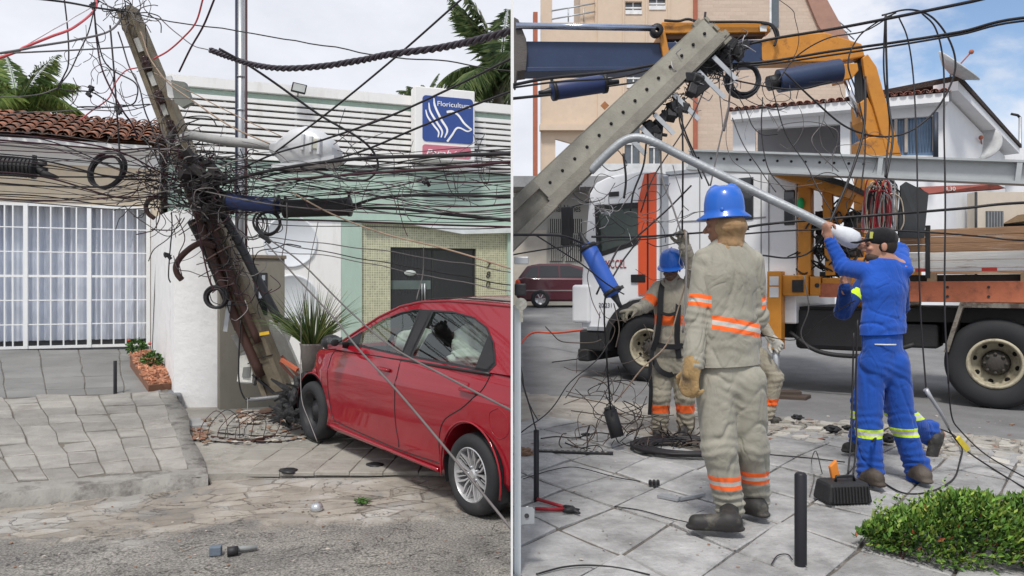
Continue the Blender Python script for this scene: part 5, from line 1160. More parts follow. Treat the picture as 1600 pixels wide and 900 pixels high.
gy_ = plain('text_grey', (.25, .28, .4), .6)
for i, (tx, px, py, h, wd) in ((3, ('20.231', 936, 480, .07, .22)),):
    a, z = T(px, py); text(tx, FT, a, -.008, z, h, plain('text_dark', (.05, .05, .08), .6) if i in (1, 3) else gy_, 'lettering', tr, .003, width=wd, flip=-1)
a, z = T(996, 433); mb = MB(); mb.box(FT, a-.14, a+.1, -.03, 0, z-.08, z+.04); mb.build('door_handle', black_plastic, tr, bevel=.01)
mb = MB(); mb.box(FT, 5.0, 5.5, -.03, 2.3, .72, 1.04); mb.box(FT, 5.32, 5.52, -.05, 2.3, .55, .75); mb.build('bumper', black_m, tr, bevel=.03)
mb = MB(); mb.box(FT, 5.3, 5.62, -.06, .1, 1.15, 1.75); mb.build('corner_panel', m_tw, tr, bevel=.04)
mb = MB(); mb.box(FT, 5.05, 5.35, -.05, .3, 1.04, 1.1); mb.build('cab_step', galv, tr)
mb = MB(); mb.box(FT, 5.44, 5.6, -.42, -.3, 2.35, 2.95); mr_ = mb.build('wing_mirror', black_m, tr, bevel=.02)
mb = MB(); mb.tube([FT.w(5.3, 0, 3.05), FT.w(5.5, -.3, 2.95), FT.w(5.5, -.3, 2.4), FT.w(5.38, 0, 2.3)], .015, 6); mb.build('mirror_arm', black_m, mr_)
mb = MB(); a, z = T(958, 304); mb.box(FT, a-.1, a+.06, -.02, .0, z-.03, z+.04); mb.build('marker_lamp', black_m, tr)
mb = MB(); vs = [];  # front arch
cw = 4.38
for k in range(13):
    t_ = math.pi*k/12
    for n_ in (-.06, .45): vs.append(FT.w(cw+.66*math.cos(t_), n_, .86+.68*math.sin(t_)))
mb.add(vs, [(2*k, 2*k+1, 2*k+3, 2*k+2) for k in range(12)]); mb.add([FT.w(cw+r_*math.cos(math.pi*k/12), -.06, .86+r_*math.sin(math.pi*k/12)) for k in range(13) for r_ in (.58, .68)], [(2*k, 2*k+1, 2*k+3, 2*k+2) for k in range(12)]); mb.build('wheel_arch', black_m, tr, recalc=False)
# box body behind the cab
b0, b1 = T(1243, 300)[0], T(1042, 300)[0]
mb = MB(); mb.box(FT, b0, b1, .04, 2.3, 1.22, 3.36); bx_ = mb.build('equipment_box', m_tw, tr, bevel=.02)
for (x0, y0, x1, y1) in ((1152, 276, 1176, 344), (1224, 296, 1241, 352)):
    a, z1 = T(x1, y0); b, z0 = T(x0, y1); mb = MB(); mb.box(FT, a, b, .02, .05, z0, z1); mb.build('box_window', glass_dark, bx_, bevel=.012)
mb = MB()
for px in (1092, 1188, 1200): a = T(px, 300)[0]; mb.box(FT, a-.006, a+.006, .03, .05, 1.25, 3.3)
a0_, a1_ = T(1195, 0)[0], T(1058, 0)[0]; mb.box(FT, a0_, a1_, .03, .05, T(1100, 345)[1], T(1100, 343)[1]); mb.build('panel_joint', plain('joint_grey', (.2, .2, .2)), bx_, weld=False)
mb = MB(); mb.box(FT, b0-.03, b1+.02, .0, 2.34, 3.36, 3.41); mb.build('box_trim', galv, bx_)
def twheel(s, r_, mt_rim, name='wheel', holes=8):
    c = FT.w(s, .34, .28+r_); ax_ = -FT.v; mb = MB()
    mb.lathe(c, ax_, [(r_*.50, -.02), (r_*.56, 0), (r_*.7, .25), (r_*.9, .29), (r_*.975, .265), (r_, .22), (r_, .02), (r_*.96, -.01), (r_*.6, -.03)] if False else [(r_*.5, .24), (r_*.56, .27), (r_*.72, .30), (r_*.88, .295), (r_*.965, .265), (r_, .22), (r_, .02), (r_*.95, -.02), (r_*.5, -.02)], 64)
    w_ = mb.build('wheel', rubber, tr)
    mb = MB(); mb.lathe(c, ax_, [(r_*.56, .272), (r_*.53, .29), (r_*.50, .285), (r_*.475, .22), (r_*.47, .14), (r_*.40, .10), (r_*.30, .08), (r_*.27, .02)], 48); ri = mb.build('rim', mt_rim, w_)
    for k in range(holes):
        a = 2*math.pi*(k+.3)/holes; e = (FT.u*math.cos(a)+V(0, 0, math.sin(a))); mb = MB(); q = c+e*r_*.425+ax_*.128; f = e.cross(ax_); 
        mb.lathe(q, ax_, [(0, .0), (.026, .0), (.03, -.012)], 12); mb.build('rim_hole', plain('hole', (.002, .002, .002)), ri)
    mb = MB(); mb.lathe(c, ax_, [(r_*.27, .02), (r_*.26, .16), (r_*.2, .20), (r_*.1, .22), (0, .22)], 24)
    for k in range(8):
        a = 2*math.pi*k/8; q = c+(FT.u*math.cos(a)+V(0, 0, math.sin(a)))*r_*.21+ax_*.19; mb.lathe(q, ax_, [(.02, 0), (.02, .03), (0, .03)], 6)
    mb.build('hub', pm('hub_dark', (.05, .045, .04), .7, bump=.2), ri)
    return w_
m_rim2 = pm('rim_cream', (.42, .38, .28), .6, var=.15, bump=.1, col2=(.14, .10, .07), thr=(.5, .68), s2=7)
twheel(-.05, .53, m_rim2); twheel(cw, .52, m_rim2)
mb = MB(); c = FT.w(-1.4, .34, .81); mb.lathe(c, -FT.v, [(.26, .27), (.4, .30), (.5, .27), (.53, .22), (.53, 0), (.2, 0)], 40); mb.build('wheel', rubber, tr)
for s in (-.05, cw):
    mb = MB(); c = FT.w(s, 1.9, .81); mb.lathe(c, -FT.v, [(0, .3), (.5, .3), (.53, .22), (.53, 0), (0, 0)], 30); mb.build('wheel', rubber, tr)
mb = MB(); mb.box(FT, -3.2, 5.0, .55, .75, 1.0, 1.28); mb.box(FT, -3.2, 5.0, 1.55, 1.75, 1.0, 1.28); mb.box(FT, -3.2, 3.9, .2, 2.2, 1.28, 1.45); mb.box(FT, -.2, .1, .7, 1.7, .7, .95); mb.box(FT, cw-.1, cw+.1, .5, 1.8, .7, .95); mb.build('chassis', pm('chassis_black', (.018, .017, .017), .7, bump=.2, bs=15), tr)
a, _ = T(1240, 500); b, _ = T(1335, 500); mb = MB(); mb.box(FT, 1.15, 2.25, .15, .7, .88, 1.42); mb.build('fuel_tank', black_m, tr, bevel=.06)
mb = MB(); mb.box(FT, .55, .95, .2, .8, .95, 1.25); mb.build('battery_box', black_m, tr, bevel=.03)
mb = MB(); mb.tube(cr_spline([FT.w(2.3, .1, 1.1), FT.w(1.9, .05, .86), FT.w(1.3, .05, .84), FT.w(.8, .1, 1.0)]), .03, 8); mb.build('hose', black_m, tr)
mb = MB(); q = [T(1476, 548), T(1500, 474), T(1680, 470)]; 
A = [FT.w(a, -.02, z) for a, z in ((.47, .93), (.30, 1.53), (-3, 1.50), (-3, 1.46), (.27, 1.47), (.42, .93))]; mb.ext(A, [p+FT.v*.55 for p in A]); mb.build('mudguard', pm('mudguard', (.22, .2, .17), .7, .2, bump=.2, col2=(.08, .06, .05), thr=(.45, .6), s2=6), tr)
# bed
m_rail = pm('rail_rust', (.42, .13, .065), .65, var=.2, bump=.1, col2=(.2, .07, .04), thr=(.52, .7), s2=5)
mb = MB(); mb.box(FT, -3.2, 1.0, -.02, .06, 1.53, 1.78); mb.box(FT, 1.0, 1.9, -.02, .06, 1.58, 1.76); rl_ = mb.build('bed_rail', m_rail, tr, bevel=.006)
for k in range(9):
    for z in (1.6, 1.71):
        mb = MB(); s = .85-.42*k; mb.cyl(FT.w(s, -.03, z), FT.w(s, -.02, z), .016, 8); mb.build('rail_bolt', dark_metal, rl_)
mb = MB(); mb.box(FT, -3.2, 1.0, .1, 2.3, 1.78, 1.86); mb.build('bed_floor', pm('bed_dark', (.03, .025, .02), .9), tr)
for k in range(4):
    mb = MB(); s = .6-.95*k; mb.box(FT, s-.05, s+.05, .0, .1, 1.78, 1.88); mb.build('floor_bracket', pm('brk', (.35, .24, .14), .7), tr)
m_wood = pm('bed_wood', (.30, .175, .10), .8, var=.3, vs=3, bump=.25, bs=20, st=(.35, .35, 5), col2=(.55, .5, .44), thr=(.56, .68), s2=3)
m_peel = pm('peeling_white', (.68, .66, .62), .7, var=.08, vs=3, bump=.3, bs=14, st=(.4, .4, 4), col2=(.25, .17, .11), thr=(.56, .66), s2=4)
for sx0, sx1 in ((-3.2, -.42), (-.36, .62), (.66, .95)):
    for k, (z0, z1, mt_) in enumerate(((1.90, 1.935, None), (1.94, 2.03, m_peel), (2.035, 2.13, m_peel), (2.14, 2.23, m_wood), (2.235, 2.32, m_wood), (2.325, 2.41, m_wood))):
        mb = MB(); mb.box(FT, sx0, sx1, .0, .035, z0, z1); mb.build('side_board' if mt_ else 'reflector_strip', mt_ or pm('refl_white', (.6, .6, .6), .4), tr, bevel=.004)
for px0, px1 in ((1430, 1450), (1534, 1558)):
    a, b = T(px1, 420)[0], T(px0, 420)[0]; mb = MB(); mb.box(FT, a, b, -.005, .0, 1.898, 1.938); mb.build('red_reflector', plain('refl_red', (.5, .04, .03), .3), tr)
for s in (-.39, .64):
    mb = MB(); mb.box(FT, s-.025, s+.025, -.02, .04, 1.82, 2.46); mb.build('stake', dark_metal, tr)
mb = MB(); mb.box(FT, -3.2, .9, 2.2, 2.25, 1.9, 2.41); mb.build('far_side_board', m_wood, tr)
# outrigger and orange frames
m_y = orange_paint
og = MB(); x0, x1 = T(1226, 450)[0], T(1204, 450)[0]; og.box(FT, x0, x1, -.16, .02, T(1215, 545)[1], T(1215, 424)[1]); leg_ = og.build('outrigger_leg', m_y, tr, bevel=.01)
mb = MB(); c = FT.w((x0+x1)/2, -.07, 0); mb.cyl(V(c.x, c.y, .30), V(c.x, c.y, 1.0), .045, 14); mb.lathe(V(c.x, c.y, .285), V(0, 0, 1), [(0, 0), (.13, 0), (.13, .02), (0, .04)], 20); mb.build('jack_piston', galv, leg_)
mb = MB(); a_, z1 = T(1222, 432); b_, z0 = T(1208, 446); mb.box(FT, a_, b_, -.165, -.16, z0, z1); mb.box(FT, a_, b_, -.165, -.16, z0-.16, z0-.02); mb.build('warning_label', win_white, leg_)
mb = MB(); mb.box(FT, T(1265, 440)[0], x0, -.1, .3, T(1240, 462)[1], T(1240, 430)[1]); mb.box(FT, T(1283, 440)[0], T(1266, 440)[0], -.04, .3, T(1275, 462)[1], T(1275, 432)[1]); mb.box(FT, T(1411, 440)[0], T(1284, 440)[0], .0, .3, T(1300, 461)[1], T(1300, 434)[1]); ob_ = mb.build('outrigger_beam', m_y, tr, bevel=.012)
mb = MB(); q, z = T(1250, 447); mb.box(FT, q-.07, q+.07, -.12, -.1, z-.08, z+.08); q, z = T(1278, 446); mb.cyl(FT.w(q, -.05, z), FT.w(q, -.03, z), .03, 12); mb.build('beam_plate', dark_metal, ob_)
mb = MB(); mb.box(FT, T(1266, 300)[0], T(1246, 300)[0], .02, .2, 1.86, T(1255, 286)[1]); mb.build('frame_post', m_y, tr, bevel=.01)
mb = MB(); A, B_ = FT.w(*((T(1296, 0)[0], .1, T(1296, 430)[1]))), FT.w(T(1290, 0)[0], .1, T(1290, 290)[1]); obar(mb, A, B_, FT.u, .06, .06, .05, .05); A, B_ = FT.w(T(1302, 0)[0], .15, T(1302, 345)[1]), FT.w(T(1328, 0)[0], .1, T(1328, 300)[1]); obar(mb, A, B_, FT.u, .07, .07, .05, .05); mb.build('frame_brace', m_y, tr, weld=False)
mb = MB(); A, B_ = FT.w(T(1222, 0)[0], .1, T(1222, 271)[1]), FT.w(T(1334, 0)[0], .1, T(1334, 304)[1]); obar(mb, A, B_, V(0, 0, 1), .075, .075, .5, .5); mb.build('frame_beam', m_y, tr, bevel=.01)
mb = MB(); A, B_ = FT.w(T(1206, 0)[0], .0, T(1206, 257)[1]), FT.w(T(1340, 0)[0], .0, T(1340, 297)[1]); obar(mb, A, B_, V(0, 0, 1), .03, .03, .7, .7); mb.build('rubber_roof', pm('roof_rubber', (.03, .03, .03), .9, bump=.8, bs=20, bd=.04), tr)
mb = MB(); rnd = random.Random(4)
for k in range(60):
    px, py = rnd.uniform(1268, 1330), rnd.uniform(325, 430); s, z = T(px, py); n_ = rnd.uniform(.1, .5); h = rnd.uniform(.02, .09); mb.box(FT, s-h, s+h, n_, n_+.1, z-h*.8, z+h*.8)
for k in range(45):
    px, py = rnd.uniform(1270, 1325), rnd.uniform(320, 420); s, z = T(px, py); q = [FT.w(s, .1, z)]
    for j in range(4): s += rnd.uniform(-.15, .15); z += rnd.uniform(-.2, .12); q.append(FT.w(s, rnd.uniform(0, .2), z))
    mb.tube(cr_spline(q, 4), .012, 5)
hy = mb.build('hydraulic_hoses', pm('hyd_black', (.02, .02, .02), .5, col2=(.2, .18, .15), thr=(.6, .7), s2=20), tr, weld=False); hy['kind'] = 'stuff'
mb = MB(); mb.box(FT, .9, 1.7, .3, 1.6, 1.45, 2.1); mb.build('crane_base', m_y, tr, bevel=.03)
mb = MB(); mb.ell(FT.w(T(1252, 0)[0], -.02, T(1252, 318)[1]), (.05, .03, .08), seg=10); tag(mb.build('green_lamp', plain('green_cover', (.02, .45, .15), .4)), 'small bright green plastic cover on the orange frame post', 'cover')
# ------------------------------------------------------------- crane
DC = 10.4; cr_ = empty('crane', P(1380, 400, DC), 'orange and navy folding hydraulic crane arm reaching left over the truck', 'crane')
def pp(pts, name, mt, par, d=DC, th=.3, bev=.012):
    mb = MB(); A = [P(x, y, d) for x, y in pts]; mb.ext(A, [P(x, y, d)+V(0, th, 0) for x, y in pts]); return mb.build(name, mt, par, bevel=bev)
pp([(1352, 256), (1390, 256), (1390, 420), (1350, 420)], 'column', m_y, cr_, DC+.05, .35)
pp([(1352, 218), (1358, 214), (1400, 212), (1409, 244), (1352, 246)], 'swivel_head', m_y, cr_, DC-.05, .42)
pp([(1356, 84), (1370, 104), (1380, 140), (1408, 240), (1386, 240), (1352, 120), (1348, 90)], 'mast_plate', m_y, cr_, DC-.06, .07)
pp([(1356, 84), (1370, 104), (1380, 140), (1408, 240), (1386, 240), (1352, 120), (1348, 90)], 'mast_plate', m_y, cr_, DC+.3, .07)
pp([(1344, 84), (1358, 88), (1378, 205), (1360, 214), (1345, 160)], 'mast_gap_shade', plain('gap_shade_dark', (.03, .03, .035), .6), cr_, DC+.05, .2)  # dark filler painting the shaded gap between the mast plates
pp([(1344, 160), (1356, 152), (1377, 196), (1374, 212), (1358, 213), (1346, 190)], 'mast_lower', m_y, cr_, DC-.02, .3)
mb = MB(); mb.cyl(P(1322, 126, DC), P(1342, 182, DC), .035, 12); mb.build('piston_rod', plain('chrome', (.6, .6, .62), .15, 1), cr_)
pp([(1311, 100), (1340, 98), (1342, 110), (1332, 122), (1314, 126)], 'knuckle', m_y, cr_, DC-.03, .3)
pp([(1190, 64), (1235, 54), (1290, 50), (1347, 68), (1352, 88), (1310, 97), (1190, 98)], 'jib', m_y, cr_, DC, .28, .02)
pp([(818, 64), (1035, 66), (1130, 62), (1190, 62), (1192, 99), (1034, 108), (818, 111)], 'main_boom', navy_paint, cr_, DC, .3, .015)
pp([(818, 105), (1034, 104), (1034, 108), (818, 112)], 'boom_flange', navy_paint, cr_, DC-.03, .36, .004)
mb = MB(); mb.cyl(P(1216, 127, DC-.1), P(1312, 110, DC-.1), .155, 24); mb.build('cylinder', navy_paint, cr_, autosm=40)
mb = MB(); mb.cyl(P(1200, 131, DC-.1), P(1216, 127, DC-.1), .10, 16); mb.build('cylinder_end', dark_metal, cr_)
pp([(1034, 34), (1204, 36), (1204, 50), (1034, 52)], 'top_beam', m_y, cr_, DC-.05, .2)
pp([(1034, 52), (1196, 50), (1196, 56), (1034, 62)], 'top_beam_painted_shade', plain('beam_shade_brown', (.10, .05, .03), .7), cr_, DC, .15)  # brown strip painting the shade on the beam's underside
pp([(1030, 50), (1039, 46), (1047, 86), (1036, 88)], 'boom_bracket', m_y, cr_, DC-.06, .42)
mb = MB(); mb.cyl(P(806, 40, DC-.1), P(1024, 44, DC-.1), .043, 16); mb.build('lift_rod', plain('chrome_blue', (.35, .4, .52), .2, .9), cr_)
mb = MB(); mb.lathe(P(1027, 46, DC-.14), V(0, 1, 0), [(.03, 0), (.085, 0), (.085, .12), (.03, .12)], 20); mb.build('rod_eye', dark_metal, cr_)
pp([(803, 26), (810, 30), (822, 60), (824, 80), (822, 110), (808, 112), (806, 128), (803, 128)], 'end_block', pm('block_grey', (.10, .09, .085), .7, bump=.3), cr_, DC-.08, .45)
mb = MB(); mb.tube(cr_spline([P(1038, 32, DC-.1), P(1060, 33, DC-.1), P(1075, 30, DC-.1), P(1100, 34, DC-.1), P(1190, 35, DC-.1), P(1212, 45, DC-.1), P(1217, 60, DC-.1)]), .018, 6); mb.build('hydraulic_hose', black_m, cr_)
mb = MB(); mb.tube(cr_spline([P(1190, 36, DC-.1), P(1205, 40, DC-.1), P(1213, 58, DC-.1), P(1210, 72, DC-.1)]), .018, 6); mb.build('hydraulic_hose', black_m, cr_)
pp([(1187, 39), (1198, 39), (1198, 49), (1188, 49)], 'small_plate', win_white, cr_, DC-.08, .02, 0)
# steel beam lying over the truck
A, B_ = P(1076, 250, 9.8), P(1650, 272, 8.15); m_st = pm('beam_steel', (.40, .42, .43), .5, .3, var=.1, bump=.04, col2=(.3, .31, .3), thr=(.5, .75))
st = empty('steel_beam', A, 'long grey galvanised steel beam lying across the truck in front of the crane column', 'steel beam')
uB = (B_-A).normalized(); zz = V(0, 0, 1); zz = (zz-uB*zz.dot(uB)).normalized(); vB = uB.cross(zz); vB = vB if vB.y < 0 else -vB; LB = (B_-A).length
def bb(mb, a0, a1, v0, v1, z0, z1): 
    mb.hexa([A+uB*a+vB*v+zz*z for a, v, z in ((a0, v0, z0), (a1, v0, z0), (a1, v1, z0), (a0, v1, z0), (a0, v0, z1), (a1, v0, z1), (a1, v1, z1), (a0, v1, z1))])
mb = MB(); bb(mb, 0, LB, -.012, .0, -.10, .10); mb.build('web', m_st, st)
mb = MB(); bb(mb, 0, LB, -.1, .09, .10, .125); mb.build('top_flange', m_st, st)
mb = MB(); bb(mb, 0, LB, -.1, .09, -.13, -.10); mb.build('bottom_flange', m_st, st)
for f in (.56, .905):
    mb = MB(); bb(mb, LB*f, LB*f+.05, .0, .085, -.10, .10); mb.build('stiffener', m_st, st)
for k in range(13):
    mb = MB(); q = A+uB*(.12+.16*k)+vB*.002+zz*.03; mb.lathe(q, vB, [(0, 0), (.016, 0), (.016, .003)], 10); mb.build('bolt_hole', plain('hole2', (.02, .02, .02), .9), st)
# black sheet panel, wire bundle, red plank on the truck bed
mb = MB(); Q = [P(1408, 290, 9.3), P(1416, 284, 9.3), P(1451, 302, 9.2), P(1444, 372, 9.2), P(1404, 372, 9.3)]; mb.ext(Q, [p+V(0, .03, 0) for p in Q]); tag(mb.build('black_panel', pm('black_sheet', (.035, .04, .045), .6, bump=.1, bs=15)), 'tall dark sheet panel standing on the truck bed right of the coloured wires', 'panel')
mb = MB(); Q = [P(1437, 292, 9.7), P(1555, 287, 9.5), P(1572, 294, 9.5), P(1449, 303, 9.6)]; mb.ext(Q, [p+V(0, .15, 0) for p in Q]); rd = tag(mb.build('red_plank', pm('red_primer', (.24, .06, .045), .7, col2=(.15, .05, .04))), 'dark red primed steel plank marked 4,30 under the grey beam', 'plank')
text('4,30', Fr(P(1480, 0, 9.5).x, 9.55, 0), 0, 0, P(0, 297, 9.5).z, .05, win_white, 'lettering', rd, .004, width=.13)
cols = [('wire_red', (.4, .03, .04)), ('wire_black', (.02, .02, .025)), ('wire_grey', (.35, .36, .38)), ('wire_cream', (.5, .42, .34))]
wb = empty('wire_bundle', P(1375, 360, 9.2), 'bundle of looped red, grey and black wires on the truck behind the blue workman', 'wire bundle', None); rnd = random.Random(11)
for nm, c in cols:
    mb = MB()
    for k in range(11):
        x = rnd.uniform(1350, 1385); w_ = rnd.uniform(12, 26); y = rnd.uniform(278, 305); d = rnd.uniform(9.1, 9.4)
        mb.tube(cr_spline([P(x+rnd.uniform(-4, 4), 362, d), P(x-rnd.uniform(0, 4), y+30, d), P(x+w_*.3, y, d), P(x+w_, y+6, d), P(x+w_+rnd.uniform(-3, 6), y+40, d), P(x+w_, 360, d)], 5), .009, 4)
    o = mb.build('wires_'+nm.split('_')[1], plain(nm, c, .5), wb, weld=False); o['kind'] = 'stuff'
# ------------------------------------------------------------- people: bodies and clothes grown from a distance field
class SDF:
    def __init__(s, res, k=.03): s.res = res; s.k = k; s.pr = []
    def cone(s, a, b, ra, rb, k=None, flat=None): s.pr.append(('c', np.array(a), np.array(b), ra, rb, k or s.k, flat)); return s
    def chain(s, pts, rs, k=None, flat=None):
        for i in range(len(pts)-1): s.cone(pts[i], pts[i+1], rs[i], rs[i+1], k, flat)
        return s
    def ell(s, c, r_, M=None, k=None): s.pr.append(('e', np.array(c), np.array(r_), np.array(M if M is not None else Matrix.Identity(3)), k or s.k)); return s
    def run(s):
        lo = np.full(3, 1e9); hi = -lo; bbs = []
        for p in s.pr:
            if p[0] == 'c': m = max(p[3], p[4]); a = np.minimum(p[1], p[2])-m; b = np.maximum(p[1], p[2])+m
            else: m = p[2].max(); a = p[1]-m; b = p[1]+m
            bbs.append((a, b)); lo = np.minimum(lo, a); hi = np.maximum(hi, b)
        r_ = s.res; lo -= 4*r_; hi += 4*r_; n = np.ceil((hi-lo)/r_).astype(int)+1
        F = np.full(n, .3, dtype=np.float32); ax_ = [lo[i]+r_*np.arange(n[i]) for i in range(3)]
        for p, (a, b) in zip(s.pr, bbs):
            mg = p[5]+3*r_ if p[0] == 'c' else p[4]+3*r_
            i0 = np.maximum(0, ((a-mg-lo)/r_).astype(int)); i1 = np.minimum(n, ((b+mg-lo)/r_).astype(int)+2)
            X, Y, Z = np.meshgrid(*[ax_[i][i0[i]:i1[i]] for i in range(3)], indexing='ij'); q = np.stack([X, Y, Z], -1)
            if p[0] == 'c':
                _, A, B_, ra, rb, k, fl = p; ba = B_-A; L2 = max(1e-9, ba@ba); t = np.clip(((q-A)@ba)/L2, 0, 1); d = q-A-t[..., None]*ba
                if fl is not None:
                    fv = np.array(fl[0]); c = d@fv; d = d+(c/fl[1]-c)[..., None]*fv; D = (np.linalg.norm(d, axis=-1)-(ra+(rb-ra)*t))*(.5+.5*fl[1])
                else: D = np.linalg.norm(d, axis=-1)-(ra+(rb-ra)*t)
            else:
                _, C, rr, M, k = p; l = (q-C)@M; k0 = np.linalg.norm(l/rr, axis=-1); k1 = np.linalg.norm(l/rr**2, axis=-1)+1e-9; D = k0*(k0-1)/k1
            sl = tuple(slice(i0[i], i1[i]) for i in range(3)); f = F[sl]; h = np.clip(.5+.5*(f-D)/k, 0, 1); F[sl] = f*(1-h)+D*h-k*h*(1-h)
        ins = F < 0; c = [ins[dx:n[0]-1+dx, dy:n[1]-1+dy, dz:n[2]-1+dz] for dx in (0, 1) for dy in (0, 1) for dz in (0, 1)]
        cnt = sum(x.astype(np.int8) for x in c); act = (cnt > 0) & (cnt < 8); idx = np.full(act.shape, -1, int); cells = np.argwhere(act); idx[act] = np.arange(len(cells))
        acc = np.zeros((len(cells), 3)); num = np.zeros(len(cells)); cor = [(dx, dy, dz) for dx in (0, 1) for dy in (0, 1) for dz in (0, 1)]
        for i in range(8):
            for j in range(i+1, 8):
                a, b = np.array(cor[i]), np.array(cor[j])
                if abs(a-b).sum() != 1: continue
                fa = F[tuple((cells+a).T)]; fb = F[tuple((cells+b).T)]; m = (fa < 0) != (fb < 0); t = np.where(m, fa/np.where(m, fa-fb, 1), 0)
                acc += m[:, None]*(a+(b-a)*t[:, None]); num += m
        vs = lo+(cells+acc/num[:, None])*r_; fs = []
        for axx in range(3):
            sh = [slice(None)]*3; s2 = [slice(None)]*3; sh[axx] = slice(0, -1); s2[axx] = slice(1, None); A = ins[tuple(sh)]; B_ = ins[tuple(s2)]; e = np.argwhere(A != B_)
            u, v = [(1, 2), (2, 0), (0, 1)][axx]; e = e[(e[:, u] > 0) & (e[:, v] > 0) & (e[:, u] < n[u]-1) & (e[:, v] < n[v]-1)]
            du = np.zeros(3, int); dv = np.zeros(3, int); du[u] = 1; dv[v] = 1
            q = np.stack([idx[tuple((e-du-dv).T)], idx[tuple((e-dv).T)], idx[tuple(e.T)], idx[tuple((e-du).T)]], 1); fl = B_[tuple(e.T)]
            q[fl] = q[fl][:, ::-1]; fs.append(q)
        fs = np.concatenate(fs); fs = fs[(fs >= 0).all(1)]
        return vs, fs
def sdobj(sds, name, mt, parent=None, origin=None, folds=0, fs_=9, fst=(1, 1, 1), seed=0, bfn=None, smooth_it=1, cuts=(), bunch=()):
    VV, FF_ = [], []; o = 0
    for sd in (sds if isinstance(sds, list) else [sds]):
        v, f = sd.run(); VV.append(v); FF_.append(f+o); o += len(v)
    v = np.concatenate(VV); f = np.concatenate(FF_)
    for _ in range(smooth_it):
        s = np.zeros_like(v); c = np.zeros(len(v))
        for a, b in ((0, 1), (1, 2), (2, 3), (3, 0)):
            np.add.at(s, f[:, a], v[f[:, b]]); np.add.at(c, f[:, a], 1); np.add.at(s, f[:, b], v[f[:, a]]); np.add.at(c, f[:, b], 1)
        v = v*.4+.6*s/np.maximum(1, c)[:, None]
    if folds:
        nr = np.zeros_like(v); fn_ = np.cross(v[f[:, 2]]-v[f[:, 0]], v[f[:, 3]]-v[f[:, 1]])
        for a in range(4): np.add.at(nr, f[:, a], fn_)
        nr /= np.linalg.norm(nr, axis=1)[:, None]+1e-12
        for i in range(len(v)):
            p = v[i]; q = Vector((p[0]*fs_*fst[0]+seed, p[1]*fs_*fst[1], p[2]*fs_*fst[2])); w1 = noise.noise_vector(q*.5)*.9
            a = 1-2.2*abs(noise.noise(q+w1)); b = noise.noise(q*.45+Vector((7, 3, 1))); c2 = 1-2*abs(noise.noise(q*2.1+w1*2))
            n1 = noise.noise(Vector((q.x*.8+q.z*.5, q.y*.8, q.z*.55-q.x*.35))*1.15+w1*.6); ms = max(0, min(1, .6+1.6*noise.noise(q*.6+Vector((1, 9, 4)))))
            dsp = folds*(.22*a+.8*b-1.0*ms*math.exp(-(n1/.075)**2))
            for bp_, ba_, br_, bl_, am_ in bunch:
                dd = Vector(p)-bp_; al = dd.dot(ba_); rd_ = (dd.length/br_)**2
                if rd_ < 4: dsp += am_*math.exp(-rd_)*(math.sin(6.283*al/bl_+3.5*noise.noise(Vector(p)*9+Vector((seed, 0, 0))))-.2)
            v[i] += nr[i]*dsp
    if parent is not None: o0 = ORI[parent.name]
    else: o0 = Vector(origin)
    vl = v-np.array(o0); me = bpy.data.meshes.new(name); me.from_pydata(vl.tolist(), [], f.tolist()); me.materials.append(mt); me.polygons.foreach_set('use_smooth', [True]*len(f))
    if bfn is not None:
        fc = v[f].mean(1); cls = bfn(fc, None); val = bfn(v[f].reshape(-1, 3), np.repeat(cls, 4)); at = me.attributes.new('band', 'FLOAT', 'CORNER'); at.data.foreach_set('value', val.astype(np.float32))
    if cuts:
        bm = bmesh.new(); bm.from_mesh(me)
        for cp_, cn_ in cuts: bmesh.ops.bisect_plane(bm, geom=bm.verts[:]+bm.edges[:]+bm.faces[:], plane_co=cp_-o0, plane_no=cn_, clear_outer=True)
        bm.to_mesh(me); bm.free()
    ob = bpy.data.objects.new(name, me); COL.objects.link(ob); ORI[ob.name] = o0
    if parent is not None: ob.parent = parent
    else: ob.location = o0
    return ob
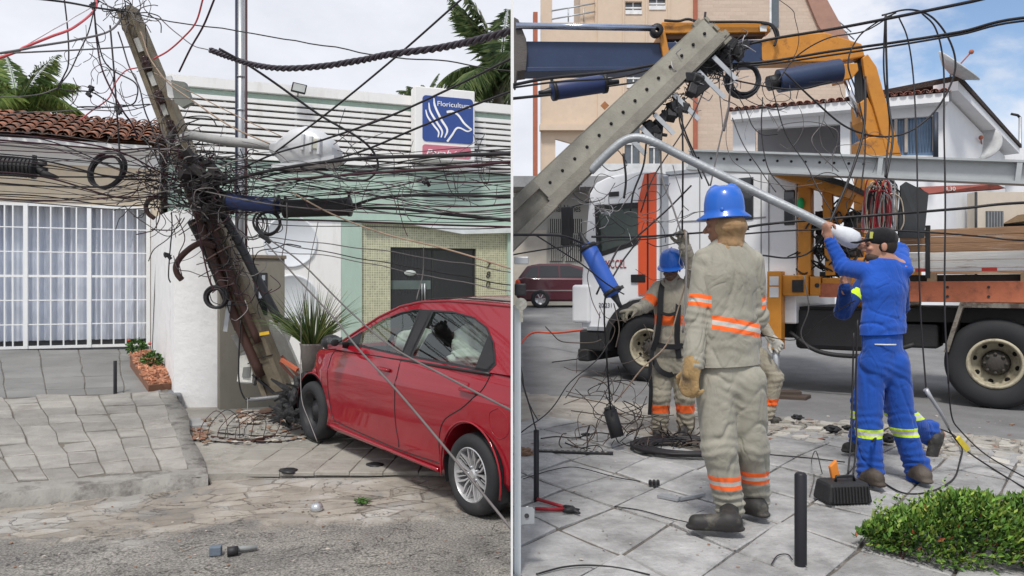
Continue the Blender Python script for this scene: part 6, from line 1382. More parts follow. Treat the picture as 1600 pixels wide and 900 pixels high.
def cloth(name, col, bands=(), rough=.85, var=.08, col2=None):
    m, t, b = mat_base(name); b.inputs['Roughness'].default_value = rough; b.inputs['Specular IOR Level'].default_value = .15
    b.inputs['Sheen Weight'].default_value = .15
    tc = N(t, 'ShaderNodeTexCoord'); n1 = N(t, 'ShaderNodeTexNoise', i={'Scale': 6, 'Detail': 8, 'Roughness': .65}); L(t, tc.outputs['Object'], n1.inputs['Vector'])
    mr = N(t, 'ShaderNodeMapRange', i={'From Min': .3, 'From Max': .7}); L(t, n1.outputs[0], mr.inputs[0]); mx = N(t, 'ShaderNodeMix', data_type='RGBA'); L(t, mr.outputs[0], mx.inputs[0]); mx.inputs[6].default_value = c4(col, 1-var); mx.inputs[7].default_value = c4(col, 1+var); out = mx.outputs[2]
    if col2:
        n4 = N(t, 'ShaderNodeTexNoise', i={'Scale': 3.5, 'Detail': 9, 'Roughness': .7}); L(t, tc.outputs['Object'], n4.inputs['Vector']); m4 = N(t, 'ShaderNodeMapRange', i={'From Min': .54, 'From Max': .75}); L(t, n4.outputs[0], m4.inputs[0])
        x4 = N(t, 'ShaderNodeMix', data_type='RGBA'); L(t, m4.outputs[0], x4.inputs[0]); L(t, out, x4.inputs[6]); x4.inputs[7].default_value = c4(col2); out = x4.outputs[2]
    if bands:
        at = N(t, 'ShaderNodeAttribute', attribute_name='band')
        for lo, hi, cc in bands:
            a = N(t, 'ShaderNodeMath', operation='GREATER_THAN', i={1: lo}); c = N(t, 'ShaderNodeMath', operation='LESS_THAN', i={1: hi}); L(t, at.outputs['Fac'], a.inputs[0]); L(t, at.outputs['Fac'], c.inputs[0])
            mu = N(t, 'ShaderNodeMath', operation='MULTIPLY'); L(t, a.outputs[0], mu.inputs[0]); L(t, c.outputs[0], mu.inputs[1]); x = N(t, 'ShaderNodeMix', data_type='RGBA'); L(t, mu.outputs[0], x.inputs[0]); L(t, out, x.inputs[6]); x.inputs[7].default_value = c4(cc); out = x.outputs[2]
    L(t, out, b.inputs['Base Color'])
    n2 = N(t, 'ShaderNodeTexNoise', i={'Scale': 14, 'Detail': 5, 'Distortion': .8}); L(t, tc.outputs['Object'], n2.inputs['Vector']); n3 = N(t, 'ShaderNodeTexNoise', i={'Scale': 320, 'Detail': 2}); L(t, tc.outputs['Object'], n3.inputs['Vector'])
    am = N(t, 'ShaderNodeMath', operation='MULTIPLY_ADD', i={1: .12}); L(t, n3.outputs[0], am.inputs[0]); L(t, n2.outputs[0], am.inputs[2]); mc_ = N(t, 'ShaderNodeMapping', i={'Scale': (1.3, 1.3, .8), 'Rotation': (.5, .4, 0)}); L(t, tc.outputs['Object'], mc_.inputs[0])
    n5 = N(t, 'ShaderNodeTexNoise', i={'Scale': 5.5, 'Detail': 3, 'Roughness': .45, 'Distortion': 1.3}); L(t, mc_.outputs[0], n5.inputs['Vector']); s5 = N(t, 'ShaderNodeMath', operation='SUBTRACT', i={1: .5}); L(t, n5.outputs[0], s5.inputs[0]); a5 = N(t, 'ShaderNodeMath', operation='ABSOLUTE'); L(t, s5.outputs[0], a5.inputs[0]); r5 = N(t, 'ShaderNodeMapRange', i={'From Max': .13, 'To Max': .75}, interpolation_type='SMOOTHSTEP'); L(t, a5.outputs[0], r5.inputs[0])
    am5 = N(t, 'ShaderNodeMath', operation='ADD'); L(t, am.outputs[0], am5.inputs[0]); L(t, r5.outputs[0], am5.inputs[1]); am = am5
    bp = N(t, 'ShaderNodeBump', i={'Strength': .5, 'Distance': .008}); L(t, am.outputs[0], bp.inputs['Height']); L(t, bp.outputs[0], b.inputs['Normal'])
    return m
def skinm(name, col): 
    m = pm(name, col, .5, var=.1, vs=12, bump=.05, bs=120, bd=.002); m.node_tree.nodes['Principled BSDF'].inputs['Subsurface Weight'].default_value = .1; m.node_tree.nodes['Principled BSDF'].inputs['Subsurface Radius'].default_value = (.02, .008, .004); return m
def basis(f, up=V(0, 0, 1)):
    f = f.normalized(); s = f.cross(up).normalized(); u = s.cross(f); return s, f, u     # side(right), forward, up
def head_sdf(sd, c, f, up=V(0, 0, 1), sc=1.0):
    s, f, u = basis(f, up); M = Matrix((s, f, u)).transposed()
    sd.ell(c+u*.02*sc, (.074*sc, .094*sc, .095*sc), M, .02); sd.ell(c+f*.022*sc-u*.05*sc, (.056*sc, .068*sc, .062*sc), M, .025); sd.ell(c+f*.062*sc-u*.092*sc, (.024*sc, .02*sc, .018*sc), M, .02)
    sd.cone(c+f*.088*sc+u*.0*sc, c+f*.112*sc-u*.034*sc, .008*sc, .013*sc, .008); sd.ell(c+f*.098*sc-u*.036*sc, (.019*sc, .012*sc, .009*sc), M, .006)
    sd.ell(c+f*.085*sc+u*.018*sc, (.055*sc, .014*sc, .009*sc), M, .012); sd.ell(c+f*.086*sc-u*.062*sc, (.024*sc, .012*sc, .006*sc), M, .004); sd.ell(c+f*.084*sc-u*.074*sc, (.02*sc, .011*sc, .006*sc), M, .004)
    for q in (-1, 1): sd.ell(c+s*.078*q*sc-f*.008*sc-u*.012*sc, (.009*sc, .02*sc, .032*sc), M, .006); sd.ell(c+s*.036*q*sc+f*.075*sc-u*.025*sc, (.024*sc, .018*sc, .016*sc), M, .012)
def hand_sdf(sd, w_, dv, pn, sc=1.0, curl=.5, thumb=1, fat=1.0, spread=.0, curls=None):
    dv = dv.normalized(); pn = (pn-dv*pn.dot(dv)).normalized(); sv = dv.cross(pn)*thumb
    sd.cone(w_-dv*.03*sc, w_+dv*.02*sc, .03*sc*fat, .034*sc*fat, .012, (pn, .7)); sd.cone(w_+dv*.02*sc, w_+dv*.08*sc, .036*sc*fat, .042*sc*fat, .012, (pn, .38/1))
    for i, (off, ln) in enumerate(((.031, .070), (.0105, .080), (-.0105, .075), (-.031, .058))):
        p = w_+dv*(.088-.004*abs(i-1.2))*sc+sv*off*sc*fat; a = 0; r_ = .0092*sc*fat
        cu = curls[i] if curls else curl*(1+.12*i)
        for j, fr2 in enumerate((.45, .32, .23)):
            a += cu*(1.0, 1.15, .8)[j]; d = (dv*math.cos(a)+pn*math.sin(a)+sv*off*spread*10).normalized(); q = p+d*ln*fr2*sc*1.25; sd.cone(p, q, r_, r_*.9, .004); p = q; r_ *= .9
    p = w_+dv*.025*sc+sv*.03*sc*fat; 
    for j, (d, ln, r_) in enumerate((((dv*.55+sv*.75+pn*.25), .042, .013), ((dv*.75+sv*.35+pn*.6), .034, .0105), ((dv*.8+sv*.05+pn*.7), .026, .009))):
        d = d.normalized(); q = p+d*ln*sc; sd.cone(p, q, r_*sc*fat, r_*.88*sc*fat, .006); p = q
BR = .95
def person(D, label, group='workers around the crane truck'):
    rt = None; J = D['j']; f = D['fwd'].normalized(); s = f.cross(V(0, 0, 1)).normalized(); W = D.get('w', 1.0)
    base = J['base']; fl = (f, D.get('flat', .64))
    b = SDF(.008, .03); 
    b.chain([J['neck'], J['chest'], J['waist'], J['pel']], [.075*W, .125*W, .115*W, .125*W], .04, fl); b.cone(J['head']-V(0, 0, .03)-f*.015, J['neck'], .052, .058, .03)
    for q in 'LR':
        if q+'sh' in J:
            b.cone(J['neck'], J[q+'sh'], .055, .055, .03); b.chain([J[q+'sh'], J[q+'el'], J[q+'wr']], [.048*W, .040*W, .027], .02)
        b.chain([J['pel']+(J[q+'hip']-J['pel'])*.8, J[q+'kn'], J[q+'an']], [.078*W, .052, .036], .03); b.cone(J[q+'heel']+V(0, 0, .02), J[q+'toe'].lerp(J[q+'heel'], .2)+V(0, 0, .02), .022, .02, .01); b.cone(J[q+'an'], J[q+'heel']+V(0, 0, .03), .034, .024, .01)
    h = SDF(.005, .02); head_sdf(h, J['head'], D['face'], D.get('hup', V(0, 0, 1)), D.get('hs', 1.0)); h.cone(J['head']-V(0, 0, .06)-D['face'].normalized()*.02, J['neck'], .05, .056, .02)
    sds = [b, h]
    for q in 'LR':
        if D.get('bare'+q):
            hd = SDF(.004, .01); hand_sdf(hd, **D['bare'+q]); hd.cone(J[q+'el'].lerp(J[q+'wr'], .8), D['bare'+q]['w_'], .027, .026, .01); sds.append(hd)
    body = sdobj(sds, 'person', D['skin'], origin=base, smooth_it=1)
    tag(body, label, 'person', group)
    # jacket
    jr = D['jr']; j = SDF(D.get('res', .009), .03)
    j.chain([J['neck']-V(0, 0, .03), J['chest'], J['waist'], J['hem']], [jr[0]*.55, jr[0], jr[1], jr[2]], .05, fl)
    js = [j]
    for q in 'LR':
        j.cone(J['neck'].lerp(J['chest'], .25), J[q+'sh'], .075, jr[3]*.98, .04); sl_ = SDF(D.get('res', .009), .03); sl_.chain([J[q+'sh'], J[q+'el'], J[q+'wr']], [jr[3]*1.02, jr[4], jr[5]], .03); js.append(sl_)
    bu = [(J[q+'el'], (J[q+'wr']-J[q+'sh']).normalized(), .075, .038, .006) for q in 'LR']+[(J[q+'wr'], (J[q+'wr']-J[q+'el']).normalized(), .07, .03, .004) for q in 'LR']+[(J['waist'], V(0, 0, 1), .16, .075, .004)]
    hz = J['hem'].z-.02; j.cone(J['hem'], J['hem']-V(0, 0, .07), jr[2], jr[2]*1.02, .02, fl)
    col_ = D.get('collar')
    if col_: j.cone(J['neck']-V(0, 0, .02), J['neck']+V(0, 0, .035), .072, .066, .01)
    zs = base.z
    def seg(pp_, a, b_):
        a = np.array(a); ba = np.array(b_)-a; t = np.clip(((pp_-a)@ba)/(ba@ba), 0, 1); return np.linalg.norm(pp_-a-t[:, None]*ba, axis=1), t*np.linalg.norm(ba)
    def bj(pp_, cls):
        ds = []; ts = []
        for q in 'LR':
            d1, t1 = seg(pp_, J[q+'sh'], J[q+'el']); d2, t2 = seg(pp_, J[q+'el'], J[q+'wr']); L1 = (J[q+'el']-J[q+'sh']).length; ds.append(np.minimum(d1, d2)-jr[4]); ts.append(np.where(d1 < d2, t1, L1+t2))
        d3, _ = seg(pp_, J['chest'], J['hem']); c = (pp_-np.array(J['chest']))@np.array(f); sd_ = (pp_-np.array(J['chest']))@np.array(s)
        dt = np.abs(sd_)-jr[1]*.93
        if cls is None:
            k = np.full(len(pp_), 2); k[(ds[0] < .02) & (sd_*(1 if (J['Lsh']-J['chest']).dot(s) > 0 else -1) > 0) & ((dt > -.01) | (ds[0] < -.005))] = 0; k[(ds[1] < .02) & (sd_*(1 if (J['Rsh']-J['chest']).dot(s) > 0 else -1) > 0) & ((dt > -.01) | (ds[1] < -.005))] = 1; return k
        return np.where(cls == 0, 1+ts[0], np.where(cls == 1, 1+ts[1], 10+(pp_[:, 2]-zs)+D.get('slope', 0)*sd_))
    sdobj(js, 'jacket', D['jm'], body, folds=D.get('fold', .012), fs_=D.get('fs', 7.5), fst=D.get('fst', (1.1, 1.1, .75)), seed=D.get('seed', 0), bfn=bj, smooth_it=2, bunch=bu, cuts=[(V(0, 0, hz), V(.04, 0, -1))])
    tr_ = D['tr']; t = SDF(D.get('res', .009), .03); t.cone(J['waist'], J['pel'], tr_[0]*.95, tr_[0], .04, fl)
    for q in 'LR':
        t.chain([J['pel']+(J[q+'hip']-J['pel'])*.95+V(0, 0, .03), J[q+'kn'], J[q+'an']+V(0, 0, .01)], [tr_[1], tr_[2], tr_[3]], .025)
        t.cone(J[q+'an']+V(0, 0, .05), J[q+'an']-V(0, 0, .015), tr_[3]*1.08, tr_[3]*.98, .01)
    def bt(pp_, cls):
        z = pp_[:, 2]-zs
        if cls is None: return np.zeros(len(pp_))
        if D.get('legband'):
            ds, ts = zip(*[seg(pp_, J[q+'an'], J[q+'kn']) for q in 'LR']); return 20+np.where(ds[0] < ds[1], ts[0], ts[1])
        return 20+z
    sdobj(t, 'trousers', D['tm'], body, folds=D.get('foldt', .012), fs_=6.5, fst=(1.2, 1.2, .7), seed=D.get('seed', 0)+20, bfn=bt, smooth_it=2, bunch=[(J[q+'an']+V(0, 0, .03), V(0, 0, 1), .12, .05, .009) for q in 'LR']+[(J[q+'kn'], V(0, .3, 1).normalized(), .11, .055, .006) for q in 'LR']+[((J['Lhip']+J['Rhip'])/2-V(0, 0, .02), V(.5, 0, 1).normalized(), .11, .05, .006)])
    for q in 'LR':
        bo_ = SDF(.007, .02); he, to = J[q+'heel'], J[q+'toe']; dv = (to-he).normalized(); up_ = D.get('footup'+q, V(0, 0, 1))
        kb = D.get('bs', 1); bo_.cone(he+up_*.045*kb, to+up_*.035*kb, .044*kb, .040*kb, .02); bo_.cone(he+up_*.012-dv*.02, to+up_*.012+dv*.02, .038, .036, .01, (up_, .45)); bo_.cone(J[q+'an']+up_*.02, he+up_*.05+dv*.03, .050, .050, .03)
        sdobj(bo_, 'boot', D['bm'], body, folds=.002, fs_=30, smooth_it=1)
    return body
def mk_helmet(body, c, f, up, sx, sy, hz, brim, mt, peak=False, name='hard_hat'):
    s, f, u = basis(f, up); mb = MB(); seg = 40; rings = []
    prof_ = [(1.0, 0.0), (1.005, .12), (.985, .35), (.93, .55), (.82, .74), (.64, .89), (.4, .97), (.15, 1.0)]
    for r_, z in prof_:
        rg = []
        for k in range(seg):
            a = 2*math.pi*k/seg; ridge = .012*max(0, 1-abs(math.cos(a))*4)*(z**.5)*(1 if z < .99 else 0)
            rg.append(c+s*(sx*r_*math.cos(a))+f*(sy*r_*math.sin(a))+u*(hz*z+ridge*1.2))
        rings.append(rg)
    outer = []; inner = []; 
    for k in range(seg):
        a = 2*math.pi*k/seg; w_ = brim*(1.0 if not peak else (.12+1.0*max(0, math.sin(a))**1.6))+.012*max(0, math.sin(a)); dz = -.022 if not peak else -.012*max(0, math.sin(a))
        outer.append(c+s*((sx+w_)*math.cos(a))+f*((sy+w_)*math.sin(a))+u*(dz-.1*w_)); inner.append(c+s*((sx*.93)*math.cos(a))+f*((sy*.93)*math.sin(a))-u*.006)
    lipd = [p-u*.006 for p in outer]
    loft(mb, [inner, lipd, outer]+rings, cap=False); mb.add(rings[-1], [tuple(range(seg))], 0, True)
    h = mb.build(name, mt, body, autosm=60)
    if not peak:
        for q in (-1, 1):
            mb = MB(); mb.ell(c+s*(sx*.99*q)+u*.012, (.006, .012, .012), Matrix((s, f, u)).transposed(), 8); mb.build('rivet', mt, h)
    return h
m_hat = pm('helmet_blue', (.015, .12, .52), .3, var=.05, bump=.02, bs=20, coat=.4, col2=(.05, .18, .55), thr=(.6, .8))
OR, SV = (.95, .16, .035), (.50, .48, .44)
beigec = (.315, .30, .25); dirt = (.20, .185, .145)
jm1 = cloth('uniform_jacket', beigec, [(1.19, 1.213, OR), (1.213, 1.232, SV), (1.232, 1.256, OR), (10+1.055, 10+1.08, OR), (11.08, 11.105, SV), (11.105, 11.13, OR)], col2=dirt)
tm1 = cloth('uniform_trousers', beigec, [(20.222, 20.245, OR), (20.245, 20.268, SV), (20.268, 20.295, OR)], col2=dirt)
jm2 = cloth('uniform_jacket_far', (.34, .31, .25), [(1.12, 1.19, OR), (10+1.0, 10+1.09, OR)], col2=dirt)
tm2 = cloth('uniform_trousers_far', (.33, .30, .235), [(20.215, 20.29, OR)], col2=dirt)
YE = (.62, .85, .04)
bj3 = cloth('blue_shirt', (.018, .085, .42), [], var=.1); 
bt3 = cloth('blue_trousers', (.016, .075, .36), [(20.31, 20.328, YE), (20.328, 20.352, (.6, .6, .6)), (20.352, 20.37, YE)], var=.1)
bj5 = cloth('navy_jacket', (.012, .045, .2), [(1.10, 1.16, YE)], var=.1)
bootm = pm('boot_black', (.03, .028, .027), .6, bump=.2, bs=30, bd=.005, col2=(.12, .11, .09), thr=(.52, .7), s2=10)
bootb = pm('boot_brown', (.06, .045, .035), .7, bump=.2, col2=(.14, .12, .10), thr=(.5, .7))
sk1, sk2, sk3 = skinm('skin_tan', (.28, .14, .085)), skinm('skin_dark', (.17, .09, .06)), skinm('skin_light', (.42, .22, .15))
# worker 1: near, back to the camera
d = 4.16; j_ = lambda x, y, e=0: P(x, y, d+e)
J1 = dict(base=G(1140, 825, .4), head=j_(1133, 349), neck=j_(1138, 384), chest=j_(1141, 428), waist=j_(1140, 520), hem=j_(1139, 578), pel=j_(1141, 592),
          Lsh=j_(1103, 408), Lel=j_(1091, 497, -.03), Lwr=j_(1084, 571, -.10), Rsh=j_(1173, 410), Rel=j_(1181, 495, .05), Rwr=j_(1160, 535, .27),
          Lhip=j_(1116, 605), Lkn=j_(1124, 702, -.03), Lan=j_(1140, 797, .02), Rhip=j_(1166, 605), Rkn=j_(1173, 695, .04), Ran=j_(1181, 780, .18),
          Lheel=G(1147, 829, .44), Ltoe=G(1088, 826, .44), Rheel=G(1188, 806, .44), Rtoe=G(1163, 800, .44))
w1 = person(dict(j=J1, fwd=V(-.35, 1, 0), face=V(-.95, .45, -.08), skin=sk1, jr=(.165, .168, .180, .070, .065, .056), tr=(.155, .108, .094, .073), jm=jm1, tm=tm1, bm=bootm, collar=1, slope=.18, seed=3, fold=.009, foldt=.012, res=.0075),
            'near worker seen from behind, beige uniform with orange bands and blue wide brimmed helmet')
mk_helmet(w1, j_(1132, 333), V(-.95, .4, -.05), V(-.03, .0, 1), .094, .108, .150, .031, m_hat)
scf = SDF(.006, .02); scf.ell(J1['head']+V(.022, -.02, -.015), (.088, .096, .075), None, .02); scf.cone(J1['head']+V(.02, -.01, -.05), J1['neck']+V(.005, -.01, .0), .070, .078, .02)
sdobj(scf, 'head_scarf', cloth('scarf_tan', (.36, .23, .12), var=.3, col2=(.20, .11, .06)), w1, folds=.006, fs_=16, fst=(1, 1, 3))
gl1 = cloth('glove_tan', (.38, .25, .11), col2=(.05, .04, .035), var=.2)
g = SDF(.004, .01); hand_sdf(g, j_(1080, 577, -.11), V(-.16, -.05, -1), V(.6, .5, 0), 1.08, .55, -1, 1.35); g.cone(j_(1083, 566, -.1), j_(1080, 583, -.11), .052, .044, .015)
sdobj(g, 'glove', gl1, w1, folds=.003, fs_=30)
g = SDF(.005, .01); hand_sdf(g, J1['Rwr']+V(-.03, .01, 0), V(-1, .2, -.1), V(0, -1, 0), 1.08, .6, 1, 1.3); sdobj(g, 'glove', gl1, w1)
# worker 2: far, harness, arm raised
d = 6.94; j_ = lambda x, y, e=0: P(x, y, d+e)
J2 = dict(base=G(1050, 680, .37), head=j_(1048, 419, -.03), neck=j_(1051, 442), chest=j_(1053, 470), waist=j_(1051, 530), hem=j_(1050, 562), pel=j_(1050, 566),
          Lsh=j_(1029, 450), Lel=j_(1009, 478, -.08), Lwr=j_(994, 484, -.28), Rsh=j_(1075, 449), Rel=j_(1084, 425, -.12), Rwr=j_(1070, 386, -.2),
          Lhip=j_(1037, 572), Lkn=j_(1032, 620, -.06), Lan=j_(1031, 668), Rhip=j_(1064, 572), Rkn=j_(1070, 622, -.06), Ran=j_(1071, 664),
          Lheel=j_(1032, 677, .03), Ltoe=j_(1027, 683, -.13), Rheel=j_(1072, 675, .03), Rtoe=j_(1066, 680, -.12))
w2 = person(dict(j=J2, fwd=V(-.15, -1, 0), face=V(-.35, -1, -.45), skin=sk2, jr=(.17, .165, .170, .066, .060, .052), tr=(.15, .098, .088, .076), jm=jm2, tm=tm2, bm=bootm, collar=1, seed=9, fold=.012),
            'worker with blue helmet and black safety harness reaching one gloved hand up beside the truck')
mk_helmet(w2, j_(1049, 414, -.04), V(-.35, -1, -.25), V(-.08, -.18, 1), .105, .12, .15, .05, m_hat, peak=True)
for q in (-1, 1):
    s_, f_, u_ = basis(V(-.35, -1, -.45)); mb = MB(); mb.ell(J2['head']+f_*.088+s_*.032*q-u_*.002, (.014, .01, .008), Matrix((s_, f_, u_)).transposed(), 8); mb.build('eye', plain('eye_dark', (.03, .02, .02), .2), w2)
str_ = plain('strap_black', (.015, .015, .017), .7)
def strapp(pts, r_=.024): 
    q = cr_spline(pts, 6); mb = MB(); n = len(q); vs = []
    for i, p in enumerate(q):
        t = (q[min(i+1, n-1)]-q[max(i-1, 0)]).normalized(); x = t.cross(V(0, -1, 0)).normalized()*r_; y = t.cross(x).normalized()*.006; vs += [p-x-y, p+x-y, p+x+y, p-x+y]
    mb.add(vs, [(4*i+k, 4*i+(k+1) % 4, 4*i+4+(k+1) % 4, 4*i+4+k) for i in range(n-1) for k in range(4)]+[(0, 1, 2, 3)], 0); mb.build('harness_strap', str_, w2)
k_ = -.115
strapp([j_(1036, 440, -.02), j_(1033, 455, -.10), j_(1031, 490, k_-.01), j_(1027, 525, k_), j_(1020, 548, k_+.02)]); strapp([j_(1064, 440, -.02), j_(1061, 458, -.10), j_(1059, 495, k_-.01), j_(1058, 530, k_), j_(1061, 560, k_)])
strapp([j_(1023, 535, -.04), j_(1032, 540, k_-.01), j_(1055, 542, k_-.02), j_(1078, 537, -.05)]); strapp([j_(1031, 488, k_-.01), j_(1045, 492, k_-.03), j_(1059, 488, k_-.01)], .014)
strapp([j_(1020, 560, -.06), j_(1030, 578, -.13), j_(1047, 586, -.12), j_(1054, 580, -.02)]); strapp([j_(1054, 580, -.06), j_(1066, 590, -.13), j_(1080, 578, -.08)])
strapp([j_(1020, 548, -.14), j_(1016, 575, -.15), j_(1017, 610, -.13), j_(1015, 648, -.1)], .016)
g2 = cloth('glove_grey', (.24, .22, .17), col2=(.08, .07, .06), var=.2)
g = SDF(.005, .01); hand_sdf(g, j_(991, 485, -.3), V(-.9, -.5, -.1), V(.2, 0, -1), 1.05, .6, 1, 1.4); g.cone(j_(998, 484, -.25), j_(990, 485, -.3), .05, .042, .015); sdobj(g, 'glove', g2, w2)
g = SDF(.005, .01); hand_sdf(g, j_(1069, 384, -.2), V(-.15, -.1, 1), V(-.6, -.6, 0), 1.05, .75, -1, 1.4); g.cone(j_(1070, 394, -.19), j_(1069, 382, -.2), .048, .042, .015); sdobj(g, 'glove', g2, w2)
# workman 3: blue shirt, holding the lamp arm
d = 5.11; j_ = lambda x, y, e=0: P(x, y, d+e)
J3 = dict(base=G(1388, 755, .4), head=j_(1376, 384, .0), neck=j_(1383, 409), chest=j_(1382, 447), waist=j_(1380, 515), hem=j_(1379, 540), pel=j_(1379, 566),
          Lsh=j_(1354, 424), Lel=j_(1317, 417, .17), Lwr=j_(1297, 376, .20), Rsh=j_(1411, 420), Rel=j_(1405, 392, .22), Rwr=j_(1366, 388, .36),
          Lhip=j_(1361, 575), Lkn=j_(1357, 665, .0), Lan=j_(1361, 746, -.02), Rhip=j_(1399, 575), Rkn=j_(1411, 662, .03), Ran=j_(1433, 737, .06),
          Lheel=G(1372, 759, .435), Ltoe=G(1352, 752, .435), Rheel=G(1446, 754, .435), Rtoe=G(1428, 746, .435))
w3 = person(dict(j=J3, fwd=V(-.4, 1, 0), face=V(-1, .25, .05), skin=sk3, jr=(.160, .155, .160, .064, .055, .040), tr=(.152, .092, .080, .078), jm=bj3, tm=bt3, bm=bootb, seed=14, fold=.008, foldt=.013, bs=.85, fs=7, fst=(.6, .6, 1.6), res=.008, w=.95, hs=.96,
                 bareL=dict(w_=j_(1296, 374, .20), dv=V(-.25, .05, 1), pn=V(.9, .25, .15), sc=1.0, curls=[.95, 1.0, 1.05, 1.1], thumb=1),
                 bareR=dict(w_=j_(1363, 386, .37), dv=V(-1, .1, .3), pn=V(0, -1, 0), sc=1.0, curl=.8, thumb=1)),
            'man in bright blue clothes and black cap holding up the lamp tube end')
hc = SDF(.005, .015); s_, f_, u_ = basis(V(-1, .25, .05)); Mh = Matrix((s_, f_, u_)).transposed()
hc.ell(J3['head']-f_*.018+u_*.005, (.077, .083, .083), Mh); hr = sdobj(hc, 'hair', pm('hair_dark', (.02, .015, .012), .8, bump=.5, bs=90, bd=.004), w3)
cp = SDF(.005, .012); cp.ell(J3['head']+u_*.048-f_*.004, (.086, .102, .078), Mh); 
cp.cone(J3['head']+f_*.09+u_*.038, J3['head']+f_*.145+u_*.016, .060, .046, .01, (u_, .16)); cap_ = sdobj(cp, 'cap', cloth('cap_black', (.012, .012, .014), var=.2), w3, smooth_it=1)
mb = MB(); mb.obox(J3['head']+u_*.075+f_*.072-s_*.058+V(0, 0, 0), u_*.022, f_*.004, s_*.004); 
mb = MB(); q = J3['head']+u_*.065+f_*.070; lat = s_ if s_.y < 0 else -s_; mb.obox(q+lat*.056, u_*.022, (f_*.8-lat*.6).normalized()*.010, (lat*.8+f_*.6).normalized()*.004); mb.build('cap_badge', plain('badge_yellow', (.5, .5, .12), .6), cap_)
be = SDF(.005, .01); be.ell(J3['head']+f_*.036-u_*.078, (.053, .058, .042), Mh); sdobj(be, 'beard', pm('beard', (.07, .045, .035), .8, bump=.4, bs=120, bd=.003), w3)
for q in (-1, 1):
    mb = MB(); mb.ell(J3['head']+f_*.085+s_*.032*q-u_*.002, (.013, .009, .008), Mh, 8); mb.build('eye', plain('eye_dark', (.03, .02, .02), .2), w3)
mb = MB(); mb.tube([J3['hem']+V(x, y, .015) for x, y in ((-.1, -.10), (-.03, -.125), (.03, -.12))], .005, 5); mb.build('shirt_label', plain('white_strip', (.7, .7, .7)), w3)
# worker 4: crouched behind worker 1
d = 7.8; j_ = lambda x, y, e=0: P(x, y, d+e)
J4 = dict(base=P(1185, 666, d), head=j_(1150, 425), neck=j_(1152, 450), chest=j_(1155, 480), waist=j_(1165, 530), hem=j_(1170, 556), pel=j_(1172, 560),
          Lsh=j_(1130, 465), Lel=j_(1120, 500), Lwr=j_(1122, 530, -.1), Rsh=j_(1176, 466), Rel=j_(1190, 503, -.02), Rwr=j_(1206, 530, -.12),
          Lhip=j_(1160, 565), Lkn=j_(1152, 605, -.1), Lan=j_(1160, 652), Rhip=j_(1186, 562), Rkn=j_(1211, 590, -.05), Ran=j_(1200, 645),
          Lheel=j_(1155, 662), Ltoe=j_(1170, 664, -.08), Rheel=j_(1192, 661), Rtoe=j_(1215, 663, -.05))
w4 = person(dict(j=J4, fwd=V(.5, -1, 0), face=V(.4, -1, -.4), skin=sk2, jr=(.17, .165, .165, .066, .058, .05), tr=(.15, .096, .085, .075), jm=jm2, tm=tm2, bm=bootm, seed=19, fold=.012),
            'beige worker mostly hidden behind the near helmeted worker, one gloved hand showing')
mk_helmet(w4, j_(1150, 420), V(.4, -1, -.3), V(0, 0, 1), .105, .12, .15, .05, m_hat, peak=True)
for q in (-1, 1):
    mb = MB(); s_, f_, u_ = basis(V(.4, -1, -.4)); mb.ell(J4['head']+f_*.088+s_*.032*q, (.014, .01, .008), Matrix((s_, f_, u_)).transposed(), 8); mb.build('eye', plain('eye_dark', (.03, .02, .02)), w4)
for q, dv in (('R', V(.6, -.3, -.7)), ('L', V(.2, -.4, -.9))):
    g = SDF(.005, .01); hand_sdf(g, J4[q+'wr'], dv, V(-.3, -.8, 0), 1.05, .55, 1, 1.35); sdobj(g, 'glove', cloth('glove_pale', (.45, .44, .40)), w4)
# workman 5: blue, behind workman 3
d = 6.0; j_ = lambda x, y, e=0: P(x, y, d+e)
J5 = dict(base=P(1385, 716, d), head=j_(1384, 400), neck=j_(1385, 424), chest=j_(1386, 452), waist=j_(1386, 515), hem=j_(1386, 540), pel=j_(1386, 555),
          Lsh=j_(1352, 440), Lel=j_(1317, 488, -.05), Lwr=j_(1321, 449, -.2), Rsh=j_(1408, 440), Rel=j_(1408, 480, .1), Rwr=j_(1390, 510, .2),
          Lhip=j_(1368, 566), Lkn=j_(1348, 625, .0), Lan=j_(1343, 690, .05), Rhip=j_(1400, 566), Rkn=j_(1400, 640, -.1), Ran=j_(1452, 680, .1),
          Lheel=j_(1347, 704, .1), Ltoe=j_(1324, 706, -.0), Rheel=j_(1472, 684, .05), Rtoe=j_(1460, 722, .03))
w5 = person(dict(j=J5, fwd=V(-1, .3, 0), face=V(-1, .2, 0), skin=sk3, jr=(.15, .15, .155, .062, .056, .045), tr=(.14, .09, .08, .075), jm=bj5, tm=bt3, bm=bootm, seed=29, fold=.01, flat=.7, footupR=V(-1, 0, .2), legband=0,
                 bareL=dict(w_=j_(1321, 449, -.2), dv=V(.15, -.1, 1), pn=V(.3, -1, 0), sc=1.0, curl=.55, thumb=-1)),
            'second man in dark blue work clothes stepping behind the cap wearer, one bare hand raised')
hc = SDF(.006, .015); s_, f_, u_ = basis(V(-1, .2, 0)); Mh = Matrix((s_, f_, u_)).transposed(); hc.ell(J5['head']-f_*.015+u_*.015, (.08, .09, .09), Mh); sdobj(hc, 'hair', pm('hair_dark', (.02, .015, .012)), w5)
g = SDF(.006, .01); hand_sdf(g, J5['Rwr'], V(-.6, .2, -.8), V(0, -1, 0), 1, .5, 1, 1.2); sdobj(g, 'glove', g2, w5)
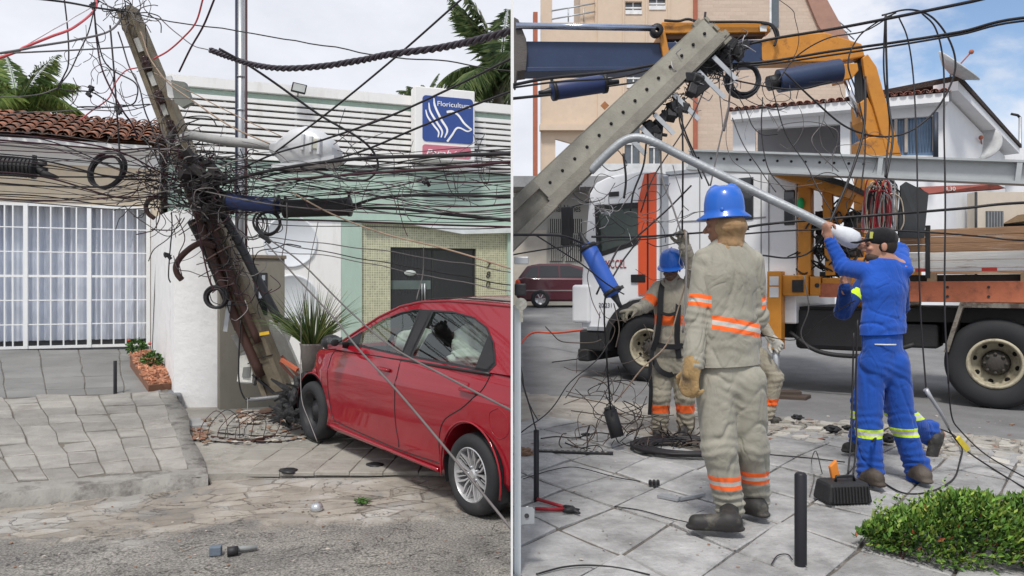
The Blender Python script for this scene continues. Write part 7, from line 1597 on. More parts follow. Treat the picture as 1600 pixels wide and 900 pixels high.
# ------------------------------------------------------------- cables
wine = plain('cable_wine2', (.045, .012, .02), .5); red_c = plain('cable_red', (.55, .09, .10), .5); white_c = plain('cable_white', (.62, .6, .62), .5); greyl = plain('cable_lightgrey', (.24, .225, .22), .6)
tanw = plain('cable_tan', (.30, .22, .16), .7)
def wire(pts, r_px, mt, label, grp='loose cables', name='cable', n=8, clip=None, wob=0, seg=5, cat='cable'):
    r_px *= .82
    if pts[0][0] <= -20: pts = [(-430, pts[0][1]+(pts[0][1]-pts[1][1])/(pts[1][0]-pts[0][0])*(pts[0][0]+430)*.8, pts[0][2]-.6)]+list(pts)
    if pts[-1][0] >= 1600: pts = list(pts)+[(2050, pts[-1][1]*1.5-pts[-2][1]*.5, pts[-1][2]-1.1)]
    q = cr_spline([P(*p) for p in pts], n); d = sum(p[2] for p in pts)/len(pts)
    if wob:
        q = [p+noise.noise_vector(p*2.3+V(wob, 0, 0))*.03 for p in q]
    mb = MB(); mb.tube(q, r_px*d/FL, seg); return tag(mb.build(name, mt, clip=clip), label, cat, grp)
GL, GR = 'cables strung left of the leaning pole', 'cables strung right of the leaning pole'
rnd = random.Random(77)
hubs = lambda: (rnd.uniform(285, 335), rnd.uniform(235, 335), rnd.uniform(8.4, 8.9))
LBL = 'dark cable among the many stretched from the leaning pole to the left edge'
LBR = 'dark cable among the many stretched from the leaning pole across the shop front'
for k in range(29):
    y0 = 205+k*4.3+rnd.uniform(-5, 5) if k < 25 else rnd.uniform(300, 325); h = hubs(); sag = rnd.uniform(0, 14); d0 = rnd.uniform(6.8, 7.8)
    y0 = min(y0, 312); y1 = max(h[1], 240)*.6+y0*.4
    wire([(-60, y0-4, d0-.3), (70, y0+sag*.6, d0+.3), (180, (y0+y1)/2+sag+rnd.uniform(-8, 8), (d0+h[2])/2), (250, y1*.8+h[1]*.2+rnd.uniform(-6, 6), h[2]-.2), h], rnd.choice((.6, .7, .9, 1.2, 1.7)), rnd.choice((cable_black, cable_black, cable_black, wine, cable_grey)), LBL, GL)
for k in range(37):
    h = (rnd.uniform(300, 350), rnd.uniform(240, 335), rnd.uniform(8.4, 8.9)); y1 = 238+k*3.2+rnd.uniform(-8, 8); sag = rnd.uniform(-6, 16); d1 = rnd.uniform(6.5, 8.2)
    wire([h, (430, h[1]*.65+y1*.35+sag+rnd.uniform(-9, 9), (h[2]*2+d1)/3), (590, (h[1]*.3+y1*.7)+sag*.7+rnd.uniform(-7, 7), (h[2]+d1)/2), (720, y1+sag*.2, d1), (806, y1-rnd.uniform(0, 5), d1-.1)], rnd.choice((.5, .6, .75, .9, 1.4)), rnd.choice((cable_black, cable_black, cable_black, wine, cable_grey)), LBR, GR, clip=-1)
T1 = [
 ([(130, -12, 8.6), (200, 20, 8.8), (400, 53, 8.5), (560, 82, 8), (700, 97, 7.6), (806, 112, 7.4)], 1.2, cable_black, 'single thin cable crossing the sky from the pole top to the right', None),
 ([(724, -4, 6.6), (622, 86, 6.9), (520, 170, 7.3), (430, 238, 8.1)], 1.9, cable_black, 'straight dark cable dropping diagonally from the top edge to the lamp head', None),
 ([(342, 76, 6.5), (385, 100, 6.6), (430, 130, 6.8), (500, 180, 7), (560, 215, 7.1), (585, 240, 7.2), (590, 262, 7.2), (575, 280, 7.2), (545, 281, 7.2), (520, 275, 7.4), (470, 262, 7.8)], 2.2, cable_black, 'thick black cable curving down past the lamp head and hooking back', None),
 ([(806, 88, 6.4), (700, 140, 6.8), (600, 185, 7.1), (500, 220, 7.6), (430, 240, 8.0), (380, 262, 8.3)], 2.0, cable_black, 'upper of two dark cables rising to the right in front of the shop sign', None),
 ([(806, 140, 6.6), (720, 172, 6.9), (640, 205, 7.2), (560, 238, 7.6), (470, 262, 8.1), (400, 280, 8.4)], 2.0, cable_black, 'lower of two dark cables rising to the right past the shop sign', None),
 ([(806, 240, 6.4), (700, 243, 6.7), (560, 248, 7.3), (430, 265, 8), (330, 290, 8.4)], 3.6, cable_black, 'thick black bundled cable running level under the shop sign', None),
 ([(806, 252, 6.5), (700, 262, 6.8), (560, 272, 7.3), (430, 282, 8)], 2.6, wine, 'thick wine coloured cable just below the level black bundle', None),
 ([(548, 322, 8.3), (600, 308, 8), (700, 305, 7.6), (806, 308, 7.3)], 3.0, cable_black, 'thick black cable leaving the fat black closure toward the right', None),
 ([(548, 325, 8.3), (620, 326, 8), (700, 335, 7.6), (806, 345, 7.3)], 3.4, cable_black, 'lower thick cable leaving the fat black closure toward the right', None),
 ([(400, 342, 8.5), (520, 345, 8.2), (650, 350, 7.8), (806, 355, 7.3)], 2.0, wine, 'dark cable running along the top edge of the mosaic wall', None),
 ([(-20, 97, 7.2), (40, 73, 7.4), (80, 57, 7.6), (115, 43, 7.9), (148, 15, 8.4), (150, -10, 8.5)], 2.6, red_c, 'thick pinkish red cable coming down from the pole top to the left edge', None),
 ([(-20, 92, 7.3), (50, 65, 7.5), (95, 40, 7.8), (140, 12, 8.3)], 1.4, white_c, 'thin white cable beside the pinkish red one at upper left', None),
 ([(-20, 86, 7.1), (60, 72, 7.4), (120, 62, 7.8), (172, 48, 8.4), (196, 20, 8.8)], 2.2, cable_grey, 'thick grey cable running from the left edge up to the pole top', None),
 ([(-20, 84, 7.2), (80, 80, 7.5), (140, 77, 8), (205, 73, 8.7)], 1.6, cable_grey, 'level grey cable ending at the upper part of the leaning pole', None),
 ([(20, -6, 7.4), (100, 3, 7.8), (150, 12, 8.3), (192, 18, 8.7)], 2.0, cable_black, 'black cable along the top edge leading into the pole top', None),
 ([(100, -6, 8), (106, 50, 8), (107, 98, 8), (100, 118, 8), (90, 136, 8)], 1.5, cable_black, 'black cable hanging down from the top edge to the small connector', None),
 ([(148, 5, 8.3), (132, 60, 8.2), (112, 105, 8.1), (96, 128, 8), (90, 136, 8)], 1.3, cable_black, 'black cable slanting down from the pole top to the small connector', None),
 ([(145, 20, 8.3), (150, 60, 8.3), (165, 100, 8.3), (210, 130, 8.3), (215, 152, 8.3), (205, 163, 8.3), (170, 168, 8.2), (120, 170, 8)], 1.4, cable_black, 'looping black cable bowing right toward the leaning pole face', None),
 ([(147, 15, 8.3), (152, 70, 8.3), (162, 115, 8.2), (190, 170, 8.2), (205, 192, 8.3), (215, 215, 8.4)], 1.7, wine, 'wine coloured cable falling steeply beside the leaning pole', None),
 ([(172, 40, 8.5), (178, 110, 8.4), (183, 180, 8.3), (187, 240, 8.3)], 1.8, cable_black, 'vertical black cable hanging left of the leaning pole to the eave', None),
 ([(184, 50, 8.6), (205, 110, 8.5), (225, 160, 8.4), (245, 220, 8.4), (250, 260, 8.4)], 1.4, cable_black, 'black cable falling parallel to the left face of the leaning pole', None),
 ([(90, 136, 8), (115, 143, 8), (145, 146, 8.1), (180, 162, 8.2), (235, 163, 8.5)], 1.3, cable_black, 'black cable from the small connector sagging to the pole', None),
 ([(0, 178, 7.4), (60, 175, 7.7), (130, 174, 8), (195, 172, 8.3), (240, 163, 8.6)], 1.1, cable_grey, 'thin grey cable with small splices over the tile roof', None),
 ([(90, 136, 8), (60, 145, 7.8), (20, 150, 7.5), (-20, 148, 7.3)], 1.2, cable_grey, 'thin grey cable from the connector to the left edge over the palm', None),
 ([(318, -5, 8), (306, 35, 8.2), (285, 60, 8.4), (262, 80, 8.5), (240, 92, 8.6)], 1.7, red_c, 'red and white cable bending down right of the pole top', None),
 ([(336, -4, 7.9), (318, 40, 8.1), (298, 75, 8.3), (280, 112, 8.5)], 2.0, wine, 'dark twisted cable hanging from the top edge to the grey metal box', None),
 ([(215, 105, 8.4), (195, 110, 8.4), (180, 130, 8.3), (170, 155, 8.2), (140, 178, 8.1), (125, 190, 8)], 1.3, red_c, 'thin pink cable looping left of the leaning pole', None),
 ([(250, 28, 8.8), (290, 62, 8.6), (330, 80, 8.4)], 1.0, cable_grey, 'thin grey cable from the pole top to the twisted cable end', None),
 ([(220, 50, 8.7), (245, 110, 8.4), (290, 150, 8.3), (350, 190, 8.1), (420, 225, 8)], 1.4, tanw, 'tan cable slanting from the upper pole down to the lamp head', None),
 ([(240, 115, 8.5), (300, 145, 8.3), (380, 185, 8.1), (440, 215, 8)], 1.0, tanw, 'second thin tan cable slanting down to the lamp head', None),
 ([(418, 372, 8.2), (470, 410, 8), (540, 480, 7.4), (610, 540, 6.2), (700, 590, 5.3), (806, 645, 4.8)], 1.8, cable_grey, 'grey cable crossing in front of the red car roof and rear door', None),
 ([(418, 382, 8.2), (460, 430, 8), (520, 495, 7.2), (560, 545, 6.4), (620, 610, 5.6), (700, 705, 4.8), (806, 835, 4.4)], 1.9, cable_grey, 'grey cable slanting down across the red car to the rear wheel', None),
 ([(455, 300, 8), (520, 335, 7.8), (600, 365, 7.4), (700, 390, 7), (806, 422, 6.5)], 1.7, tanw, 'tan cable slanting across the mosaic wall and dark shop door', None),
 ([(420, 370, 8.2), (520, 382, 8), (650, 400, 7.6), (806, 425, 7)], 1.1, cable_grey, 'thin cable sagging across the shop door, uppermost of three', None),
 ([(420, 376, 8.2), (540, 400, 8), (680, 425, 7.6), (806, 445, 7)], 1.1, cable_black, 'thin cable sagging across the shop door, middle of three', None),
 ([(420, 392, 8.2), (520, 402, 8), (650, 428, 7.6), (806, 455, 7)], 1.0, cable_grey, 'thin cable sagging across the shop door, lowest of three', None),
 ([(663, 385, 7.6), (660, 420, 7.6), (653, 470, 7.4)], 1.1, cable_grey, 'thin grey cable hanging straight down in front of the shop door', None),
 ([(447, 318, 8.1), (445, 360, 8.1), (440, 405, 8.1)], 1.0, cable_grey, 'thin cable hanging down left of the round window', None),
 ([(495, 345, 8.1), (488, 390, 8.1), (475, 480, 8.1), (470, 560, 8.2), (473, 625, 8.0), (495, 690, 7.8)], .8, greyl, 'very thin pale string hanging past the potted grass to the ground', None),
 ([(385, 620, 8.6), (384, 660, 8.4), (383, 700, 8.1), (398, 712, 7.9)], .8, greyl, 'very thin pale string hanging from the grey pipe end', None),
 ([(376, 500, 8.9), (373, 560, 8.9), (374, 600, 8.9), (382, 622, 8.9), (390, 622, 8.9)], 1.6, cable_black, 'black cable looping down to the end of the grey pipe', None),
 ([(305, 330, 8.7), (318, 400, 8.7), (328, 440, 8.7), (335, 455, 8.7)], 1.6, wine, 'wine cable hanging to the round black coil', None),
 ([(268, 330, 8.6), (266, 390, 8.6), (263, 430, 8.6), (266, 442, 8.6)], 1.3, cable_black, 'black cable with a loose end hanging in front of the whitewashed wall', None),
 ([(275, 335, 8.6), (290, 370, 8.6), (280, 400, 8.6), (284, 432, 8.6)], 1.0, wine, 'thin dark cable dangling beside the brown hooked conduit', None),
 ([(285, 340, 8.6), (262, 372, 8.6), (240, 390, 8.5), (232, 408, 8.5)], .9, cable_black, 'thin black cable drooping left in front of the whitewashed wall', None),
 ([(195, 320, 8.3), (220, 345, 8.4), (255, 368, 8.5), (280, 360, 8.6), (300, 342, 8.6)], .9, cable_grey, 'thin grey cable sagging under the tangle over the white wall', None),
]
for pts, r_, mt, lb, c in T1:
    right = max(p[0] for p in pts) > 790
    wire(pts, r_, mt, lb, clip=-1 if right else None, wob=1 if r_ < 1.5 else 0, seg=6)
# heavy twisted cable
def twisted(pts, rpx, n, label, clip=None, turns=14, mt=None, name='twisted_cable', r2=None):
    q = cr_spline([P(*p) for p in pts], 26); mb = MB(); d = sum(p[2] for p in pts)/len(pts); r_ = rpx*d/FL; Lq = len(q)
    for s_ in range(n):
        w_ = []
        for i, p in enumerate(q):
            t = (q[min(i+1, Lq-1)]-q[max(i-1, 0)]).normalized(); x = t.cross(V(0, 0, 1)).normalized(); y = x.cross(t); a = 2*math.pi*(s_/n+turns*i/Lq); w_.append(p+x*math.cos(a)*r_*.52+y*math.sin(a)*r_*.52)
        mb.tube(w_, r_*.5, 6)
    return tag(mb.build(name, mt or plain('cable_bluish', (.035, .028, .038), .45), clip=clip), label, 'cable', 'loose cables')
twisted([(328, 78, 6.6), (360, 90, 6.6), (395, 101, 6.5), (440, 107, 6.3), (500, 104, 6.0), (560, 95, 5.7), (610, 85, 5.5), (680, 76, 5.2), (740, 64, 4.9), (808, 46, 4.6)], 5.4, 3, 'heavy twisted black cable sweeping across the sky to the right edge', clip=-1, turns=17)
# connectors
def connector(px, py, d, label, s=1.0, grp='small black cable connectors', seed=0, parts=3):
    t = empty('connector', P(px, py, d), label, 'connector', grp); rr = random.Random(seed+int(px))
    for k in range(parts):
        mb = MB(); a = P(px+rr.uniform(-6, 6)*s, py+rr.uniform(-6, 6)*s, d); x = Vector((rr.uniform(-1, 1), rr.uniform(-.5, .5), rr.uniform(-1, 1))).normalized(); y = x.cross(V(0, 1, .1)).normalized(); z = x.cross(y); mb.obox(a, x*.035*s, y*.018*s, z*.02*s); mb.cyl(a, a+y*.04*s, .008*s, 6); mb.build('clamp_block', dark_metal, t, bevel=.004*s)
    return t
for i, (px, py, d, lb) in enumerate(((140, 143, 8.05, 'small black connector left of the pole over the tile roof'), (185, 170, 8.1, 'small connector on the thin grey cable over the tile roof'), (412, 372, 8.2, 'black clamp where several cables meet above the grey pillar'), (264, 398, 8.6, 'small black connector dangling in front of the whitewashed wall'), (150, 8, 8.5, 'small connector near the very top left cables'), (664, 283, 7.2, 'tiny splice on the cable in front of the green wall'))):
    connector(px, py, d, lb, .9 if i != 2 else 1.2, seed=i)
# the tangle nobody could count
def tangle(name, label_kind, regions, n, seed, mts, rr_=(.45, 1.0), clip=None, length=(3, 6), step=45):
    rnd = random.Random(seed); mbs = [MB() for _ in mts]
    for k in range(n):
        x0, y0, x1, y1, d0, d1, sp = regions[rnd.randrange(len(regions))]; t = rnd.random(); px, py = x0+(x1-x0)*t+rnd.gauss(0, sp), y0+(y1-y0)*t+rnd.gauss(0, sp); d = rnd.uniform(d0, d1); pts = []
        a = rnd.uniform(0, 6.28); turn = rnd.uniform(-1.1, 1.1)
        for j in range(rnd.randint(*length)):
            pts.append(P(px, py, d)); px += math.cos(a)*step*rnd.uniform(.3, 1)*.6; py += math.sin(a)*step*rnd.uniform(.3, 1)*.5; a += turn+rnd.uniform(-.5, .5); d += rnd.uniform(-.08, .08)
        mi = rnd.randrange(len(mts)); mbs[mi].tube(cr_spline(pts, 5), rnd.uniform(*rr_)*d/FL, 4)
    for mb, m_ in zip(mbs, mts): o = mb.build(name, m_, clip=clip, recalc=False, weld=False); o['kind'] = 'stuff'
tangle('cable_tangle', None, [(290, 235, 335, 340, 8.35, 8.75, 22), (290, 235, 335, 340, 8.35, 8.75, 14), (318, 330, 400, 480, 8.6, 8.9, 12), (330, 250, 420, 330, 8.2, 8.7, 18), (265, 240, 240, 320, 8.3, 8.7, 12)], 270, 5, [cable_black, cable_black, wine, cable_grey, cable_black, greyl])
tangle('pole_top_tangle', None, [(190, 15, 215, 45, 8.6, 8.9, 9), (170, 15, 230, 30, 8.5, 8.9, 9)], 50, 6, [cable_black, cable_grey], length=(3, 5), step=30)
tangle('shop_front_tangle', None, [(430, 262, 790, 290, 7.2, 8.1, 14)], 40, 8, [cable_black, wine, cable_grey], rr_=(.35, .7), clip=-1, length=(3, 5), step=80)
tangle('hanging_tangle', None, [(100, 60, 240, 200, 8.0, 8.5, 26)], 30, 9, [cable_black, wine, cable_grey], rr_=(.4, .7), length=(4, 7), step=45)
mb = MB(); rnd = random.Random(12)       # lumps of tape, clamps and boxes in the knot
for k in range(70):
    t = rnd.random(); c = P(292+45*t+rnd.gauss(0, 13), 235+100*t+rnd.gauss(0, 12), rnd.uniform(8.4, 8.75)); x = Vector((rnd.gauss(0, 1), rnd.gauss(0, 1), rnd.gauss(0, 1))).normalized(); y = x.cross(V(.3, 1, .2)).normalized(); z = x.cross(y); s_ = rnd.uniform(.02, .055); mb.obox(c, x*s_*1.5, y*s_*.7, z*s_*.7)
o = mb.build('knot_clamps', pm('knot_black', (.03, .026, .026), .6, bump=.3, col2=(.12, .1, .09), thr=(.55, .7), s2=8), weld=False); o['kind'] = 'stuff'
coil('thin grey cable loop hanging at the left of the cable knot', P(392, 350, 8.5), .16, 4, .006, 14, cable_grey)
coil('black cable loop just below the navy closure', P(418, 348, 8.4), .13, 3, .014, 15, cable_black)
# ------------------------------------------------------------- debris at the crash, left
def rubble(name, region, n, seed, mts, size, zf, label=None):
    rnd = random.Random(seed); mb = MB()
    for k in range(n):
        px, py = rnd.uniform(region[0], region[2]), rnd.uniform(region[1], region[3]); c = G(px, py, zf); s_ = size*rnd.uniform(.25, 1)**1.5
        bm = bmesh.new(); bmesh.ops.create_icosphere(bm, subdivisions=1, radius=1); R_ = Matrix.Rotation(rnd.uniform(0, 6), 3, 'Z'); h = (rnd.uniform(.6, 1.3), rnd.uniform(.5, 1), rnd.uniform(.12, .35))
        for v in bm.verts: v.co = R_@Vector((v.co.x*h[0], v.co.y*h[1], v.co.z*h[2]))*s_*(1+rnd.uniform(-.45, .4))
        mb.add([c+v.co+V(0, 0, s_*.2) for v in bm.verts], [tuple(x.index for x in f.verts) for f in bm.faces], rnd.randrange(len(mts))); bm.free()
    o = mb.build(name, mts, recalc=False, weld=False); o['kind'] = 'stuff'; return o
stm = [pm('stone_pale', (.42, .38, .33), .9), pm('stone_brown', (.24, .15, .10), .9), pm('stone_grey', (.24, .23, .22), .9), pm('brick_bit', (.25, .12, .08), .9)]
rubble('rubble', (285, 652, 475, 692), 190, 1, stm[:3], .05, .12); rubble('rubble', (370, 640, 460, 662), 60, 2, stm[:2], .11, .12); rubble('road_grit', (5, 765, 790, 895), 420, 3, stm[:3], .016, .0); rubble('brick_crumbs', (290, 668, 330, 690), 60, 12, [stm[3], stm[1]], .05, .12)
rubble('right_grit', (830, 690, 1590, 890), 260, 4, stm[:3], .011, .402); rubble('right_rubble', (820, 640, 1060, 720), 150, 5, stm, .035, .385); rubble('kerb_rubble', (1180, 650, 1590, 700), 110, 6, stm, .035, .38)
for i, (x0, y0, x1, y1, r_) in enumerate(((395, 688, 470, 668, 3.2), (330, 682, 440, 690, 2.2), (340, 676, 460, 682, 1.6), (400, 692, 480, 684, 1.4), (300, 684, 380, 692, 1.3))):
    wire([(x0, y0, 2040/(y0-450)*.93), ((x0+x1)/2, (y0+y1)/2+2, 2040/((y0+y1)/2-450)*.93), (x1, y1, 2040/(y1-450)*.93)], r_, brown_conduit if i < 2 else cable_black, ['thickest rusty cable piece lying on the ground by the car nose', 'long rusty cable piece lying across the rubble', 'black cable lying behind the rusty ones on the rubble', 'short black cable under the car nose', 'short black cable at the left of the rubble'][i], 'cable pieces on the ground by the car', name='ground_cable')
for k in range(6):
    x = 310+k*14; wire([(x, 690-k*1.5, 8.0), (x+6, 665, 8.1), (x+26+k*3, 643+k*.6, 8.2), (x+40+k*5+(k*37)%17, 655, 8.1), (x+46+k*4, 684, 8.0)], .8, cable_black if k % 2 else brown_conduit, 'springy cable loop arching out of the rubble before the grey pillar', 'arched cable loops in the rubble', name='cable_loop', wob=k+2)
mb = MB(); c = G(495, 797, .0); mb.lathe(c, V(0, 0, 1), [(.045, 0), (.05, .02), (.04, .045), (.02, .055), (0, .058)], 16); tag(mb.build('round_cap', plain('silver_cap', (.5, .52, .55), .25, .6)), 'small silvery round cap lying on the road setts', 'cap')
t = empty('broken_fitting', G(345, 862, 0), 'broken grey metal fitting lying on the road in the foreground', 'fitting')
mb = MB(); c = G(337, 860, .03); mb.obox(c, V(.035, .008, 0), V(-.006, .03, 0), V(0, 0, .028)); mb.build('socket', pm('fit_blue', (.12, .15, .19), .6), t, bevel=.005)
mb = MB(); mb.cyl(G(355, 862, .03), G(372, 860, .03), .03, 12); mb.build('collar', dark_metal, t)
mb = MB(); mb.cyl(G(362, 859, .03), G(402, 855, .025), .018, 8); mb.build('stub', pm('stub_grey', (.25, .26, .26), .6), t)
for i, (px, py) in enumerate(((453, 737), (588, 728))):
    mb = MB(); mb.lathe(G(px, py, .075), V(.1, 0, 1), [(0, 0), (.09, .0), (.1, .012), (.05, .025), (0, .022)], 9); tag(mb.build('plastic_scrap', black_plastic), ['flat black plastic scrap on the pavement left of the car', 'flat black plastic scrap under the red car door'][i], 'scrap')
rnd = random.Random(6); mb = MB()
for k in range(60):
    p = G(rnd.uniform(555, 575), rnd.uniform(780, 788), .01); a = rnd.uniform(0, 6.28); e = V(math.cos(a), math.sin(a), .3)*.03; f = V(-e.y, e.x, 0)*.4; mb.add([p, p+e+f, p+e*1.6, p+e-f], [(0, 1, 2, 3)], 0)
tag(mb.build('weed', lf[0], weld=False, recalc=False), 'tiny green weed growing between the road setts', 'weed')
# ------------------------------------------------------------- right side: broken pole
pa, pz = P(1112, 52, 6.3), P(760, 392, 5.9); side = V(0, 0, 1)
rp = empty('broken_pole', P(950, 240, 6.1), 'thick broken concrete pole with bolt holes slanting across the upper left of the yard', 'utility pole')
mb = MB(); ax2, wx_, wy_ = obar(mb, pz, pa, V(-.7, 0, .7), .148, .128, .10, .09); wx_ = wx_ if wx_.z > 0 else -wx_; wy_ = wy_ if wy_.y < 0 else -wy_; Lr = (pa-pz).length
def RP(k, x=0, y=0): return pz+ax2*Lr*k+wx_*x+wy_*y
obar(mb, RP(.23, -.09, .115), RP(.99, -.078, .105), wx_, .045, .04, .02, .02); 
for s0, s1 in ((0.0, .235),):
    obar(mb, RP(0, .1, .12), RP(.235, .095, .115), wx_, .04, .04, .035, .035); obar(mb, RP(0, -.11, .12), RP(.235, -.105, .115), wx_, .035, .035, .035, .035)
mb.build('shaft', pm('pole_concrete_r', (.25, .235, .20), .9, vs=5, bump=.3, bs=90, bd=.006, col2=(.15, .14, .12), thr=(.5, .75), s2=4), rp, clip=1, weld=False)
mb = MB(); obar(mb, RP(.235, .035, .11), RP(.985, .03, .10), wx_, .095, .085, .02, .02); mb.build('face', pm('pole_face', (.31, .295, .25), .9, vs=5, bump=.25, bs=90, bd=.005, col2=(.2, .185, .155), thr=(.5, .75), s2=4), rp, clip=1)
for k in range(14):
    mb = MB(); c = RP(.27+.0525*k, .03, .135); mb.lathe(c, wy_, [(0, 0), (.011, 0), (.014, -.008)], 10); mb.build('bolt_hole', plain('hole'.upper(), (.01, .01, .01), .9), rp)
mb = MB(); rnd = random.Random(9)
for k in range(26): c = RP(1.0, rnd.uniform(-.13, .13), rnd.uniform(-.08, .1)); mb.obox(c, ax2*rnd.uniform(.01, .05), wx_*rnd.uniform(.01, .04), wy_*rnd.uniform(.01, .04))
mb.build('broken_end', concrete_pole, rp, weld=False)
mb = MB(); mb.cyl(RP(1.0, .09, 0), RP(1.035, .16, 0), .010, 6); mb.cyl(RP(.99, -.1, 0), RP(1.0, -.22, .05), .012, 6); mb.build('rebar', dark_metal, rp, weld=False)
for i, (k, l_) in enumerate(((.93, .26), (.86, .3), (.75, .28), (.66, .22), (.60, .25), (.55, .18))):
    mb = MB(); a = RP(k, -.15, .08); b = a+V(.7, -.1, -.75).normalized()*l_; obar(mb, a, b, V(1, 0, 1), .018, .018, .006, .006); ba_ = mb.build('insulator_bracket', galv, rp)
for i, (px, py) in enumerate(((1088, 130), (1056, 165), (1021, 200))):
    connector(px, py, 6.15, ['black insulator clamp, highest of three under the broken pole', 'black insulator clamp, middle of three under the broken pole', 'black insulator clamp, lowest of three under the broken pole'][i], 2.0, 'black insulator clamps under the broken pole', seed=i*7, parts=5)
# curved lamp arm carried by the man in blue
la = empty('detached_street_lamp', P(1150, 280, 5.5), 'long grey curved lamp tube from the broken pole to the man in blue', 'street lamp')
q = cr_spline([P(922, 268, 5.95), P(950, 240, 5.92), P(975, 220, 5.9), (P(998, 215, 5.88)), P(1024, 223, 5.85), P(1060, 241, 5.82), P(1160, 290, 5.68), P(1240, 328, 5.52), P(1296, 356, 5.42)], 8)
mb = MB(); mb.tube(q, .033, 14); mb.build('tube', pm('tube_grey', (.33, .35, .37), .45, .3, col2=(.25, .24, .22), thr=(.55, .8)), la)
mb = MB(); rings = []
A = P(1290, 354, 5.43); ex = (P(1340, 378, 5.40)-A).normalized(); ez = ex.cross(V(0, 1, 0)).normalized(); ez = -ez if ez.z < 0 else ez; ey = ex.cross(ez)
for s_, h in ((0, .035), (.05, .045), (.10, .055), (.16, .07), (.22, .065), (.25, .04)):
    rings.append([A+ex*s_+ey*h*.8*math.cos(a)+ez*h*math.sin(a) for a in [2*math.pi*k/16 for k in range(16)]])
loft(mb, rings); mb.build('lamp_head', pm('lamp_white', (.68, .70, .74), .35, bump=.1), la)
t_ = closure('blue splice tube hanging in front of the truck cab window', P(916, 382, 5.6), P(960, 462, 5.5), .062, plain('blue_tube', (.03, .10, .42), .5), dark_metal)
closure('black splice closure with clamps hanging left of the broken pole', P(860, 143, 6.3), P(949, 130, 6.4), .075, navy_pl, black_plastic)
t_ = empty('dropped_closure', P(960, 682, 6.2), 'short black splice tube dangling just above the ground at left', 'splice closure', 'black splice tubes hanging low')
mb = MB(); mb.cyl(P(953, 641, 6.2), P(965, 683, 6.15), .055, 18); mb.build('body', black_m, t_); mb = MB(); mb.cyl(P(952, 636, 6.2), P(954, 643, 6.2), .045, 14); mb.build('cap', black_plastic, t_)
coil('round coil of thick black cable hanging under the crane boom', P(1161, 125, 6.6), .135, 9, .014, 22, plain('coil_navy', (.02, .022, .03), .5), spread=.02)
mb = MB(); c = P(945, 165, 6.3); mb.obox(c, V(.018, 0, .018), V(0, .004, 0), V(-.018, 0, .018)); tag(mb.build('orange_tag', pm('tag_orange', (.4, .17, .07), .6)), 'small brown square tag hanging below the black splice closure', 'tag')
for i, (px, py, d) in enumerate(((1145, 75, 6.4), (1098, 95, 6.4), (1128, 90, 6.4))): connector(px, py, d, ['tangled metal clamp cluster under the hydraulic hose', 'wire wrapped insulator cluster beside the broken pole top', 'small clamp between the pole top and the cable coil'][i], 2.2, 'metal clamp clusters by the crane boom', seed=50+i, parts=6)
tangle('wire_knot', None, [(1080, 95, 1160, 80, 6.3, 6.6, 16), (1100, 100, 1160, 130, 6.3, 6.6, 14), (1025, 160, 1090, 120, 6.1, 6.4, 10)], 80, 33, [cable_grey, plain('wire_silver', (.4, .4, .42), .4, .5), cable_black], length=(3, 5), step=32)
tangle('dangling_strings', None, [(925, 300, 940, 370, 5.7, 5.9, 6), (930, 330, 990, 350, 5.7, 5.9, 6)], 26, 35, [plain('wire_silver', (.4, .4, .42)), cable_grey], rr_=(.35, .7), length=(3, 5), step=22)
tangle('crane_strings', None, [(1160, 70, 1340, 300, 5.8, 6.6, 30)], 16, 51, [cable_black, cable_grey], rr_=(.4, .8), length=(5, 8), step=75, clip=1)
tangle('cab_strings', None, [(940, 270, 1100, 420, 5.8, 6.2, 22)], 24, 52, [cable_black, cable_grey, greyl], rr_=(.4, .8), length=(4, 7), step=55, clip=1)
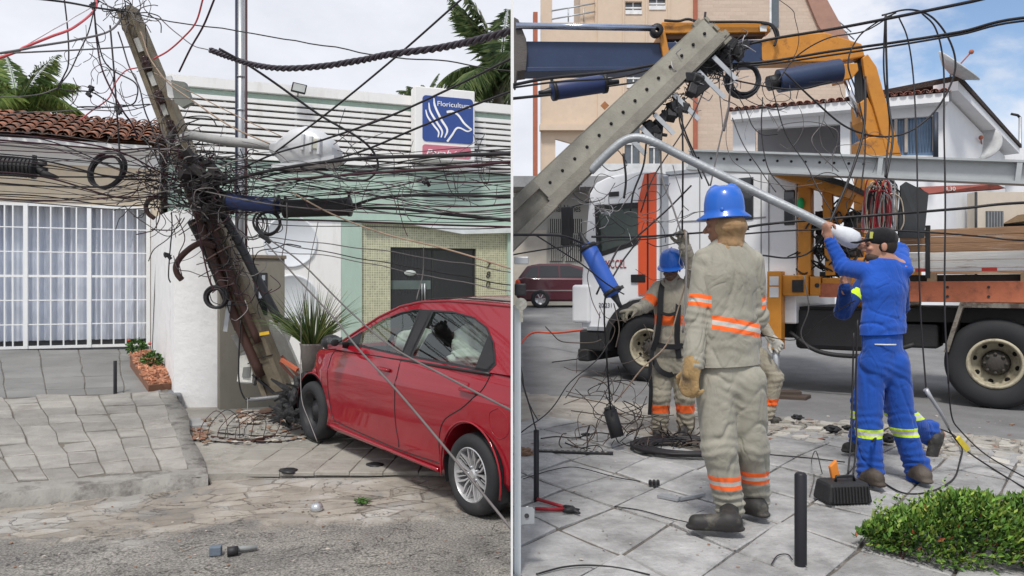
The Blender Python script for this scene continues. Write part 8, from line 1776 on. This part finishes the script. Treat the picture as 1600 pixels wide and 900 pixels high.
# ------------------------------------------------------------- right side cables
RW = [
 ([(-30+830, 133, 5.4), (860, 122, 5.6), (960, 112, 6.0), (1030, 100, 6.3), (1110, 84, 6.5), (1200, 62, 6.4), (1320, 42, 6.0), (1520, 2, 5.2), (1620, -22, 4.9)], 3.3, cable_black, 'thick black cable bundle rising to the top right, upper of the pair'),
 ([(1100, 103, 6.5), (1200, 96, 6.4), (1300, 80, 6.1), (1400, 66, 5.8), (1500, 50, 5.5), (1620, 26, 5.1)], 2.8, cable_black, 'thick black cable rising to the right edge, lower of the pair'),
 ([(1100, 106, 6.5), (1200, 100, 6.4), (1300, 86, 6.1), (1400, 71, 5.8), (1500, 54, 5.5), (1620, 31, 5.1)], 2.0, cable_black, 'black cable hugging the underside of the lower right hand pair'),
 ([(801, 137, 5.3), (870, 128, 5.6), (960, 122, 6.0), (1010, 110, 6.2), (1050, 98, 6.3)], 2.0, cable_black, 'black cable passing over the left splice closure'),
 ([(801, 154, 5.3), (860, 148, 5.6)], 3.0, cable_black, 'thick black cable entering the left splice closure from the screen'),
 ([(949, 135, 6.3), (1000, 128, 6.3), (1050, 122, 6.3)], 1.8, cable_black, 'black cable leaving the left splice closure to the pole'),
 ([(1060, 135, 6.2), (1078, 118, 6.2), (1110, 114, 6.3), (1160, 128, 6.4), (1240, 140, 6.4), (1300, 128, 6.2)], 1.6, cable_black, 'black cable wandering right below the crane boom'),
 ([(1378, 24, 5.8), (1420, 15, 5.8), (1455, 26, 5.8), (1482, 60, 5.8), (1493, 100, 5.8), (1482, 140, 5.8), (1455, 180, 5.8), (1415, 208, 5.8), (1370, 213, 5.8), (1320, 197, 5.8), (1270, 155, 5.8), (1225, 112, 5.8)], 1.8, cable_black, 'very large cable ring looping in front of the orange mast'),
 ([(1384, 22, 5.8), (1385, 90, 5.8), (1388, 160, 5.8), (1395, 215, 5.7), (1385, 278, 5.6)], 2.2, cable_black, 'pair of black cables hanging straight down before the mast, left one'),
 ([(1383, 26, 5.8), (1381, 110, 5.8), (1390, 190, 5.8), (1386, 240, 5.7), (1383, 276, 5.6)], 1.8, cable_black, 'black cable hanging beside the left one of the mast pair'),
 ([(1404, 26, 5.7), (1418, 60, 5.7), (1427, 120, 5.7), (1432, 220, 5.6), (1434, 320, 5.5), (1438, 480, 5.4), (1448, 620, 5.3)], 1.6, cable_black, 'long black cable hanging from the high cables down past the wooden bed'),
 ([(1440, 20, 5.7), (1462, 45, 5.7), (1474, 100, 5.7), (1475, 200, 5.6), (1477, 320, 5.5), (1476, 480, 5.4), (1482, 600, 5.3)], 1.6, cable_black, 'second long black cable hanging down past the wooden bed'),
 ([(1400, 20, 5.8), (1370, 35, 5.8), (1340, 60, 5.9), (1325, 100, 5.9), (1340, 150, 5.9), (1352, 220, 5.8), (1345, 300, 5.7)], 1.5, cable_black, 'cable looping from the high cables down left of the mast'),
 ([(1395, 20, 5.8), (1350, 48, 5.8), (1290, 60, 5.9), (1240, 90, 6), (1212, 130, 6)], 1.4, cable_black, 'thin cable arching left from the high cables to the jib'),
 ([(1352, 120, 5.8), (1350, 200, 5.7), (1330, 270, 5.6), (1300, 340, 5.5), (1290, 360, 5.4)], 2.6, cable_black, 'thick black cable slanting down to the hand of the man in blue'),
 ([(1200, 120, 6), (1225, 200, 6), (1260, 260, 5.9), (1300, 330, 5.7), (1330, 400, 5.6)], 1.2, cable_black, 'thin cable slanting down across the orange frame'),
 ([(1290, 155, 6), (1285, 190, 6), (1268, 215, 6), (1280, 240, 6), (1310, 270, 6)], 1.0, cable_grey, 'thin grey cable wiggling down before the white house porch'),
 ([(801, 367, 4.9), (840, 367, 5.0), (880, 369, 5.3), (910, 380, 5.5)], 2.6, cable_black, 'black cable from the screen to the blue splice tube'),
 ([(838, 368, 5.0), (880, 395, 5.1), (930, 430, 5.3), (975, 462, 5.5)], 1.4, cable_black, 'black cable slanting down behind the blue splice tube'),
 ([(801, 398, 4.8), (850, 391, 5), (930, 378, 5.5), (1010, 372, 6), (1080, 366, 6.3)], 1.4, cable_black, 'thin black cable crossing the truck cab window'),
 ([(925, 370, 5.6), (1000, 370, 6), (1090, 364, 6.3), (1170, 358, 6.4)], 2.2, cable_black, 'black cable held by the raised glove beside the truck cab'),
 ([(1155, 357, 6), (1200, 350, 6.1), (1290, 342, 6.0), (1400, 334, 5.8), (1500, 326, 5.5), (1620, 316, 5.2)], 3.0, cable_black, 'thick black cable running level across the truck bed'),
 ([(1155, 366, 6), (1240, 360, 6.0), (1340, 358, 5.9), (1450, 363, 5.6), (1540, 370, 5.3), (1620, 376, 5.1)], 2.0, cable_black, 'thinner black cable below the thick level one across the bed'),
 ([(1192, 399, 5.6), (1230, 403, 5.7), (1262, 396, 5.7), (1282, 375, 5.6), (1292, 360, 5.5)], 1.8, cable_black, 'short black cable curving behind the near worker shoulder'),
 ([(932, 460, 5.5), (965, 390, 5.6), (985, 378, 5.7), (1040, 330, 5.9), (1080, 290, 6.0)], 1.8, cable_black, 'black cable curving up from the ground past the blue tube'),
 ([(954, 640, 6.1), (948, 560, 5.9), (945, 470, 5.6), (965, 420, 5.6), (1000, 372, 5.8)], 1.7, cable_black, 'black cable from the low splice tube up past the cab door'),
 ([(1066, 180, 6.0), (1067, 260, 6), (1066, 360, 6.1)], 1.8, cable_black, 'black cable hanging straight from the pole clamps to the raised glove'),
 ([(1120, 110, 6.2), (1090, 170, 6.1), (1050, 230, 6), (1020, 280, 5.9), (1000, 330, 5.9)], 1.3, cable_black, 'thin cable slanting down left from the pole clamps'),
 ([(1060, 170, 6.1), (1072, 210, 6.1), (1090, 250, 6.1), (1108, 290, 6)], 1.6, cable_black, 'cable slanting toward the near worker helmet, left one'),
 ([(1140, 160, 6.2), (1125, 220, 6.1), (1110, 290, 6)], 1.5, cable_grey, 'cable slanting down to the near worker helmet, right one'),
 ([(1058, 150, 6.1), (1063, 200, 6.1), (1085, 245, 6), (1100, 280, 6)], 1.4, cable_black, 'another thin cable hanging behind the near worker helmet'),
 ([(1142, 60, 6.4), (1143, 110, 6.4), (1140, 150, 6.3), (1137, 180, 6.3), (1131, 205, 6.3)], 1.8, cable_grey, 'grey cable with clamps hanging under the boom'),
 ([(1126, 110, 6.4), (1127, 160, 6.4), (1128, 200, 6.3)], 1.0, cable_grey, 'thin grey string hanging left of the cable coil'),
 ([(1190, 150, 6.3), (1188, 200, 6.3), (1200, 260, 6.2), (1230, 300, 6.1)], 1.2, cable_black, 'thin black cable falling before the white house porch'),
 ([(1144, 185, 6.3), (1160, 230, 6.2), (1190, 265, 6.1), (1215, 300, 6)], 1.0, cable_black, 'thin cable drooping across the perforated beam end'),
 ([(974, 240, 5.9), (978, 280, 5.9), (975, 310, 5.9)], 2.2, cable_black, 'knotted dark cable hanging under the curved lamp tube, left'),
 ([(1010, 222, 5.9), (1005, 260, 5.9), (990, 300, 5.9), (985, 330, 5.9)], 1.8, cable_black, 'dark cable hanging under the curved lamp tube, right'),
 ([(1032, 230, 5.9), (1035, 280, 5.9), (1050, 320, 5.9), (1065, 365, 5.9)], 1.8, greyl, 'twisted grey cable falling from the lamp tube to the raised glove'),
 ([(1070, 360, 6.1), (1075, 420, 6.1), (1062, 480, 6.2), (1040, 540, 6.2), (1000, 580, 6.2), (960, 625, 6.3)], 1.4, tanw, 'tan rope falling from the raised glove toward the ground'),
 ([(1072, 362, 6.0), (1072, 440, 6.0), (1067, 520, 6.0)], 2.0, greyl, 'grey cable hanging straight beside the harnessed worker'),
 ([(840, 655, 5.4), (820, 610, 5.0), (812, 560, 4.6)], 1.2, cable_black, 'thin black wire curving up from the ground beside the gate post'),
 ([(838, 674, 4.7), (829, 640, 4.5), (817, 600, 4.2), (810, 572, 4.0)], 1.6, cable_black, 'black wire tied to the left bollard top'),
 ([(812, 680, 4.8), (850, 650, 5.0), (890, 600, 5.3), (930, 560, 5.6), (950, 530, 5.7)], 1.1, cable_black, 'thin wire slanting from the gate post up to the truck bumper'),
 ([(1334, 520, 4.9), (1332, 600, 4.9), (1330, 680, 4.8), (1325, 740, 4.65)], 1.8, cable_black, 'black cable rising from the toolbox past the blue trousers, left'),
 ([(1340, 500, 4.9), (1337, 600, 4.9), (1338, 690, 4.8), (1333, 742, 4.65)], 1.8, cable_black, 'black cable rising from the toolbox past the blue trousers, right'),
 ([(1340, 470, 5.6), (1290, 495, 5.8), (1240, 530, 6.2), (1190, 522, 6.5)], 1.0, cable_black, 'thin cable from the man in blue sagging to the outrigger leg'),
 ([(1255, 430, 6), (1262, 480, 6), (1250, 520, 6.1), (1262, 545, 6.1)], 1.3, cable_grey, 'grey hose hanging below the orange outrigger beam'),
]
for pts, r_, mt, lb in RW: wire(pts, r_, mt, lb, clip=1, wob=2 if r_ < 1.5 else 0, seg=6, grp='loose cables in the crane yard')
def gw(pts, r_px, mt, label, z=.41, grp='cables lying on the slabs', **k):
    q = [tuple(p) if len(p) == 3 else (p[0], p[1], (EY-z)*FL/(p[1]-450)) for p in pts]; return wire(q, r_px, mt, label, grp, name='ground_cable', **k)
gw([(838, 897), (880, 886), (920, 883), (965, 887), (1015, 898)], 1.9, cable_black, 'black cable curving over the slabs at the bottom edge')
gw([(960, 791), (1000, 797), (1040, 808), (1070, 815), (1100, 822)], 1.1, cable_black, 'thin dark wire lying left of the near worker boots')
gw([(1500, 720), (1503, 700), (1490, 680), (1460, 668), (1430, 663), (1390, 668), (1368, 685, 5.0), (1362, 690, 5.0)], 1.7, cable_black, 'upper side of the big cable circle around the blue trousers')
gw([(1500, 720), (1492, 745), (1470, 762), (1440, 771), (1410, 770), (1385, 757), (1376, 748)], 1.7, cable_black, 'lower side of the big cable circle around the blue trousers')
gw([(1447, 610, 5.2), (1470, 645, 5.2), (1485, 675, 5.3), (1505, 700, 5.4), (1540, 725), (1600, 762), (1640, 780)], 1.8, cable_black, 'long cable from the frayed end down to the right edge, lower')
gw([(1482, 600, 5.3), (1487, 650, 5.4), (1500, 672, 5.5), (1540, 710, 5.6), (1600, 745), (1640, 765)], 1.5, cable_black, 'long cable down to the right edge, upper')
mb = MB(); mb.tube([P(1446, 608, 5.18), P(1455, 622, 5.18), P(1470, 645, 5.18), P(1482, 668, 5.25)], [.018, .013, .011, .009], 6); tag(mb.build('frayed_cable_end', plain('wire_silver', (.4, .4, .42))), 'frayed silvery bare cable end sticking up before the truck wheel', 'cable end')
mb = MB(); a, b = P(1496, 684, 5.35), P(1512, 703, 5.4); obar(mb, a, b, V(1, 0, 1), .018, .018, .008, .008); tag(mb.build('yellow_tag', plain('tag_yellow2', (.75, .6, .06), .5)), 'yellow plastic tag clipped on the cable right of the blue trousers', 'tag')
gw([(1265, 775), (1272, 745), (1268, 722), (1275, 705, 4.95), (1285, 740), (1296, 760)], 1.0, cable_grey, 'thin grey wire curl left of the toolbox')
gw([(1205, 882), (1215, 868), (1230, 866), (1238, 874)], 1.2, cable_black, 'tiny wire curl beside the front bollard')
gw([(818, 748), (860, 735), (900, 730), (960, 745), (1000, 752)], 1.0, cable_black, 'thin wire lying behind the left bollard')
gw([(845, 685), (870, 682), (900, 684), (935, 676), (970, 682)], 1.2, cable_black, 'thin dark wire on the dirt behind the left bollard')
gw([(1200, 710), (1260, 715), (1320, 722)], 1.2, cable_black, 'thin cable lying right of the near worker')
for i, (r_, n_) in enumerate(((.40, 6), (.30, 4))):
    c = G(1072, 702, .41); pts = []; rnd = random.Random(60+i)
    for k in range(n_*22): a = 2*math.pi*k/22; rr = r_*(1+rnd.uniform(-.03, .03)+.1*math.sin(k*.11)); pts.append(c+V(math.cos(a)*rr*1.0, math.sin(a)*rr*.8, .015+.02*abs(math.sin(k*.07))))
    mb = MB(); mb.tube(pts, .013-.003*i, 5); tag(mb.build('cable_coil', cable_black), ['wide flat coil of thick black cable on the slabs behind the near worker', 'smaller inner coil of thin cable inside the wide flat one'][i], 'cable coil')
tangle('twig_tangle', None, [(935, 560, 1000, 690, 6.2, 6.6, 22), (950, 600, 960, 680, 6.2, 6.6, 16), (930, 470, 960, 620, 6.0, 6.4, 12)], 40, 41, [cable_black, plain('twig', (.11, .085, .07), .8)], rr_=(.5, .9), length=(4, 6), step=60, clip=1)
tangle('ground_tangle', None, [(960, 690, 1060, 694, 6.2, 6.5, 7), (880, 705, 960, 700, 6.1, 6.4, 5), (1040, 685, 1100, 690, 6.3, 6.6, 5)], 60, 42, [cable_black, plain('twig', (.11, .085, .07))], rr_=(.6, 1.3), length=(3, 6), step=34, clip=1)
# toolbox
tb = empty('toolbox', G(1316, 790, .4), 'black plastic tool case with handle and cables lying by the blue trousers', 'tool case')
c = G(1316, 782, .41); u = V(1, .12, 0).normalized(); v = V(-.12, 1, 0).normalized()
mb = MB(); bt_ = [c+u*a*.145+v*b*.10 for a, b in ((-1, -1), (1, -1), (1, 1), (-1, 1))]; tp_ = [c+u*a*.125+v*b*.085+V(0, 0, .125) for a, b in ((-1, -1), (1, -1), (1, 1), (-1, 1))]; mb.hexa(bt_+tp_); bxo = mb.build('case_body', black_m, tb, bevel=.02)
for k in range(12):
    mb = MB(); mb.obox(c+u*(-.11+.02*k)-v*.1+V(0, 0, .06), u*.004, v*.004, V(0, 0, .045)+v*.006); mb.build('rib', black_m, bxo)
mb = MB(); mb.tube([c+u*-.06-v*.03+V(0, 0, .125), c+u*-.055-v*.03+V(0, 0, .155), c+u*.055-v*.03+V(0, 0, .155), c+u*.06-v*.03+V(0, 0, .125)], .009, 8); mb.build('handle', black_plastic, tb)
mb = MB(); mb.obox(c+u*-.02+v*.06+V(0, 0, .17), u*.022+V(0, 0, .02), v*.015, V(0, 0, .045)-u*.01); tag(mb.build('orange_grip', plain('grip_orange', (.75, .25, .04), .5), bevel=.006), 'bright orange tool grip standing behind the black tool case', 'tool')
# bolt cutters
bc = empty('bolt_cutters', G(870, 800, .41), 'red handled bolt cutters lying open on the slabs by the left bollard', 'bolt cutters')
for a, b in (((840, 780), (884, 793)), ((836, 795), (882, 796))):
    mb = MB(); mb.tube([G(*a, .42), G(*b, .42)], .011, 8); mb.build('handle', plain('handle_red', (.35, .02, .03), .45), bc)
mb = MB(); mb.tube([G(882, 792, .425), G(893, 795, .425), G(906, 802, .42)], [.014, .02, .006], 6); mb.tube([G(880, 798, .425), G(893, 797, .425), G(905, 796, .42)], [.012, .018, .006], 6); mb.build('jaws', dark_metal, bc)
# perforated bar, bracket and small litter
mb = MB(); A, B_ = G(833, 707, .4), G(958, 711, .4); obar(mb, A+V(0, 0, .015), B_+V(0, 0, .015), V(0, 1, 0), .03, .03, .006, .006)
pb2 = empty('perforated_bar', A, 'dark perforated steel bar lying across the dirt behind the left bollard', 'steel bar'); mb.build('bar', dark_metal, pb2)
for k in range(13): mb = MB(); mb.lathe(A.lerp(B_, (k+.7)/14)+V(0, 0, .0215), V(0, 0, 1), [(0, 0), (.012, 0), (.012, .002)], 8); mb.build('hole_ring', pm('slab_dot', (.35, .34, .32), .8), pb2)
mb = MB(); 
for a, b, w_ in (((1030, 774), (1062, 780), .03), ((1062, 780), (1100, 772), .012)): obar(mb, G(*a, .415), G(*b, .415), V(0, 1, 0), w_, w_, .008, .008)
tag(mb.build('metal_bracket', galv, weld=False), 'flat grey metal bracket lying left of the near worker boots', 'bracket')
t = empty('fuse_clip', G(1022, 755, .41), 'small black clip with three lobes lying alone on the slabs', 'clip')
for k in range(3): mb = MB(); mb.cyl(G(1016+6*k, 756, .42), G(1016+6*k, 752, .42), .012, 10); mb.build('lobe', black_plastic, t)
for i, (px, py, s_, lb) in enumerate(((1246, 655, .05, 'dark broken lump on the paving right of the crouching worker'), (1300, 674, .06, 'rounded dark scrap between the lump and the blue trousers'), (1385, 690, .07, 'dark rag lying between the legs of the man in blue'), (1325, 672, .05, 'small dark scrap beside the left blue leg'), (915, 682, .035, 'small dark scrap on the dirt at left'), (820, 712, .07, 'rounded pale stone beside the gate post'))):
    o = blob(G(px, py, .40)+V(0, 0, s_*.4), (s_, s_*.8, s_*.5), 'scrap' if i < 5 else 'stone', None, fb if i < 5 else stm[1], i*5+2, .5, None); tag(o, lb, 'scrap' if i < 5 else 'stone')
wbk = empty('wooden_blocks', P(1230, 628, 9.9), 'two dark wooden blocks stacked under the outrigger leg', 'wood block')
mb = MB(); mb.obox(V(0, 0, 0)+P(1232, 622, 9.9), V(.22, -.1, 0), V(.08, .12, 0), V(0, 0, .045)); mb.build('block', pm('wet_wood', (.07, .05, .04), .8, bump=.2), wbk, bevel=.01)
mb = MB(); mb.obox(P(1226, 614, 10.0), V(.2, -.02, 0), V(.02, .1, 0), V(0, 0, .035)); mb.build('block', pm('wet_wood', (.07, .05, .04)), wbk, bevel=.01)
# ------------------------------------------------------------- hedge at the lower right
hd = empty('hedge', G(1480, 880, .4), 'low clipped green hedge with small red flower buds in the lower right corner', 'hedge')
pl = [G(1340, 880, .4), G(1395, 820, .4), G(1480, 815, .4), G(1700, 870, .4)]
def hshape(p):
    px = 800+p.x/p.y*FL; py = 450-(p.z-EY)/p.y*FL
    return True
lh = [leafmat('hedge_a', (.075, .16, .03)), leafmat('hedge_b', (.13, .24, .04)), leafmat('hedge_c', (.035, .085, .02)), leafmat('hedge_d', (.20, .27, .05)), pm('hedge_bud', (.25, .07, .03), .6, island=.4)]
mb = MB(); rnd = random.Random(17)
def hcenter(t): return V(1.93+1.22*t, 3.80-.22*t, 0)
def htop(t): return .88*(.18+.12*math.sin(min(1, t*3)*math.pi/2)-.10*max(0, t-.25))*(1+.35*noise.noise(V(t*7, 2, 0)))
for k in range(21000):
    t = rnd.random()*1.3-.12; c = hcenter(t); a = rnd.uniform(0, 2*math.pi); e = rnd.uniform(0, 1)**.5; wd = .27*(1+.2*noise.noise(V(t*5, 9, 0)))*(min(1, (t+.14)*5) if t < .08 else 1)
    h = htop(max(t, .02))*(min(1, .5+(t+.12)*4)); el = rnd.uniform(0, math.pi); rr = .55+.45*rnd.random()**.5
    q = c+V(math.sin(a)*0, 0, 0); p = V(q.x+rnd.gauss(0, .02)+.1*math.cos(a)*.3, q.y+math.cos(el)*wd*rr, .42+h*math.sin(el)*rr)
    bump_ = .055*noise.noise(p*7)+.03*max(0, noise.noise(p*22)); p.z += bump_; outw = V(rnd.gauss(0, .45), math.cos(el)*.9, math.sin(el)*.9+.3)+V(rnd.gauss(0, .35), rnd.gauss(0, .35), rnd.gauss(0, .35)); dd = outw.normalized()
    s_ = rnd.uniform(.016, .042); x = dd.cross(V(rnd.gauss(0, 1), rnd.gauss(0, 1), rnd.gauss(0, 1))).normalized()*s_*.25; nn = dd.cross(x).normalized()*s_*.1
    m_ = 4 if rnd.random() < .012 else (rnd.choice((1, 1, 0, 3)) if rr > .88 else rnd.choice((0, 2, 2)))  # inner leaves take darker greens, the hedge's inner shade put into colour
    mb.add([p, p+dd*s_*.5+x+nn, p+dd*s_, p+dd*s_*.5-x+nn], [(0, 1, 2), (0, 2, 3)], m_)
for k in range(150):
    t = rnd.random()*1.2-.08; c = hcenter(t); p = V(c.x, c.y+rnd.uniform(-.2, .15), .40+htop(max(t, .02))*rnd.uniform(.7, .95)); l = rnd.uniform(.04, .10); lean = V(rnd.gauss(0, .3), rnd.gauss(0, .3), 1).normalized()
    for i in range(9):
        q = p+lean*l*i/8; a = i*2.4; dd = (V(math.cos(a), math.sin(a), .7)).normalized(); s_ = rnd.uniform(.022, .036); x = dd.cross(V(0, 0, 1)).normalized()*s_*.24; mb.add([q, q+dd*s_*.5+x, q+dd*s_, q+dd*s_*.5-x], [(0, 1, 2), (0, 2, 3)], rnd.choice((1, 3, 0)))
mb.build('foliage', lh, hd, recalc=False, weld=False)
mb = MB()
for k in range(60): 
    t = rnd.random()*1.2-.08; c = hcenter(t); p = V(c.x, c.y+rnd.uniform(-.15, .15), .38); mb.cyl(p, p+V(rnd.uniform(-.08, .08), rnd.uniform(-.08, .08), .14), .005, 4)
mb.build('stems', brown_conduit, hd, weld=False)['kind'] = 'stuff'
